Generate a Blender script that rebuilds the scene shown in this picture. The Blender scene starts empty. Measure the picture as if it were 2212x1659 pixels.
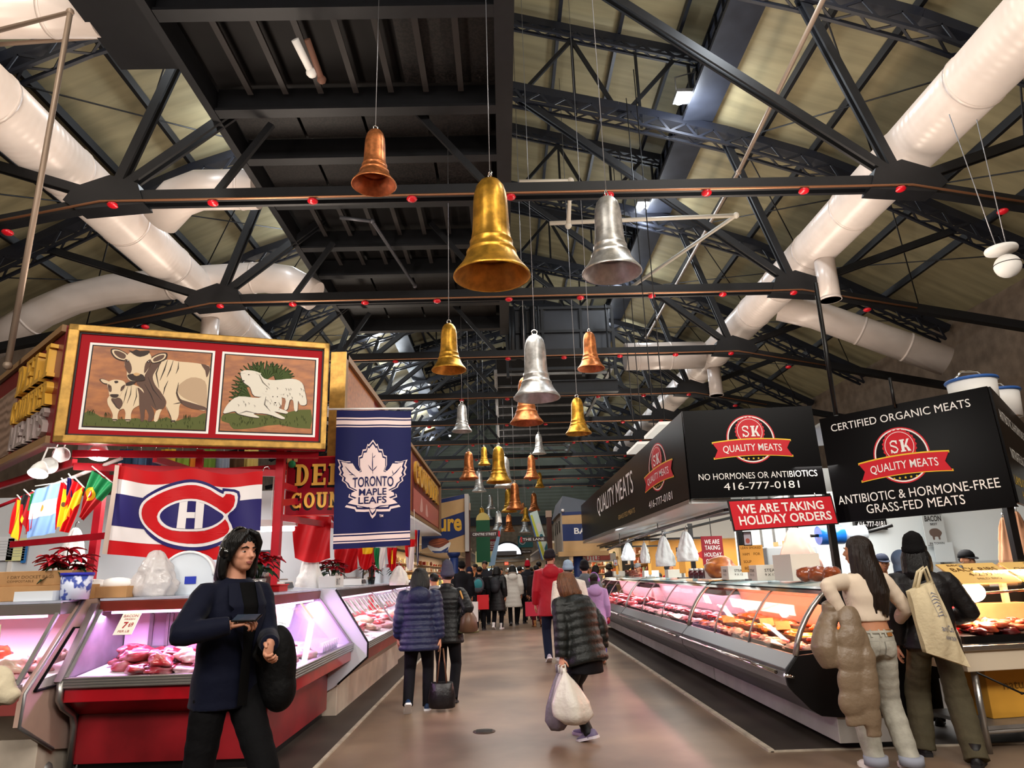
import bpy, bmesh, math, random
from mathutils import Vector, Matrix, geometry, noise
R = math.radians
SC = bpy.context.scene
COL = SC.collection
random.seed(7)
# ------------------------------------------------------------------ camera
F, CAMZ, PITCH, YAW, ROLL = 1500.0, 1.5, 15.210503, 1.041001, -0.03
cp, sp, cy, sy = math.cos(R(PITCH)), math.sin(R(PITCH)), math.cos(R(YAW)), math.sin(R(YAW))
FW = Vector((sy*cp, cy*cp, sp)); r0 = Vector((cy, -sy, 0)); u0 = r0.cross(FW)
RT = r0*math.cos(ROLL) + u0*math.sin(ROLL); UP = -r0*math.sin(ROLL) + u0*math.cos(ROLL)
cam = bpy.data.cameras.new('camera'); cam.sensor_width = 36; cam.lens = F/2212*36; cam.clip_end = 200; cam.clip_start = .05
co = bpy.data.objects.new('camera', cam); COL.objects.link(co)
M4 = Matrix((RT, UP, -FW)).transposed().to_4x4(); M4.translation = (0, 0, CAMZ); co.matrix_world = M4
SC.camera = co
def ray(px, py): return FW + RT*((px-1106)/F) + UP*((829.5-py)/F)
def atY(px, py, Y): d = ray(px, py); return Vector((0, 0, CAMZ)) + d*(Y/d.y)
def atZ(px, py, Z): d = ray(px, py); return Vector((0, 0, CAMZ)) + d*((Z-CAMZ)/d.z)
def atX(px, py, X): d = ray(px, py); return Vector((0, 0, CAMZ)) + d*(X/d.x)
# ------------------------------------------------------------------ look, world, large lights
SC.view_settings.view_transform = 'Standard'; SC.view_settings.look = 'None'
SC.view_settings.gamma = 1; SC.view_settings.exposure = 0.0; SC.view_settings.use_curve_mapping = False
cyc = SC.cycles
cyc.max_bounces = 6; cyc.diffuse_bounces = 3; cyc.glossy_bounces = 3; cyc.transmission_bounces = 4; cyc.transparent_max_bounces = 12
cyc.caustics_reflective = False; cyc.caustics_refractive = False; cyc.sample_clamp_indirect = 4; cyc.use_denoising = True
W = bpy.data.worlds.new('world'); SC.world = W; W.use_nodes = True
W.node_tree.nodes['Background'].inputs[0].default_value = (.02, .025, .04, 1); W.node_tree.nodes['Background'].inputs[1].default_value = .3
def hexc(h):
    h = h.lstrip('#'); v = [int(h[i:i+2], 16)/255 for i in (0, 2, 4)]
    return tuple(c/12.92 if c <= .04045 else ((c+.055)/1.055)**2.4 for c in v)
def light(name, kind, loc, energy, color=(1, 1, 1), size=.3, size_y=None, direction=None, spread=None, spot=None, blend=.5):
    l = bpy.data.lights.new(name, kind); l.energy = energy; l.color = color
    if kind == 'AREA':
        l.shape = 'RECTANGLE' if size_y else 'SQUARE'; l.size = size
        if size_y: l.size_y = size_y
        if spread: l.spread = spread
    else: l.shadow_soft_size = size
    if kind == 'SPOT': l.spot_size = spot or R(100); l.spot_blend = blend
    o = bpy.data.objects.new(name, l); o.location = loc; COL.objects.link(o)
    if direction is not None: o.rotation_euler = Vector(direction).to_track_quat('-Z', 'Y').to_euler()
    return o
WARM, COOL, NEUT = (1, .80, .60), (.86, .93, 1), (1, .93, .85)
TY = [6.2+4.83*k for k in range(-4, 11)]
# flood lamps under the roof, both sides of the nave (they go on behind the camera)
for k, y in enumerate([-14, -9, -4, 1, 5, 9.7, 14.9, 20.2, 25.3, 30.7, 36, 42, 48, 54]):
    light('flood_light', 'POINT', (4.8, y, 12.2), 380 if y < 12 else 300, NEUT if y < 8 else COOL, .35)
    light('flood_light', 'POINT', (-5.6, y, 11.9), 380 if y < 12 else 300, NEUT if y < 8 else COOL, .35)
# stalls: white tube lamps over the butchers' floors
for (x, y, sx, syy, e, c) in [(-4.3, 9.0, 2.6, 1.6, 75, (1, .97, .95)), (-3.6, 13.5, 1.4, 5, 110, (1, .96, .92)), (-3.4, 18.5, 1.4, 4, 110, (1, .94, .88)),
                            (4.6, 9.2, 2.2, 2.2, 210, (1, .97, .92)), (3.9, 14, 1.6, 6, 170, (1, .93, .82)), (5.6, 14, 2, 6, 120, (1, .9, .75)),
                            (-3.0, 25.4, 1.6, 4.6, 260, WARM), (3.4, 27.5, 1.6, 4.6, 260, WARM), (-3.0, 33.5, 1.6, 8, 380, WARM), (3.3, 35.5, 1.6, 8, 380, WARM), (-3, 47, 1.6, 12, 420, WARM), (3.3, 48, 1.6, 12, 420, WARM), (0.2, 57, 8, 2, 420, WARM)]:
    light('stall_tube_and_fill', 'AREA', (x, y, 2.62), e, c, sx, syy, (0, 0, -1))
# upward area lights added in place of bounced stall light on ducts and roof
for (x, y, L, e, c) in [(-4.5, 9.5, 3, 200, (1, .84, .70)), (-5, 15, 6, 260, (1, .84, .70)), (5, 10.5, 4, 240, (1, .84, .70)), (5, 17, 8, 300, (1, .84, .70)),
                        (-6, 2, 6, 260, (1, .84, .70)), (6, 2, 6, 260, (1, .84, .70)), (-6, 30, 8, 250, (1, .86, .72)), (6, 30, 8, 250, (1, .86, .72)), (0, 46, 8, 200, (1, .9, .8))]:
    light('bounce_fill', 'AREA', (x, y, 4.6), e, c, .8, L, (0, 0, 1))
# broad fill panels raised behind the photographer, standing in for the stalls there
for x in (-5, 5): light('stall_tube_and_fill', 'AREA', (x*1.1, -4, 7.6), 520, NEUT, 4, 1.5, (0-x*.06, 1, -.38))
light('aisle_fill', 'AREA', (0.2, -1.5, 6.5), 260, NEUT, 3, 3, (0, .55, -1))  # fill light added over the near aisle, no lamp hangs here
# added spots without fixtures that brighten the fronts across the aisle
light('cross_aisle_fill', 'SPOT', (1.9, 5.6, 3.3), 260, NEUT, .15, direction=(-4.4, 2.6, -.9), spot=R(85)); light('cross_aisle_fill', 'SPOT', (-1.6, 5.0, 3.3), 160, NEUT, .15, direction=(5, 2.6, -1.2), spot=R(80))
light('cross_aisle_fill', 'SPOT', (1.9, 11, 3.0), 160, WARM, .15, direction=(-4, 0, -.8), spot=R(110))
light('aisle_fill', 'AREA', (0.2, 16, 7.6), 300, NEUT, 2, 8, (0, 0, -1))  # added overhead fill for the middle of the aisle, no fixture
light('aisle_fill', 'AREA', (0.2, 27, 7.6), 260, NEUT, 2, 8, (0, 0, -1))  # same added fill farther down the aisle
# ------------------------------------------------------------------ materials
MATS = {}
def mat(name, col, rough=.55, metal=0.0, spec=.32, vary=None, bump=None, emit=0, coat=0, sheen=0, trans=0, alpha=1, wave=None, stretch=None, col2=None, edge=None):
    if name in MATS: return MATS[name]
    if rough >= .7 and spec == .32: spec = .12
    m = bpy.data.materials.new(name); m.use_nodes = True; nt = m.node_tree; N = nt.nodes; L = nt.links
    b = N['Principled BSDF']; c = hexc(col) if isinstance(col, str) else col
    b.inputs['Base Color'].default_value = (*c, 1); b.inputs['Roughness'].default_value = rough; b.inputs['Metallic'].default_value = metal
    b.inputs['Specular IOR Level'].default_value = spec
    if coat: b.inputs['Coat Weight'].default_value = coat; b.inputs['Coat Roughness'].default_value = .12
    if sheen: b.inputs['Sheen Weight'].default_value = sheen
    if trans: b.inputs['Transmission Weight'].default_value = trans
    if emit: b.inputs['Emission Color'].default_value = (*c, 1); b.inputs['Emission Strength'].default_value = emit
    if alpha < 1: b.inputs['Alpha'].default_value = alpha
    tc = N.new('ShaderNodeTexCoord'); src = tc.outputs['Object']
    if stretch:
        mp = N.new('ShaderNodeMapping'); mp.inputs['Scale'].default_value = stretch; L.new(src, mp.inputs[0]); src = mp.outputs[0]
    if vary:
        sc_, amt = vary[0], vary[1]; det = vary[2] if len(vary) > 2 else 4
        n = N.new('ShaderNodeTexNoise'); n.inputs['Scale'].default_value = sc_; n.inputs['Detail'].default_value = det; L.new(src, n.inputs['Vector'])
        rp = N.new('ShaderNodeValToRGB'); c2 = hexc(col2) if col2 else tuple(x*(1-amt) for x in c)
        lo, hi = edge or (.35, .65)
        rp.color_ramp.elements[0].position = lo; rp.color_ramp.elements[1].position = hi
        rp.color_ramp.elements[0].color = (*c2, 1); rp.color_ramp.elements[1].color = (*[min(1, x*(1+amt*.35)) for x in c], 1)
        L.new(n.outputs['Fac'], rp.inputs[0]); L.new(rp.outputs[0], b.inputs['Base Color'])
    if bump or wave:
        if wave:
            t = N.new('ShaderNodeTexWave'); t.bands_direction = wave[0]; t.inputs['Scale'].default_value = wave[1]; t.inputs['Distortion'].default_value = wave[3] if len(wave) > 3 else 0
            st = wave[2]; L.new(src, t.inputs['Vector'])
        else:
            t = N.new('ShaderNodeTexNoise'); t.inputs['Scale'].default_value = bump[0]; t.inputs['Detail'].default_value = 3; st = bump[1]; L.new(src, t.inputs['Vector'])
        bp = N.new('ShaderNodeBump'); bp.inputs['Strength'].default_value = st; bp.inputs['Distance'].default_value = .02
        L.new(t.outputs['Fac'], bp.inputs['Height']); L.new(bp.outputs[0], b.inputs['Normal'])
    MATS[name] = m; return m
def glass_mat(name, tint=(1, 1, 1), refl=.12, rough=.02):
    if name in MATS: return MATS[name]
    m = bpy.data.materials.new(name); m.use_nodes = True; nt = m.node_tree; N = nt.nodes; L = nt.links
    N.remove(N['Principled BSDF']); out = N['Material Output']
    t = N.new('ShaderNodeBsdfTransparent'); t.inputs[0].default_value = (*tint, 1)
    g = N.new('ShaderNodeBsdfGlossy'); g.inputs['Roughness'].default_value = rough
    fr = N.new('ShaderNodeLayerWeight'); fr.inputs[0].default_value = refl
    mx = N.new('ShaderNodeMixShader'); ml_ = N.new('ShaderNodeMath'); ml_.operation = 'MULTIPLY'; ml_.inputs[1].default_value = .32; L.new(fr.outputs['Fresnel'], ml_.inputs[0]); L.new(ml_.outputs[0], mx.inputs[0]); L.new(t.outputs[0], mx.inputs[1]); L.new(g.outputs[0], mx.inputs[2]); L.new(mx.outputs[0], out.inputs[0])
    MATS[name] = m; return m
def C(h, rough=.55, **k):   # a plain paint of one colour
    return mat('paint_%s_%02d_%d' % (h.strip('#'), int(rough*100), int(k.get('metal', 0)*10)), h, rough, **k)
BLACKSTEEL = mat('blackened_steel', '#0e0f13', .5, .0, .4, vary=(6, .3))
NAVYSTEEL = mat('navy_painted_steel', '#131620', .45, 0, .5, vary=(3, .25))
BROWNSTEEL = mat('dark_mezzanine_steel', '#0e0c0c', .6, 0, .2, vary=(2, .35))
ALU = mat('brushed_aluminium', '#a9a7a4', .32, .9, bump=(90, .05)); STEEL = mat('stainless_steel', '#b5b2ae', .28, .95, vary=(8, .12)); CHROME = mat('chrome', '#d8d8d8', .08, 1)
DULLSTEEL = mat('worn_grey_steel', '#8d8c8b', .4, .6, vary=(5, .2))
WHITE = mat('white_paint', '#e9e7e3', .5, vary=(3, .06)); DUCT = mat('duct_paint', '#dccfc6', .33, .05, .6, vary=(1.6, .08), wave=('Y', 2.2, .12, .4))
REDPAINT = mat('red_frame_paint', '#b01526', .4, vary=(6, .15)); GOLD = mat('gold_frame', '#a9823e', .38, .55, vary=(14, .3)); BLACK = mat('black_satin', '#0b0a0b', .35); RUBBER = mat('black_rubber', '#0d0d0e', .8)
GLASS = glass_mat('clear_glass'); GLASSB = glass_mat('bluish_glass', (.93, .97, 1), .2)
WOODB = mat('varnished_plywood', '#a5601f', .4, 0, .5, vary=(3, .22), stretch=(.6, 6, 6), col2='#864812'); BROWNPOST = mat('brown_post_wood', '#4a2418', .5)
CARD = mat('cardboard', '#b58a5e', .85, vary=(7, .1)); PLASTICW = mat('thin_white_plastic', '#e4e2de', .4, 0, .5, bump=(16, .5), vary=(5, .06)); PAPER = mat('paper', '#efe9dc', .8)
SKIN = {'light': mat('skin_light', '#c98f74', .5, vary=(9, .08)), 'tan': mat('skin_tan', '#b87f5e', .5, vary=(9, .08)), 'brown': mat('skin_brown', '#7d4f38', .5, vary=(9, .08))}
# ------------------------------------------------------------------ mesh helpers
class MB:
    def __init__(s): s.v = []; s.f = []; s.m = []; s.sm = []
    def add(s, vs, fs, mi=0, smooth=False):
        o = len(s.v); s.v += [Vector(v) for v in vs]
        for f in fs: s.f.append([o+i for i in f]); s.m.append(mi); s.sm.append(smooth)
        return s
    def box(s, c, d, mi=0, rot=None):
        x, y, z = d[0]/2, d[1]/2, d[2]/2
        vs = [Vector((a, b, e)) for a in (-x, x) for b in (-y, y) for e in (-z, z)]
        if rot is not None: vs = [rot @ v for v in vs]
        return s.add([Vector(c)+v for v in vs], [(0, 1, 3, 2), (4, 6, 7, 5), (0, 4, 5, 1), (2, 3, 7, 6), (0, 2, 6, 4), (1, 5, 7, 3)], mi)
    def beam(s, a, b, w, h, mi=0, up=(0, 0, 1)):      # rectangular bar from a to b, w sideways, h along up
        a, b = Vector(a), Vector(b); d = (b-a).normalized(); sd = d.cross(Vector(up))
        if sd.length < 1e-4: sd = d.cross(Vector((1, 0, 0)))
        sd.normalize(); u = sd.cross(d); vs = []
        for p in (a, b):
            for i, j in ((-1, -1), (1, -1), (1, 1), (-1, 1)): vs.append(p+sd*(w/2*i)+u*(h/2*j))
        return s.add(vs, [(0, 3, 2, 1), (4, 5, 6, 7), (0, 1, 5, 4), (1, 2, 6, 5), (2, 3, 7, 6), (3, 0, 4, 7)], mi)
    def loft(s, rings, mi=0, smooth=True, cap=True, closed=False):
        n = len(rings[0]); o = len(s.v); s.v += [Vector(p) for r in rings for p in r]
        for i in range(len(rings)-1 + (1 if closed else 0)):
            for j in range(n):
                a = o+i*n; b = o+((i+1) % len(rings))*n
                s.f.append([a+j, a+(j+1) % n, b+(j+1) % n, b+j]); s.m.append(mi); s.sm.append(smooth)
        if cap and not closed:
            s.f.append([o+j for j in reversed(range(n))]); s.m.append(mi); s.sm.append(False)
            e = o+(len(rings)-1)*n; s.f.append([e+j for j in range(n)]); s.m.append(mi); s.sm.append(False)
        return s
    def tube(s, pts, r, n=8, mi=0, cap=True, closed=False, flat=1.0):
        pts = [Vector(p) for p in pts]; rs = r if isinstance(r, (list, tuple)) else [r]*len(pts); rings = []; ref = None
        for i, p in enumerate(pts):
            if closed: t = pts[(i+1) % len(pts)]-pts[i-1]
            else: t = pts[min(i+1, len(pts)-1)]-pts[max(i-1, 0)]
            t = t.normalized() if t.length > 1e-9 else Vector((0, 0, 1))
            if ref is None: ref = Vector((0, 0, 1)) if abs(t.z) < .9 else Vector((0, 1, 0))
            sd = t.cross(ref)
            if sd.length < 1e-4: sd = t.cross(Vector((1, 0.2, 0)))
            sd.normalize(); u = sd.cross(t); ref = u
            rings.append([p+sd*(rs[i]*math.cos(a))+u*(rs[i]*flat*math.sin(a)) for a in [2*math.pi*k/n for k in range(n)]])
        return s.loft(rings, mi, True, cap, closed)
    def lathe(s, prof, c=(0, 0, 0), n=32, mi=0, smooth=True, axis=None):
        c = Vector(c); q = Vector((0, 0, 1)).rotation_difference(Vector(axis)).to_matrix() if axis else Matrix.Identity(3)
        rings = [[c+q @ Vector((r*math.cos(2*math.pi*k/n), r*math.sin(2*math.pi*k/n), z)) for k in range(n)] for r, z in prof]
        return s.loft(rings, mi, smooth, True)
    def ball(s, c, r, mi=0, n=16, m=10, rot=None):
        rx, ry, rz = r if isinstance(r, (list, tuple)) else (r, r, r); rings = []
        for i in range(m+1):
            a = -math.pi/2+math.pi*min(max(i/m, .02), .98)
            ring = [Vector((rx*math.cos(a)*math.cos(2*math.pi*k/n), ry*math.cos(a)*math.sin(2*math.pi*k/n), rz*math.sin(a))) for k in range(n)]
            if rot is not None: ring = [rot @ p for p in ring]
            rings.append([Vector(c)+p for p in ring])
        return s.loft(rings, mi)
    def prism(s, poly, fn, d0, d1, mi=0):             # 2-D outline placed by fn(u, v, depth), filled and given thickness
        tri = geometry.tessellate_polygon([[Vector((p[0], p[1], 0)) for p in poly]]); n = len(poly)
        s.add([fn(u, v, d0) for u, v in poly]+[fn(u, v, d1) for u, v in poly],
              [t for t in tri]+[[i+n for i in reversed(t)] for t in tri]+[(i, (i+1) % n, n+(i+1) % n, n+i) for i in range(n)], mi)
        return s
    def xf(s, M, start=0):
        for i in range(start, len(s.v)): s.v[i] = M @ s.v[i]
        return s
    def mesh(s, name, mats=()):
        me = bpy.data.meshes.new(name); me.from_pydata([tuple(v) for v in s.v], [], s.f)
        for i, p in enumerate(me.polygons): p.material_index = s.m[i]; p.use_smooth = s.sm[i]
        for m in (mats if isinstance(mats, (list, tuple)) else [mats]): me.materials.append(m)
        bm = bmesh.new(); bm.from_mesh(me); bmesh.ops.recalc_face_normals(bm, faces=bm.faces); bm.to_mesh(me); bm.free()
        return me
    def build(s, name, mats, parent=None, bevel=0, **tags):
        return put(name, s.mesh(name, mats), parent, bevel, **tags)
def put(name, me, parent=None, bevel=0, **tags):
    o = bpy.data.objects.new(name, me); COL.objects.link(o)
    if parent is not None: o.parent = parent
    if bevel:
        b = o.modifiers.new('b', 'BEVEL'); b.width = bevel; b.segments = 2; b.limit_method = 'ANGLE'
    for k, v in tags.items(): o[k] = v
    return o
def tag(o, label, cat, group=None, kind=None):
    o['label'] = label; o['category'] = cat
    if group: o['group'] = group
    if kind: o['kind'] = kind
    return o
def thing(name, label, cat, loc=(0, 0, 0), rotz=0, group=None):
    o = bpy.data.objects.new(name, None); COL.objects.link(o); o.location = loc; o.rotation_euler = (0, 0, rotz); o.empty_display_size = .1
    return tag(o, label, cat, group)
def struct(name, mb, m, **k): return mb.build(name, m, None, kind='structure', **k)
KIDS = {}
def dup(root, loc=None, rotz=None, label=None, group=None, scale=None):
    def cp_(o, par):
        c = o.copy(); COL.objects.link(c)
        if par is not None: c.parent = par
        for ch in o.children: cp_(ch, c)
        return c
    r = cp_(root, None)
    if loc is not None: r.location = loc
    if rotz is not None: r.rotation_euler = (0, 0, rotz)
    if scale is not None: r.scale = scale if isinstance(scale, (tuple, list)) else (scale,)*3
    if label: r['label'] = label
    if group: r['group'] = group
    return r
def remesh(mb, name, mats, voxel=.012, smooth=3, fac=.5):
    me = mb.mesh(name, mats); o = bpy.data.objects.new('tmp', me); COL.objects.link(o)
    m = o.modifiers.new('r', 'REMESH'); m.mode = 'VOXEL'; m.voxel_size = voxel; m.use_smooth_shade = True
    if smooth:
        q = o.modifiers.new('s', 'SMOOTH'); q.factor = fac; q.iterations = smooth
    dg = bpy.context.evaluated_depsgraph_get(); out = bpy.data.meshes.new_from_object(o.evaluated_get(dg), depsgraph=dg)
    bpy.data.objects.remove(o); bpy.data.meshes.remove(me); out.name = name
    if not out.materials:
        for m_ in (mats if isinstance(mats, (list, tuple)) else [mats]): out.materials.append(m_)
    return out
# flat art: polygons in a picture frame (u, v) carried to a surface fn(u, v, height)
def smoothp(pts, n=4):
    out = []; k = len(pts)
    for i in range(k):
        p0, p1, p2, p3 = [Vector(pts[(i+j-1) % k]).to_2d() for j in range(4)]
        for t in range(n):
            t /= n
            out.append(tuple(.5*((2*p1)+(p2-p0)*t+(2*p0-5*p1+4*p2-p3)*t*t+(3*p1-p0-3*p2+p3)*t**3)))
    return out
def ell(cx, cy_, rx, ry, n=28, a0=0, a1=360): return [(cx+rx*math.cos(R(a0+(a1-a0)*i/(n if a1-a0 == 360 else n-1))), cy_+ry*math.sin(R(a0+(a1-a0)*i/(n if a1-a0 == 360 else n-1)))) for i in range(n)]
def stroke(pts, w):
    pts = [Vector(p).to_2d() for p in pts]; L_, R_ = [], []
    for i, p in enumerate(pts):
        t = (pts[min(i+1, len(pts)-1)]-pts[max(i-1, 0)]); t = t.normalized() if t.length else Vector((1, 0)); nn = Vector((-t.y, t.x))
        ww = w*(1-.75*abs(2*i/(len(pts)-1)-1)**3); L_.append(tuple(p+nn*ww)); R_.append(tuple(p-nn*ww))
    return L_+R_[::-1]
def art(name, layers, fn, parent, step=0, lift=.0015, thick=0):   # layers: (material, [polys])
    mats = []; bm = bmesh.new(); h = 0
    for m, polys in layers:
        if m not in mats: mats.append(m)
        mi = mats.index(m); h += 1
        for j_, poly in enumerate(polys):
            tri = geometry.tessellate_polygon([[Vector((p[0], p[1], 0)) for p in poly]])
            vs = [bm.verts.new((p[0], p[1], h+.05*min(j_, 12))) for p in poly]
            for t in tri:
                try: f = bm.faces.new([vs[i] for i in t]); f.material_index = mi
                except ValueError: pass
    if step:
        for _ in range(7):
            es = [e for e in bm.edges if (e.verts[0].co-e.verts[1].co).length > step]
            if not es: break
            bmesh.ops.subdivide_edges(bm, edges=es, cuts=1); bmesh.ops.triangulate(bm, faces=[f for f in bm.faces if len(f.verts) > 3])
    for v in bm.verts: v.co = fn(v.co.x, v.co.y, v.co.z*lift)
    for f in bm.faces: f.smooth = bool(step)
    me = bpy.data.meshes.new(name); bm.to_mesh(me); bm.free()
    for m in mats: me.materials.append(m)
    return put(name, me, parent)
def quadmap(c):   # inverse bilinear: picture corners TL, TR, BR, BL -> (u right, v down)
    A, B, D_, E_ = [Vector(p).to_2d() for p in c]
    def f(p):
        u = v = .5
        for _ in range(12):
            q = (A*(1-u)+B*u)*(1-v)+(E_*(1-u)+D_*u)*v; e = Vector(p).to_2d()-q
            du = (B-A)*(1-v)+(D_-E_)*v; dv = (E_*(1-u)+D_*u)-(A*(1-u)+B*u); det = du.x*dv.y-du.y*dv.x
            u += (e.x*dv.y-e.y*dv.x)/det; v += (du.x*e.y-du.y*e.x)/det
        return (u, v)
    return lambda pts: [f(p) for p in pts]
def plane(o, ux, vy):     # surface with origin o (top left), edge vectors along u (right) and v (down); height along the normal facing the viewer
    o, ux, vy = Vector(o), Vector(ux), Vector(vy); n = vy.cross(ux).normalized()
    return lambda u, v, h=0: o+ux*u+vy*v+n*h
TXT = {}
def glyphs(body, bold=0, ext=0, space=1.0, shear=0, res=3):
    k = (body, bold, ext, space, shear)
    if k in TXT: return TXT[k]
    c = bpy.data.curves.new('t', 'FONT'); c.body = body; c.size = 1; c.offset = bold; c.extrude = ext; c.space_character = space; c.resolution_u = res; c.shear = shear
    c.align_x = 'LEFT'
    o = bpy.data.objects.new('t', c); COL.objects.link(o); dg = bpy.context.evaluated_depsgraph_get(); me = bpy.data.meshes.new_from_object(o.evaluated_get(dg), depsgraph=dg)
    vs = [v.co.copy() for v in me.vertices]; fs = [list(p.vertices) for p in me.polygons]
    bpy.data.objects.remove(o); bpy.data.curves.remove(c); bpy.data.meshes.remove(me); TXT[k] = (vs, fs); return vs, fs
def text(body, fn, box, m, parent, bold=.0, lift=.004, ext=0, shear=0, space=1.0, name='lettering', warp=None, tone=None):
    # box = (u0, v0, u1, v1) in the surface's own frame; the words fill it
    vs, fs = glyphs(body, bold, ext, space, shear)
    x0, x1 = min(v.x for v in vs), max(v.x for v in vs); y0, y1 = min(v.y for v in vs), max(v.y for v in vs); u0_, v0_, u1_, v1_ = box; out = []
    for v in vs:
        a = (v.x-x0)/(x1-x0); b = (v.y-y0)/(y1-y0); u = u0_+(u1_-u0_)*a; w = v1_+(v0_-v1_)*b
        if warp: u, w = warp(u, w)
        out.append(fn(u, w, lift+v.z))
    me = bpy.data.meshes.new(name); me.from_pydata([tuple(p) for p in out], [], fs); me.materials.append(m)
    return put(name, me, parent)
# ================================================================== the hall
XC, HW, YB, YF = .27, 14.0, 60.0, -16.0
FLOOR = mat('polished_brown_concrete', '#85705d', .36, 0, .4, vary=(.8, .35, 9), col2='#5f4e41', bump=(3, .03))
DARKPAVE = mat('dark_worn_paving', '#3d352f', .5, vary=(1.2, .4, 8))
struct('floor', MB().box((0, 22, -.1), (2*HW+2, 78, .2)), FLOOR)
struct('trim_1', MB().box((-7.8, 20, .002), (12.4, 72, .008)), DARKPAVE)                       # paving under the left stalls
struct('trim_2', MB().box((8.1, 33.2, .002), (11.85, 53.7, .008)), DARKPAVE)                   # paving under the right stalls
PALE = mat('pale_floor_line', '#b9ad9c', .5, vary=(6, .3))
struct('trim_3', MB().box((-1.59, 20, .006), (.035, 72, .012)), PALE)
struct('trim_4', MB().box((2.18, 33.2, .01), (.05, 53.7, .02)).box((4, 6.35, .006), (3.6, .03, .012)), PALE)
ROOFM = mat('olive_roof_boards', '#8f8566', .65, vary=(.9, .22, 4), wave=('Y', .16, .5), stretch=(.4, 4, 1))
RP = [(5.3, 12.95), (8, 11.98), (9.4, 11.28), (11.3, 10.24), (14.05, 8.75)]
for s, nm in ((-1, 'left'), (1, 'right')):
    mb = MB()
    for (d0, z0), (d1, z1) in zip(RP, RP[1:]):
        a, b = XC+s*d0, XC+s*d1
        mb.add([(a, YF, z0), (a, YB, z0), (b, YB, z1), (b, YF, z1), (a, YF, z0+.1), (a, YB, z0+.1), (b, YB, z1+.1), (b, YF, z1+.1)], [(0, 1, 2, 3), (7, 6, 5, 4), (0, 3, 7, 4), (1, 5, 6, 2), (0, 4, 5, 1), (3, 2, 6, 7)])
    struct('ceiling_'+nm, mb, ROOFM)
mb = MB()
for s in (-1, 1):
    a, b = XC, XC+s*5.6
    mb.add([(a, YF, 16.6), (a, YB, 16.6), (b, YB, 15.05), (b, YF, 15.05), (a, YF, 16.7), (a, YB, 16.7), (b, YB, 15.15), (b, YF, 15.15)], [(0, 1, 2, 3), (7, 6, 5, 4), (2, 6, 7, 3)])
struct('ceiling_monitor', mb, ROOFM)
CLER = mat('dark_clerestory_panel', '#2a2d36', .4, vary=(2, .3), wave=('Z', 1.6, .5)); GLAZE = mat('clerestory_glazing', '#5b6172', .15, 0, .6, vary=(1, .2))
n = 0
for s, nm in ((-1, 'left'), (1, 'right')):
    struct('wall_clerestory_'+nm, MB().box((XC+s*5.42, 22, 13.45), (.16, 76, 1.3)).box((XC+s*5.05, 22, 12.75), (.8, 76, .1)), CLER)
    for k in range(8):
        n += 1; y0 = 6+k*4.83; mb = MB(); gl = MB().box((XC+s*5.45, y0+2.41, 14.55), (.02, 4.7, .8))
        for j in range(9): mb.box((XC+s*5.42, y0+j*4.83/8, 14.55), (.09, .05, .9))
        for z in (14.12, 14.55, 14.98): mb.box((XC+s*5.42, y0+2.41, z), (.09, 4.83, .06))
        w = struct('window_%d' % n, mb, BLACKSTEEL); gl.build('pane', GLAZE, w)
SIDEWALL = mat('side_wall_brick', '#6f5f50', .8, vary=(3, .25)); STONE = mat('stone_wall', '#8a8070', .85, vary=(4, .25), bump=(9, .4))
SIDING = mat('grey_green_metal_siding', '#5e6456', .5, vary=(.8, .15), wave=('Z', 1.1, .6))
struct('wall_left', MB().box((-HW+.1, 22, 4.4), (.3, 76, 8.9)), SIDEWALL); struct('wall_right', MB().box((HW+.4, 22, 4.4), (.3, 76, 8.9)), SIDEWALL)
fn = lambda u, v, d: Vector((XC+u, d, v))
gab = [(-14.2, 5.6), (14.2, 5.6), (14.2, 8.9), (5.5, 13), (5.5, 15.2), (0, 16.8), (-5.5, 15.2), (-5.5, 13), (-14.2, 8.9)]
struct('wall_back_gable', MB().prism(gab, fn, YB, YB+.3), SIDING)
struct('wall_front', MB().prism([(-14.2, 0), (14.2, 0)]+gab[2:], fn, YF-.3, YF), SIDEWALL)
arch = [(u, v) for u, v in ell(.0, 3.0, 1.22, 1.0, 15, 0, 180)]
def holed(outer, hole, P_, d0, d1):
    tri = geometry.tessellate_polygon([[Vector((*p, 0)) for p in outer], [Vector((*p, 0)) for p in hole]]); pts = outer+hole; n_ = len(pts)
    fs = [t for t in tri]+[[i+n_ for i in reversed(t)] for t in tri]; a, b = len(outer), len(hole)
    fs += [(i, (i+1) % a, n_+(i+1) % a, n_+i) for i in range(a)]+[(a+i, a+(i+1) % b, n_+a+(i+1) % b, n_+a+i) for i in range(b)]
    return MB().add([P_(*p, d0) for p in pts]+[P_(*p, d1) for p in pts], fs)
struct('wall_back', holed([(-14.2, 0), (14.2, 0), (14.2, 5.7), (-14.2, 5.7)], arch+[(-1.2, 2.92), (1.2, 2.92)], fn, YB-.05, YB+.3), STONE)
struct('trim_5', MB().box((0, YB-.1, 5.75), (28, .3, .7)), mat('dark_gable_band', '#24262c', .6))
w = struct('window_17', MB().tube([(XC+u, YB-.06, v) for u, v in ell(0, 3.0, 1.22, 1.0, 15, 0, 180)], .07, 6).box((XC, YB-.06, 2.95), (2.5, .1, .1)), BLACKSTEEL)
MB().prism(arch+[(-1.2, 2.92), (1.2, 2.92)], fn, YB+.1, YB+.12).build('pane', mat('daylit_window', '#f2f6ff', .4, emit=2.2), w)
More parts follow.
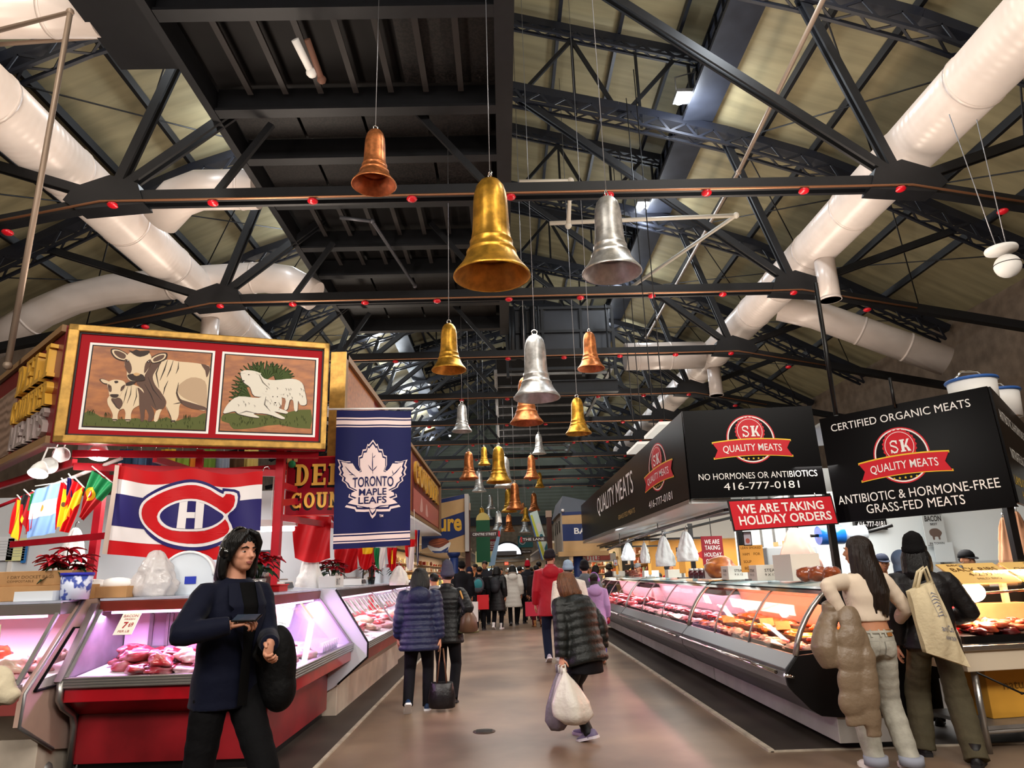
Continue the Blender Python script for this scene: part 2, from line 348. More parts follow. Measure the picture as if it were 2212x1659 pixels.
for s in (-1, 1):
    for k, (d, z) in enumerate([(6.7, 12.35), (8.0, 11.86), (9.4, 11.15), (10.7, 10.45), (12.1, 9.7)]):
        struct('trim_%d' % (10+k+(s+1)*5), MB().box((XC+s*d, 22, z), (.09, 76, .2)), BLACKSTEEL)
    for k, d in enumerate((1.6, 3.2, 4.7)):
        struct('trim_%d' % (30+k+(s+1)*5), MB().box((XC+s*d, 22, 16.48-d*.277), (.09, 76, .18)), NAVYSTEEL)
# ------------------------------------------------------------------ roof trusses
def lattice(mb, a, b, wide=.3, deep=.42, pitch=.34):
    a, b = Vector(a), Vector(b); L = (b-a).length; t = (b-a)/L; nrm = Vector((-t.z, 0, t.x)); nrm = nrm if nrm.z > 0 else -nrm
    mb.beam(a, b, wide, .22, up=nrm)
    for y in (-1, 1): mb.beam(a-nrm*deep+Vector((0, y*wide/2, 0)), b-nrm*deep+Vector((0, y*wide/2, 0)), .07, .07, up=nrm)
    k = max(2, int(L/pitch)); st = L/k
    for i in range(k):
        p, q = a+t*(i*st), a+t*((i+1)*st); y = 1 if i % 2 else -1
        mb.beam(p-nrm*deep+Vector((0, -y*wide/2, 0)), q-nrm*deep+Vector((0, y*wide/2, 0)), .05, .02, up=nrm)
        u, v = (p-nrm*.1, q-nrm*deep) if i % 2 else (p-nrm*deep, q-nrm*.1)
        mb.beam(u+Vector((0, -wide/2, 0)), v+Vector((0, -wide/2, 0)), .02, .06, up=nrm)
RAF = [(.0, 13.95), (3, 13.2), (5.8, 12.4), (8, 11.6), (9.4, 10.9), (11.3, 9.85), (13.85, 8.5)]
COPPERPIPE = mat('copper_conduit', '#96694c', .35, .7); BULB = mat('red_bulb', '#c01322', .3, coat=.5)
tr = thing('roof_truss', 'dark riveted steel roof truss with a straight tie bar above the aisle', 'roof truss', (XC, 0, 0), 0, 'steel roof trusses across the nave')
for s in (-1, 1):
    mb = MB()
    for (d0, z0), (d1, z1) in zip(RAF, RAF[1:]): lattice(mb, (s*d0, 0, z0), (s*d1, 0, z1))
    mb.build('rafter', NAVYSTEEL, tr)
    mb = MB(); lattice(mb, (s*.05, 0, 16.2), (s*5.3, 0, 14.8), .2, .26, .3); mb.build('upper_chord', NAVYSTEEL, tr)
    mb = MB()
    for d0, d1 in ((.4, 1.9), (3.1, 1.9), (3.1, 4.6)):
        mb.beam((s*d0, 0, 13.7-d0*.25), (s*d1, 0, 15.9-d1*.27), .08, .1)
    for d in (1.9, 3.6, 5.0): mb.beam((s*d, 0, 13.5-d*.25), (s*d, 0, 15.9-d*.27), .07, .07)
    mb.build('web_strut', BLACKSTEEL, tr)
    for a, b in (((7.0, 8.1), (.45, 13.55)), ((6.95, 8.2), (5.75, 12.15)), ((7.1, 8.05), (11.3, 9.5))):
        MB().beam((s*a[0], -.07, a[1]), (s*b[0], -.07, b[1]), .05, .16).beam((s*a[0], .07, a[1]), (s*b[0], .07, b[1]), .05, .16).build('strut', BLACKSTEEL, tr)
    MB().beam((s*7.1, 0, 7.98), (s*13.8, 0, 6.6), .2, .2).build('outer_tie', BLACKSTEEL, tr)
    for a, b in (((6.2, .1, 12.2), (9.6, 4.6, 10.7)), ((9.6, .1, 10.7), (6.2, 4.6, 12.2)), ((9.8, .1, 10.55), (13.0, 4.6, 8.85)), ((13.0, .1, 8.85), (9.8, 4.6, 10.55))): MB().tube([(s*a[0], a[1], a[2]), (s*b[0], b[1], b[2])], .018, 6).build('brace_rod', BLACKSTEEL, tr)
    MB().prism([(s*6.35, 7.85), (s*7.5, 7.76), (s*7.75, 7.95), (s*7.6, 8.2), (s*7.0, 8.42), (s*6.5, 8.25)], lambda u, v, d: Vector((u, d, v)), -.17, .17).build('gusset', BLACKSTEEL, tr)
tb = MB().beam((-7, -.1, 8.02), (7, -.1, 8.02), .07, .22).beam((-7, .1, 8.02), (7, .1, 8.02), .07, .22).build('tie_beam', BLACKSTEEL, tr)
MB().tube([(-9.8, -.18, 7.36), (-7.1, -.18, 7.9), (7.1, -.18, 7.9), (9.8, -.18, 7.36)], .022, 6).build('conduit', COPPERPIPE, tr)
b0 = MB().ball((0, 0, 0), (.095, .095, .05), 0, 10, 6); bme = b0.mesh('red_bulb', BULB)
for k in range(-5, 6):
    o = put('red_bulb', bme, tr); x = k*1.72; o.location = (x, -.16, 7.83 if abs(x) < 7 else 7.35)
for y in (11.0, 15.7, 20.5, 25.6, 30.4, 35.2, 40.0, 44.8, 49.6, 54.4):
    if y == 11.0:
        tr.location.y = y; tr['label'] = 'dark riveted steel roof truss nearest the camera, its tie bar beside the three big bells'
        for a, b in ((-5.2, -4.3), (-.35, -1.9)): MB().beam((a, 0, 8.1), (b, 0, 9.5 if a < -1 else 10), .08, .12).build('hanger_strut', BLACKSTEEL, tr)
    else:
        t2 = dup(tr, (XC, y, 0), label='dark riveted steel roof truss far along the nave behind the big bells')
        if y == 15.7: t2['label'] = 'dark riveted steel roof truss whose tie bar runs just under the big gold bell'; t2['group'] = 'steel roof trusses across the nave'
tr['group'] = 'steel roof trusses across the nave'
# ------------------------------------------------------------------ mezzanine deck over the aisle
PERF = mat('perforated_dark_sheet', '#171312', .5, vary=(26, .75, 1), edge=(.45, .55)); 
mz = thing('service_mezzanine', 'black steel service deck hung below the roof, cross beams and ribs under it', 'service deck', (0, 0, 9.5))
ys = [3.9, 6.2, 8.44, 10.7, 12.2, 13.95, 16.07, 17.76, 19.97, 22.3]
MB().box((-2.45, 13.4, .62), (5.2, 18.9, .1)).build('deck', BROWNSTEEL, mz)
for x, w_, h_ in ((-4.98, .14, .45), (.2, .3, .75)): MB().box((x, 13.4, h_/2), (w_, 18.9, h_)).build('edge_beam', BLACKSTEEL, mz)
rib = None; bmv = None
for i, y in enumerate(ys):
    bm_ = MB().box((-2.4, y, .03), (5.0, .24, .05)).box((-2.4, y, .27), (5.0, .06, .46)).build('cross_beam', BLACKSTEEL, mz)
for i, (a, b) in enumerate(zip(ys, ys[1:])):
    if i in (2, 5, 6):
        for k in range(1, 8):
            x = -4.9+k*.62
            MB().box((x, (a+b)/2, .36), (.05, b-a-.26, .1)).box((x, (a+b)/2, .31), (.1, b-a-.26, .02)).build('rib', mat('rib_steel', '#231f1e', .5), mz)
        if i == 2: MB().box((-.75, (a+b)/2, .5), (1.6, b-a-.26, .03)).build('perforated_panel', PERF, mz)
    else:
        for k in range(4): MB().box((-4.3+k*1.22, (a+b)/2, .45), (1.16, b-a-.3, .03)).build('perforated_panel', PERF, mz)
box_ = thing('ceiling_machine_box', 'dark boxed housing beside the near left edge of the service deck', 'housing', (-5.75, 9.0, 10.0))
MB().box((0, 0, .6), (1.0, 2.0, 1.2)).build('casing', NAVYSTEEL, box_, .02); MB().box((0, 0, .02), (1.15, 2.2, .08)).build('flange', BLACKSTEEL, box_)
# stair tower and open frames beyond the deck
st = thing('service_stair_tower', 'dark steel stair tower with rails beyond the end of the service deck', 'stair tower', (2.2, 23.9, 8.4))
MB().box((0, 0, 1.5), (3.7, .08, 1.7)).build('back_panel', NAVYSTEEL, st)
for x in (-1.9, -.6, .8, 1.95): MB().box((x, -.1, 1.1), (.1, .1, 2.6)).build('post', BLACKSTEEL, st)
for z in (.1, .75, 1.5, 2.4): MB().box((0, -.12, z), (3.9, .08, .1)).build('rail', BLACKSTEEL, st)
for x in (-1.7, -1.3, -.95): MB().tube([(x, -.3, .4), (x, -.3, 2.4)], .11, 8).build('pipe', BLACKSTEEL, st)
gr = thing('open_steel_grid', 'open grid of black steel bars hung over the far aisle', 'steel grid', (2.0, 34.8, 8.7))
MB().box((0, 0, .9), (4.3, 20, .1)).build('dark_deck', mat('grid_deck', '#0c0c0e', .7), gr)
for k in range(12): MB().box((0, -9.5+k*1.73, .05), (4.4, .1, .08)).build('cross_bar', DULLSTEEL, gr)
for x in (-2.15, 2.15): MB().box((x, 0, .05), (.12, 20, .14)).build('side_bar', DULLSTEEL, gr)
ib = thing('steel_beam', 'short black steel beam below the copper bell right of the stair tower', 'beam', (2.6, 23.0, 7.4)); MB().box((0, 0, .2), (2.9, .05, .36)).build('web', BLACKSTEEL, ib)
for z in (0, .4): MB().box((0, 0, z), (2.9, .26, .04)).build('flange', BLACKSTEEL, ib)
MB().tube([(-1.2, 0, .4), (-1.2, 0, 3.2)], .03, 6).tube([(1.2, 0, .4), (1.2, 0, 3.2)], .03, 6).build('hanger', BLACKSTEEL, ib)
# ------------------------------------------------------------------ ducts
def duct(name, label, pts, r, seams=2.1, group='white round ventilation ducts'):
    o = thing(name, label, 'duct', pts[0], 0, group); p0 = Vector(pts[0]); P_ = [Vector(p)-p0 for p in pts]
    MB().tube(P_, r, 28).build('pipe', DUCT, o)
    for a, b in zip(P_, P_[1:]):
        L = (b-a).length; t = (b-a)/L
        for k in range(1, int(L/seams)+1): MB().tube([a+t*(k*seams-.03), a+t*(k*seams+.03)], r*1.03, 28).build('seam_band', DUCT, o)
    return o
duct('ventilation_duct', 'long white round duct running along the right side of the roof', [(8.0, 5.5, 9.15), (8.0, 46, 9.15)], .52)
duct('ventilation_duct', 'long white round duct running along the left side of the roof', [(-8.15, 5.5, 9.15), (-8.15, 46, 9.15)], .52)
duct('ventilation_duct', 'white duct branch from the left main duct straight to the service deck', [atY(345, 470, 13.6), atY(385, 428, 13.3), atY(430, 411, 13.2), atY(556, 409, 13.2)], .42, .9)
duct('ventilation_duct', 'white bent duct crossing behind the left main duct above the painted sign', [atY(-60, 770, 17.6), atY(90, 675, 17.6), atY(160, 645, 17.6), atY(240, 626, 17.6), atY(420, 608, 17.6), atY(570, 599, 17.6), atY(620, 606, 17.6), atY(680, 640, 17.6)], .42, 1.6)
duct('ventilation_duct', 'white duct end at the top left corner of the roof', [(-11, 9.2, 10.35), (-6.25, 9.2, 10.3)], .36, 2)
duct('ventilation_duct', 'white duct branch sloping down right above the corner sign', [(8.5, 19.5, 9.0), (9.4, 19.2, 8.6), (12.6, 18.6, 6.9)], .42, 1.3)
duct('ventilation_duct', 'white box shaped duct branch from the right main duct towards the stair tower', [(7.45, 24.2, 9.0), (4.6, 24.2, 9.0)], .5, 1.2)
for nm, x, y in (('short white duct drop nearest under the right main duct', 8.0, 15.5), ('short white duct drop farther along the right main duct', 8.0, 24.8), ('short white duct drop behind the painted sign', -8.1, 18.5)):
    o = thing('duct_drop', nm, 'duct', (x, y, 7.6), 0, 'short duct drops'); MB().tube([(0, 0, 0), (0, 0, 1.03)], .24, 20).build('pipe', DUCT, o)
    MB().tube([(0, 0, 0), (0, 0, .05)], .26, 20).build('seam_band', DUCT, o)
def pipe(label, pts, r, m=DULLSTEEL, nm='ceiling_pipe', cat='pipe'):
    o = thing(nm, label, cat, pts[0]); p0 = Vector(pts[0]); MB().tube([Vector(p)-p0 for p in pts], r, 8).build('pipe', m, o); mb = MB()
    for p in pts[1:]: mb.ball(Vector(p)-p0, r*1.45, 0, 8, 6)
    mb.build('fitting', m, o); return o
PIPEM = mat('tan_pipe', '#8a7868', .45, .3)
pipe('long thin grey pipe coming down at the far left to the painted sign', [(-6.9, 8.0, 8.85), (-5.46, 7.5, 8.7), (-5.5, 7.5, 3.9)], .035, PIPEM)
pipe('tan sprinkler pipe under the right roof slope', [(5.9, 9.4, 11.2), (6.1, 15.3, 11.0), (6.3, 28, 11)], .05, PIPEM)
pipe('tan sprinkler pipe crossing under the left roof near the deck', [(-9.4, 9.5, 9.9), (-5.1, 9.7, 10.4)], .035, PIPEM)
pipe('pale pipe with a bend beside the big gold bell', [(.5, 12.6, 9.2), (1.55, 12.6, 9.2), (1.5, 13.0, 8.4)], .05, mat('pale_pipe', '#b8b0a2', .4))
pipe('pale pipe loop running right behind the silver bell', [(1.2, 14.0, 9.0), (5.4, 14.0, 9.1), (3.6, 19, 9.3)], .05, mat('pale_pipe', '#b8b0a2', .4))
pipe('broken end of a white painted pipe under the service deck', [(-2.9, 8.6, 9.2), (-2.75, 9.0, 8.95)], .06, WHITE); pipe('rusty pipe stub beside the white pipe end', [(-2.72, 8.6, 9.2), (-2.62, 9.1, 8.9)], .05, mat('rusty_pipe', '#6b4a3c', .6))
pipe('black sprinkler pipe under the service deck', [(-3.55, 14.3, 9.42), (-2.85, 14.5, 9.42), (-2.3, 18, 9.3)], .045, mat('grey_pipe', '#55555a', .4, .5))
# ------------------------------------------------------------------ floodlights
LED = mat('led_lens', '#f4f8ff', .3, emit=26)
fl = thing('floodlight', 'white floodlight', 'floodlight', (0, 0, 0), 0, 'floodlights under the right clerestory')
MB().box((0, 0, -.02), (.62, .5, .1)).build('housing', DULLSTEEL, fl, .01)
for i, (x, y) in enumerate(((-.16, -.12), (.16, -.12), (-.16, .12), (.16, .12))): MB().lathe([(0, -.1), (.11, -.1), (.12, -.06), (0, -.06)], (x, y, 0), 14).build('lens', LED, fl)
MB().tube([(-.25, 0, .03), (-.25, 0, .55), (.3, 0, .7)], .02, 6).tube([(.25, 0, .03), (.25, 0, .5), (.3, 0, .7)], .02, 6).build('bracket', DULLSTEEL, fl)
first = True
for x, ylist, sd in ((4.88, (14.9, 20.2, 25.4, 30.7, 36, 42), 'right'), (-4.55, (36, 41.6, 47.4, 53.1, 58), 'left')):
    for y in ylist:
        lab = 'bright white floodlight in the far row under the %s clerestory' % sd
        if sd == 'right' and y == 14.9: lab = 'brightest floodlight, nearest one under the right clerestory'
        if sd == 'right' and y == 20.2: lab = 'second bright floodlight under the right clerestory, behind the silver bell'
        o = fl if first else dup(fl); first = False
        o.location = (x, y, 12.95); o['label'] = lab; o['group'] = 'floodlights under the %s clerestory' % sd
# ceiling tube fixtures seen above the black fascia
for i, (px, py, Y) in enumerate(((1425, 930, 14), (1380, 968, 17))):
    p = atY(px, py, Y); o = thing('hanging_light_fixture', ('white flat light fixture hung above the black butcher fascia, nearer one', 'white flat light fixture hung above the black butcher fascia, farther one')[i], 'light', p, 0, 'flat lights above the fascia')
    MB().box((0, 0, 0), (.35, 1.5, .06)).build('panel', mat('dim_light_panel', '#e8e4da', .4, emit=.5), o); [MB().tube([(0, y_, .03), (0, y_, 12.6-p.z)], .012, 5).build('hanger_wire', BLACKSTEEL, o) for y_ in (-.5, .5)]
# ------------------------------------------------------------------ bells
BELLM = {'gold': mat('gold_leaf', '#d9a23c', .34, .75, vary=(7, .45, 7), bump=(30, .08)), 'silver': mat('silver_leaf', '#cfcecb', .36, .75, vary=(7, .4, 7), bump=(30, .08)), 'copper': mat('copper_leaf', '#d98650', .34, .75, vary=(7, .45, 7), bump=(30, .08))}
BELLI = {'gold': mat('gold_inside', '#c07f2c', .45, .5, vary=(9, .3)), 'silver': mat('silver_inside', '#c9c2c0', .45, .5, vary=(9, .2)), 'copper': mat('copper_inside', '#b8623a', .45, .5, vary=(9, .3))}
PO = [(.5, 0), (.492, .02), (.455, .055), (.405, .1), (.362, .15), (.33, .2), (.318, .225), (.328, .235), (.318, .247), (.300, .26), (.285, .29), (.275, .33), (.283, .34), (.273, .352), (.262, .37), (.245, .45), (.235, .6), (.228, .74), (.215, .83), (.185, .91), (.13, .965), (.06, .995), (.012, 1.0)]
def bell_mesh(c):
    H_ = 1.42
    outer = [(r, z*H_) for r, z in PO]; inner = [(max(r-.022, .01), max(z*H_-.012, 0)+(.012 if z == 0 else 0)) for r, z in PO[:-2]]
    return MB().lathe(outer, n=40).mesh('shell', BELLM[c]), MB().lathe(inner, n=40).mesh('inside', BELLI[c])
def open_lathe(prof, n=40):
    mb = MB(); rings = [[Vector((r*math.cos(2*math.pi*k/n), r*math.sin(2*math.pi*k/n), z)) for k in range(n)] for r, z in prof]; return mb.loft(rings, 0, True, False)
RING = MB().tube([(.06*math.cos(a), 0, 1.47+.06*math.sin(a)) for a in [k*math.pi/6 for k in range(12)]], .014, 6, closed=True).tube([(0, 0, 1.38), (0, 0, 1.43)], .03, 8).mesh('hook', CHROME)
BM = {}
for c in BELLM:
    H_ = 1.42; rim = [(.5, 0), (.493, -.008), (.478, 0)]
    BM[c] = (open_lathe([(.478, 0), (.493, -.008)]+[(r, z*H_) for r, z in PO]).mesh('shell', BELLM[c]), open_lathe([(.478, 0)]+[(max(r-.024, .01), z*H_-.0) for r, z in PO[2:-1]]).mesh('lining', BELLI[c]))
BELLS = [  # colour, rim centre px, rim width px, diameter m, what singles it out
 ('gold', 1063, 598, 168, .95, 'largest gold bell of all, in the middle of the front three'), ('silver', 1322, 590, 130, .75, 'large silver bell, right one of the front three'), ('copper', 808, 400, 97, .56, 'copper bell highest of all, left one of the front three'),
 ('gold', 970, 800, 76, .62, 'dull gold bell by itself on the left in the second row'), ('silver', 1160, 860, 102, .95, 'big silver bell in the middle of the second row'), ('copper', 1277, 797, 60, .56, 'copper bell on the right of the second row'),
 ('copper', 1138, 914, 73, .85, 'copper bell half hidden below the big silver one'), ('gold', 1250, 937, 57, .70, 'gold bell on the right below the copper one'), ('silver', 998, 932, 44, .62, 'small silver bell left of the middle under a gold one'),
 ('silver', 1165, 980, 31, .56, 'small silver bell under the half hidden copper one'), ('copper', 1013, 1034, 42, .70, 'copper bell leftmost of the far cluster'), ('gold', 1046, 1004, 28, .56, 'small gold bell between the far copper and the far gold one'),
 ('gold', 1078, 1042, 56, .95, 'biggest gold bell of the far cluster'), ('silver', 1091, 1052, 47, .95, 'silver bell hidden behind the biggest far gold one'), ('copper', 1149, 1033, 36, .70, 'copper bell on the right of the far cluster'),
 ('gold', 1166, 1053, 23, .56, 'small gold bell peeping out behind the right far copper one'), ('silver', 1035, 1062, 32, .7, 'small silver bell below the leftmost far copper one'), ('silver', 1060, 1099, 21, .56, 'small silver bell left of the far copper pair'),
 ('gold', 1100, 1106, 36, .95, 'gold bell behind the lower far copper one'), ('copper', 1113, 1100, 40, .68, 'copper bell in the middle of the lowest cluster'), ('copper', 1154, 1103, 27, .7, 'copper bell on the right of the lowest cluster'),
 ('gold', 1041, 1131, 24, .7, 'gold bell beside the hanging street sign'), ('silver', 1077, 1145, 29, .85, 'silver bell low over the crowd in the middle'), ('copper', 1100, 1148, 26, .75, 'copper bell low over the crowd in the middle'),
 ('gold', 1136, 1126, 21, .7, 'gold bell low on the right of the cluster'), ('silver', 1134, 1150, 25, .85, 'silver bell beside the right street sign'), ('gold', 1045, 1170, 20, .7, 'lowest gold bell of all, over the crowd'), ('copper', 1130, 1109, 16, .56, 'tiny copper bell behind the low gold one'), ('silver', 1056, 1122, 18, .7, 'silver bell behind the hanging street sign')]
WIRE = mat('hanging_wire', '#8f8f92', .4, .7)
for c, px, py, w_, D, lab in BELLS:
    d = ray(px, py); p = Vector((0, 0, CAMZ))+d*(F*D/w_)
    o = thing('hanging_bell', lab, 'bell', p, random.uniform(0, 6), 'metal leaf bells hung along the aisle')
    a = put('shell', BM[c][0], o); b = put('lining', BM[c][1], o); h_ = put('hook', RING, o)
    for q in (a, b, h_): q.scale = (D, D, D)
    top = 9.94 if (-4.9 < p.x < .3 and p.y < 22) else (9.56 if (-.2 < p.x < 4.2 and 23 < p.y < 45) else 16.6-.277*abs(p.x-XC))
    MB().tube([(0, 0, 1.5*D), (0, 0, top-p.z)], .006 if p.y < 14 else .009, 5).build('wire', WIRE, o)
# dome camera
o = thing('dome_camera', 'white dome security camera hung at the right edge', 'camera', (7.25, 9, 5.5))
MB().ball((0, 0, 0), (.17, .17, .17), 0, 20, 12).build('dome', WHITE, o); MB().tube([(0, 0, 0.02), (0, 0, .03)], .172, 20).build('seam_ring', BLACK, o)
MB().lathe([(0, .2), (.2, .2), (.21, .23), (.2, .26), (0, .26)], (-.04, 0, .02), 24).build('mount_plate', WHITE, o); MB().tube([(-.1, 0, .28), (-.35, 0, 2.5)], .008, 5).tube([(.05, 0, .28), (.05, 0, 2.4)], .008, 5).build('wire', WIRE, o)
# ================================================================== meat, trays, cases
def lump(seed, size, amp=.42, sub=3):
    bm = bmesh.new(); bmesh.ops.create_icosphere(bm, subdivisions=sub, radius=1); rs = Vector((seed*3.1, seed*1.7, seed))
    for v in bm.verts:
        n_ = noise.noise(v.co*1.3+rs)*amp+noise.noise(v.co*3.1+rs)*amp*.4
        v.co = v.co*(1+n_); v.co.x *= size[0]; v.co.y *= size[1]; v.co.z *= size[2]
    for f in bm.faces: f.smooth = True
    me = bpy.data.meshes.new('meat'); bm.to_mesh(me); bm.free(); return me
MEATRED = mat('raw_red_meat', '#a3262f', .3, coat=.6, vary=(7, .5, 6), col2='#d98f90', edge=(.3, .55)); MEATPINK = mat('pale_pink_meat', '#e0979a', .3, coat=.6, vary=(9, .2, 6), col2='#f2cfcd')
MEATDARK = mat('dark_meat', '#6d1a1d', .3, coat=.5, vary=(8, .4)); MARIN = mat('marinated_chicken', '#d9752c', .35, coat=.5, vary=(12, .5, 6), col2='#b23d1a'); MEATORG = mat('cooked_orange_meat', '#c9562f', .35, coat=.5, vary=(10, .5), col2='#8a2a1c')
CHICK = mat('pale_chicken', '#e6b49a', .35, coat=.5, vary=(8, .2)); ROAST = mat('browned_roast', '#6b3115', .4, coat=.3, vary=(6, .5, 6), col2='#b0682f'); FILM = glass_mat('shrink_film', (1, .98, 1), .35, .08)
LUMPS = [lump(i, ((.15, .11, .05), (.12, .1, .06), (.17, .08, .045), (.11, .09, .045), (.14, .12, .04))[i % 5]) for i in range(10)]
SMALL = [lump(20+i, (.055, .04, .022), .3, 2) for i in range(6)]
MCACHE = {}
def meat(loc, m, label, group, s=1.0, small=False, name='meat_cut', cat='meat', film=False, rz=None):
    i = random.randrange(6 if small else 10); k = (m.name, i, small)
    if k not in MCACHE:
        MCACHE[k] = (SMALL if small else LUMPS)[i].copy(); MCACHE[k].materials.clear(); MCACHE[k].materials.append(m)
    o = put(name, MCACHE[k]); o.location = loc; o.rotation_euler = (random.uniform(-.12, .12), random.uniform(-.12, .12), random.uniform(0, 6.28) if rz is None else rz); o.scale = (s,)*3
    return tag(o, label, cat, group)
APRON = mat('red_case_enamel', '#a3101c', .28, coat=.5, vary=(2.2, .22, 8), col2='#6d0d12', edge=(.2, .45)); APRON2 = mat('worn_red_panel', '#8f1a22', .35, coat=.2, vary=(2.5, .35, 8))
BEIGE = mat('beige_case_end', '#b89a8c', .4, vary=(3, .12)); CREAM = mat('cream_worn_enamel', '#cdbfae', .45, vary=(3, .2)); INNER = mat('white_case_liner', '#eee6ec', .35); DECKW = mat('white_tray_deck', '#e9e2e2', .4)
REDBROWN = mat('red_brown_trim', '#7a3026', .35, vary=(3, .2))
def frame_fn(ml, mr, L): return lambda u, v, t: Vector((ml*u+(L-mr*u-ml*u)*t, u, v))
def flatcase(label, loc, rz, L, ml=0, mr=0, apron=APRON, lower=APRON2, hood=REDBROWN, panes=1, lamp=(.97, .42, 1), e=30, zf=.0, group=None, backdoors=True, pale=False):
    o = thing('meat_display_case', label, 'display case', loc, rz, group); fr = frame_fn(ml, mr, L)
    if pale:
        MB().prism([(.32, 0), (.32, .34), (.9, .34), (.9, 0)], fr, 0, 1).build('base', CREAM, o, .006)
        MB().prism([(.32, .34), (.06, .56), (.9, .56), (.9, .34)], fr, 0, 1).build('sloped_panel', CREAM, o)
        MB().prism([(.03, .56), (.0, .70), (.9, .70), (.9, .56)], fr, 0, 1).build('apron', apron, o, .004)
    else:
        MB().prism([(.30, .0), (.30, .1), (.9, .1), (.9, .0)], fr, .01, .99).build('kick_plate', BLACK, o)
        MB().prism([(.255, .08), (.255, .46), (.9, .46), (.9, .08)], fr, 0, 1).build('lower_panel', lower, o, .004)
        MB().prism([(.255, .46), (.03, .60), (.9, .60)], fr, 0, 1).build('sloped_panel', apron, o)
        MB().prism([(.0, .59), (.0, .70), (.9, .70), (.9, .59)], fr, 0, 1).build('apron', apron, o, .006)
    mb = MB()
    for k in range(4): mb.prism([(-.025, .70+k*.021), (-.03, .705+k*.021), (-.03, .715+k*.021), (-.025, .72+k*.021), (.03, .72+k*.021), (.03, .70+k*.021)], fr, 0, 1)
    mb.build('front_rail', ALU, o)
    MB().prism([(.02, .68), (.02, .76), (.86, .84), (.86, .68)], fr, .004, .996).build('deck', DECKW, o)
    MB().prism([(.86, .70), (.86, 1.30), (.9, 1.30), (.9, .70)], fr, 0, 1).build('back_liner', INNER, o)
    if backdoors:
        for k in range(2):
            x0, x1 = ml*.84+.25+(L-ml-mr-.5)*k/2, ml*.84+.25+(L-ml-mr-.5)*(k+1)/2-.03; mb = MB()
            for (a, b) in (((x0, .85, .92), (x1, .85, .92)), ((x0, .85, 1.24), (x1, .85, 1.24)), ((x0, .85, .92), (x0, .85, 1.24)), ((x1, .85, .92), (x1, .85, 1.24))): mb.beam(a, b, .035, .035, up=(0, 1, 0))
            d = mb.build('sliding_door', DULLSTEEL, o); MB().box(((x0+x1)/2, .852, 1.08), (x1-x0, .004, .3)).build('pane', mat('grey_door_pane', '#8c8a90', .15, 0, .6), d)
    MB().prism([(.38, 1.275), (.37, 1.36), (.40, 1.375), (.92, 1.375), (.92, 1.275)], fr, 0, 1).build('hood', hood, o, .004)
    MB().prism([(.37, 1.365), (.365, 1.385), (.92, 1.385), (.92, 1.37)], fr, 0, 1).build('top_sheet', mat('blue_white_top_sheet', '#cfd9ea', .2, .1, .6, vary=(6, .2)), o)
    for k in range(panes):
        a, b = k/panes+.002, (k+1)/panes-.002; MB().prism([(.0, .785), (.385, 1.28), (.39, 1.277), (.006, .782)], fr, a, b).build('front_glass', GLASSB, o)
    for k in range(panes+1):
        t = min(max(k/panes, .008), .992); P_ = lambda y, z: fr(y, z, t)
        MB().beam(P_(-.005, .78), P_(.385, 1.285), .035, .02, up=(0, -1, 1)).build('glass_trim', DULLSTEEL, o)
    tl = MB().prism([(.42, 1.25), (.42, 1.272), (.5, 1.272), (.5, 1.25)], fr, .06, .94).build('lamp_tube', mat('pink_lamp', '#ffd0f4', .4, emit=3.0), o)
    M_ = Matrix.Translation(Vector(loc)) @ Matrix.Rotation(rz, 4, 'Z'); p = M_ @ Vector((ml*.4+(L-ml*.4-mr*.4)/2, .47, 1.235))
    l = light('case_lamp', 'AREA', p, e, lamp, max(.3, L-.25), .1, (0, 0, -1)); l.rotation_euler = (R(-12), 0, rz)
    l2 = light('case_lamp', 'AREA', p+Vector((0, 0, -.02)), e*.22, lamp, max(.3, L-.25), .06, None); l2.rotation_euler = (R(-62), 0, rz)
    return o, M_
def fill(M_, n, x0, x1, m, label, group, s=(.7, 1.1), small=False, y0=.12, y1=.74, layers=1, z0=.765, slope=.08, name='meat_cut', cat='meat'):
    for i in range(n):
        x = x0+(x1-x0)*((i*.618+random.random()*.1) % 1); y = random.uniform(y0, y1); lay = i % layers
        sc = random.uniform(*s); mm = m[i % len(m)] if isinstance(m, (list, tuple)) else m
        meat(M_ @ Vector((x, y, z0+slope*y/.8+.03*sc*(1 if small is False else .5)+lay*.07)), mm, label, group, sc, small, name, cat)
# ------------------------------------------------------------------ the left butcher's cases
cA, MA = flatcase('red meat case with pink lit glass front, behind the man with the phone', (-3.60, 6.13, 0), 0, 1.82, 0, .95)
cB, MB_ = flatcase('short red pink lit meat case facing the aisle, right of the man', (-1.78, 6.13, 0), R(90), 2.36, .95, 0, backdoors=False)
cC, MC = flatcase('long cream based meat case behind the woman in the navy puffer jacket', (-1.62, 8.56, 0), R(90), 4.7, 0, 0, apron=mat('faded_red_band', '#9b4a46', .4, vary=(3, .2)), hood=mat('dark_hood', '#2a2426', .25, coat=.3), panes=2, lamp=(1, .72, .84), e=60, pale=True, backdoors=False)
cU, MU = flatcase('cream curved meat case at the left edge with pale meat under glass', (-6.6, 5.76, 0), 0, 2.88, 0, 0, apron=mat('faded_red_band', '#9b4a46', .4), hood=mat('grey_hood', '#6b6560', .3, coat=.3), lamp=(1, .55, .85), e=40, pale=True, backdoors=False)
cG, MG = flatcase('far cream meat case along the left side of the aisle', (-1.7, 13.3, 0), R(90), 6.0, 0, 0, apron=mat('faded_red_band', '#9b4a46', .4), hood=mat('dark_hood', '#2a2426', .25, coat=.3), panes=3, lamp=(1, .74, .84), e=60, pale=True, backdoors=False)
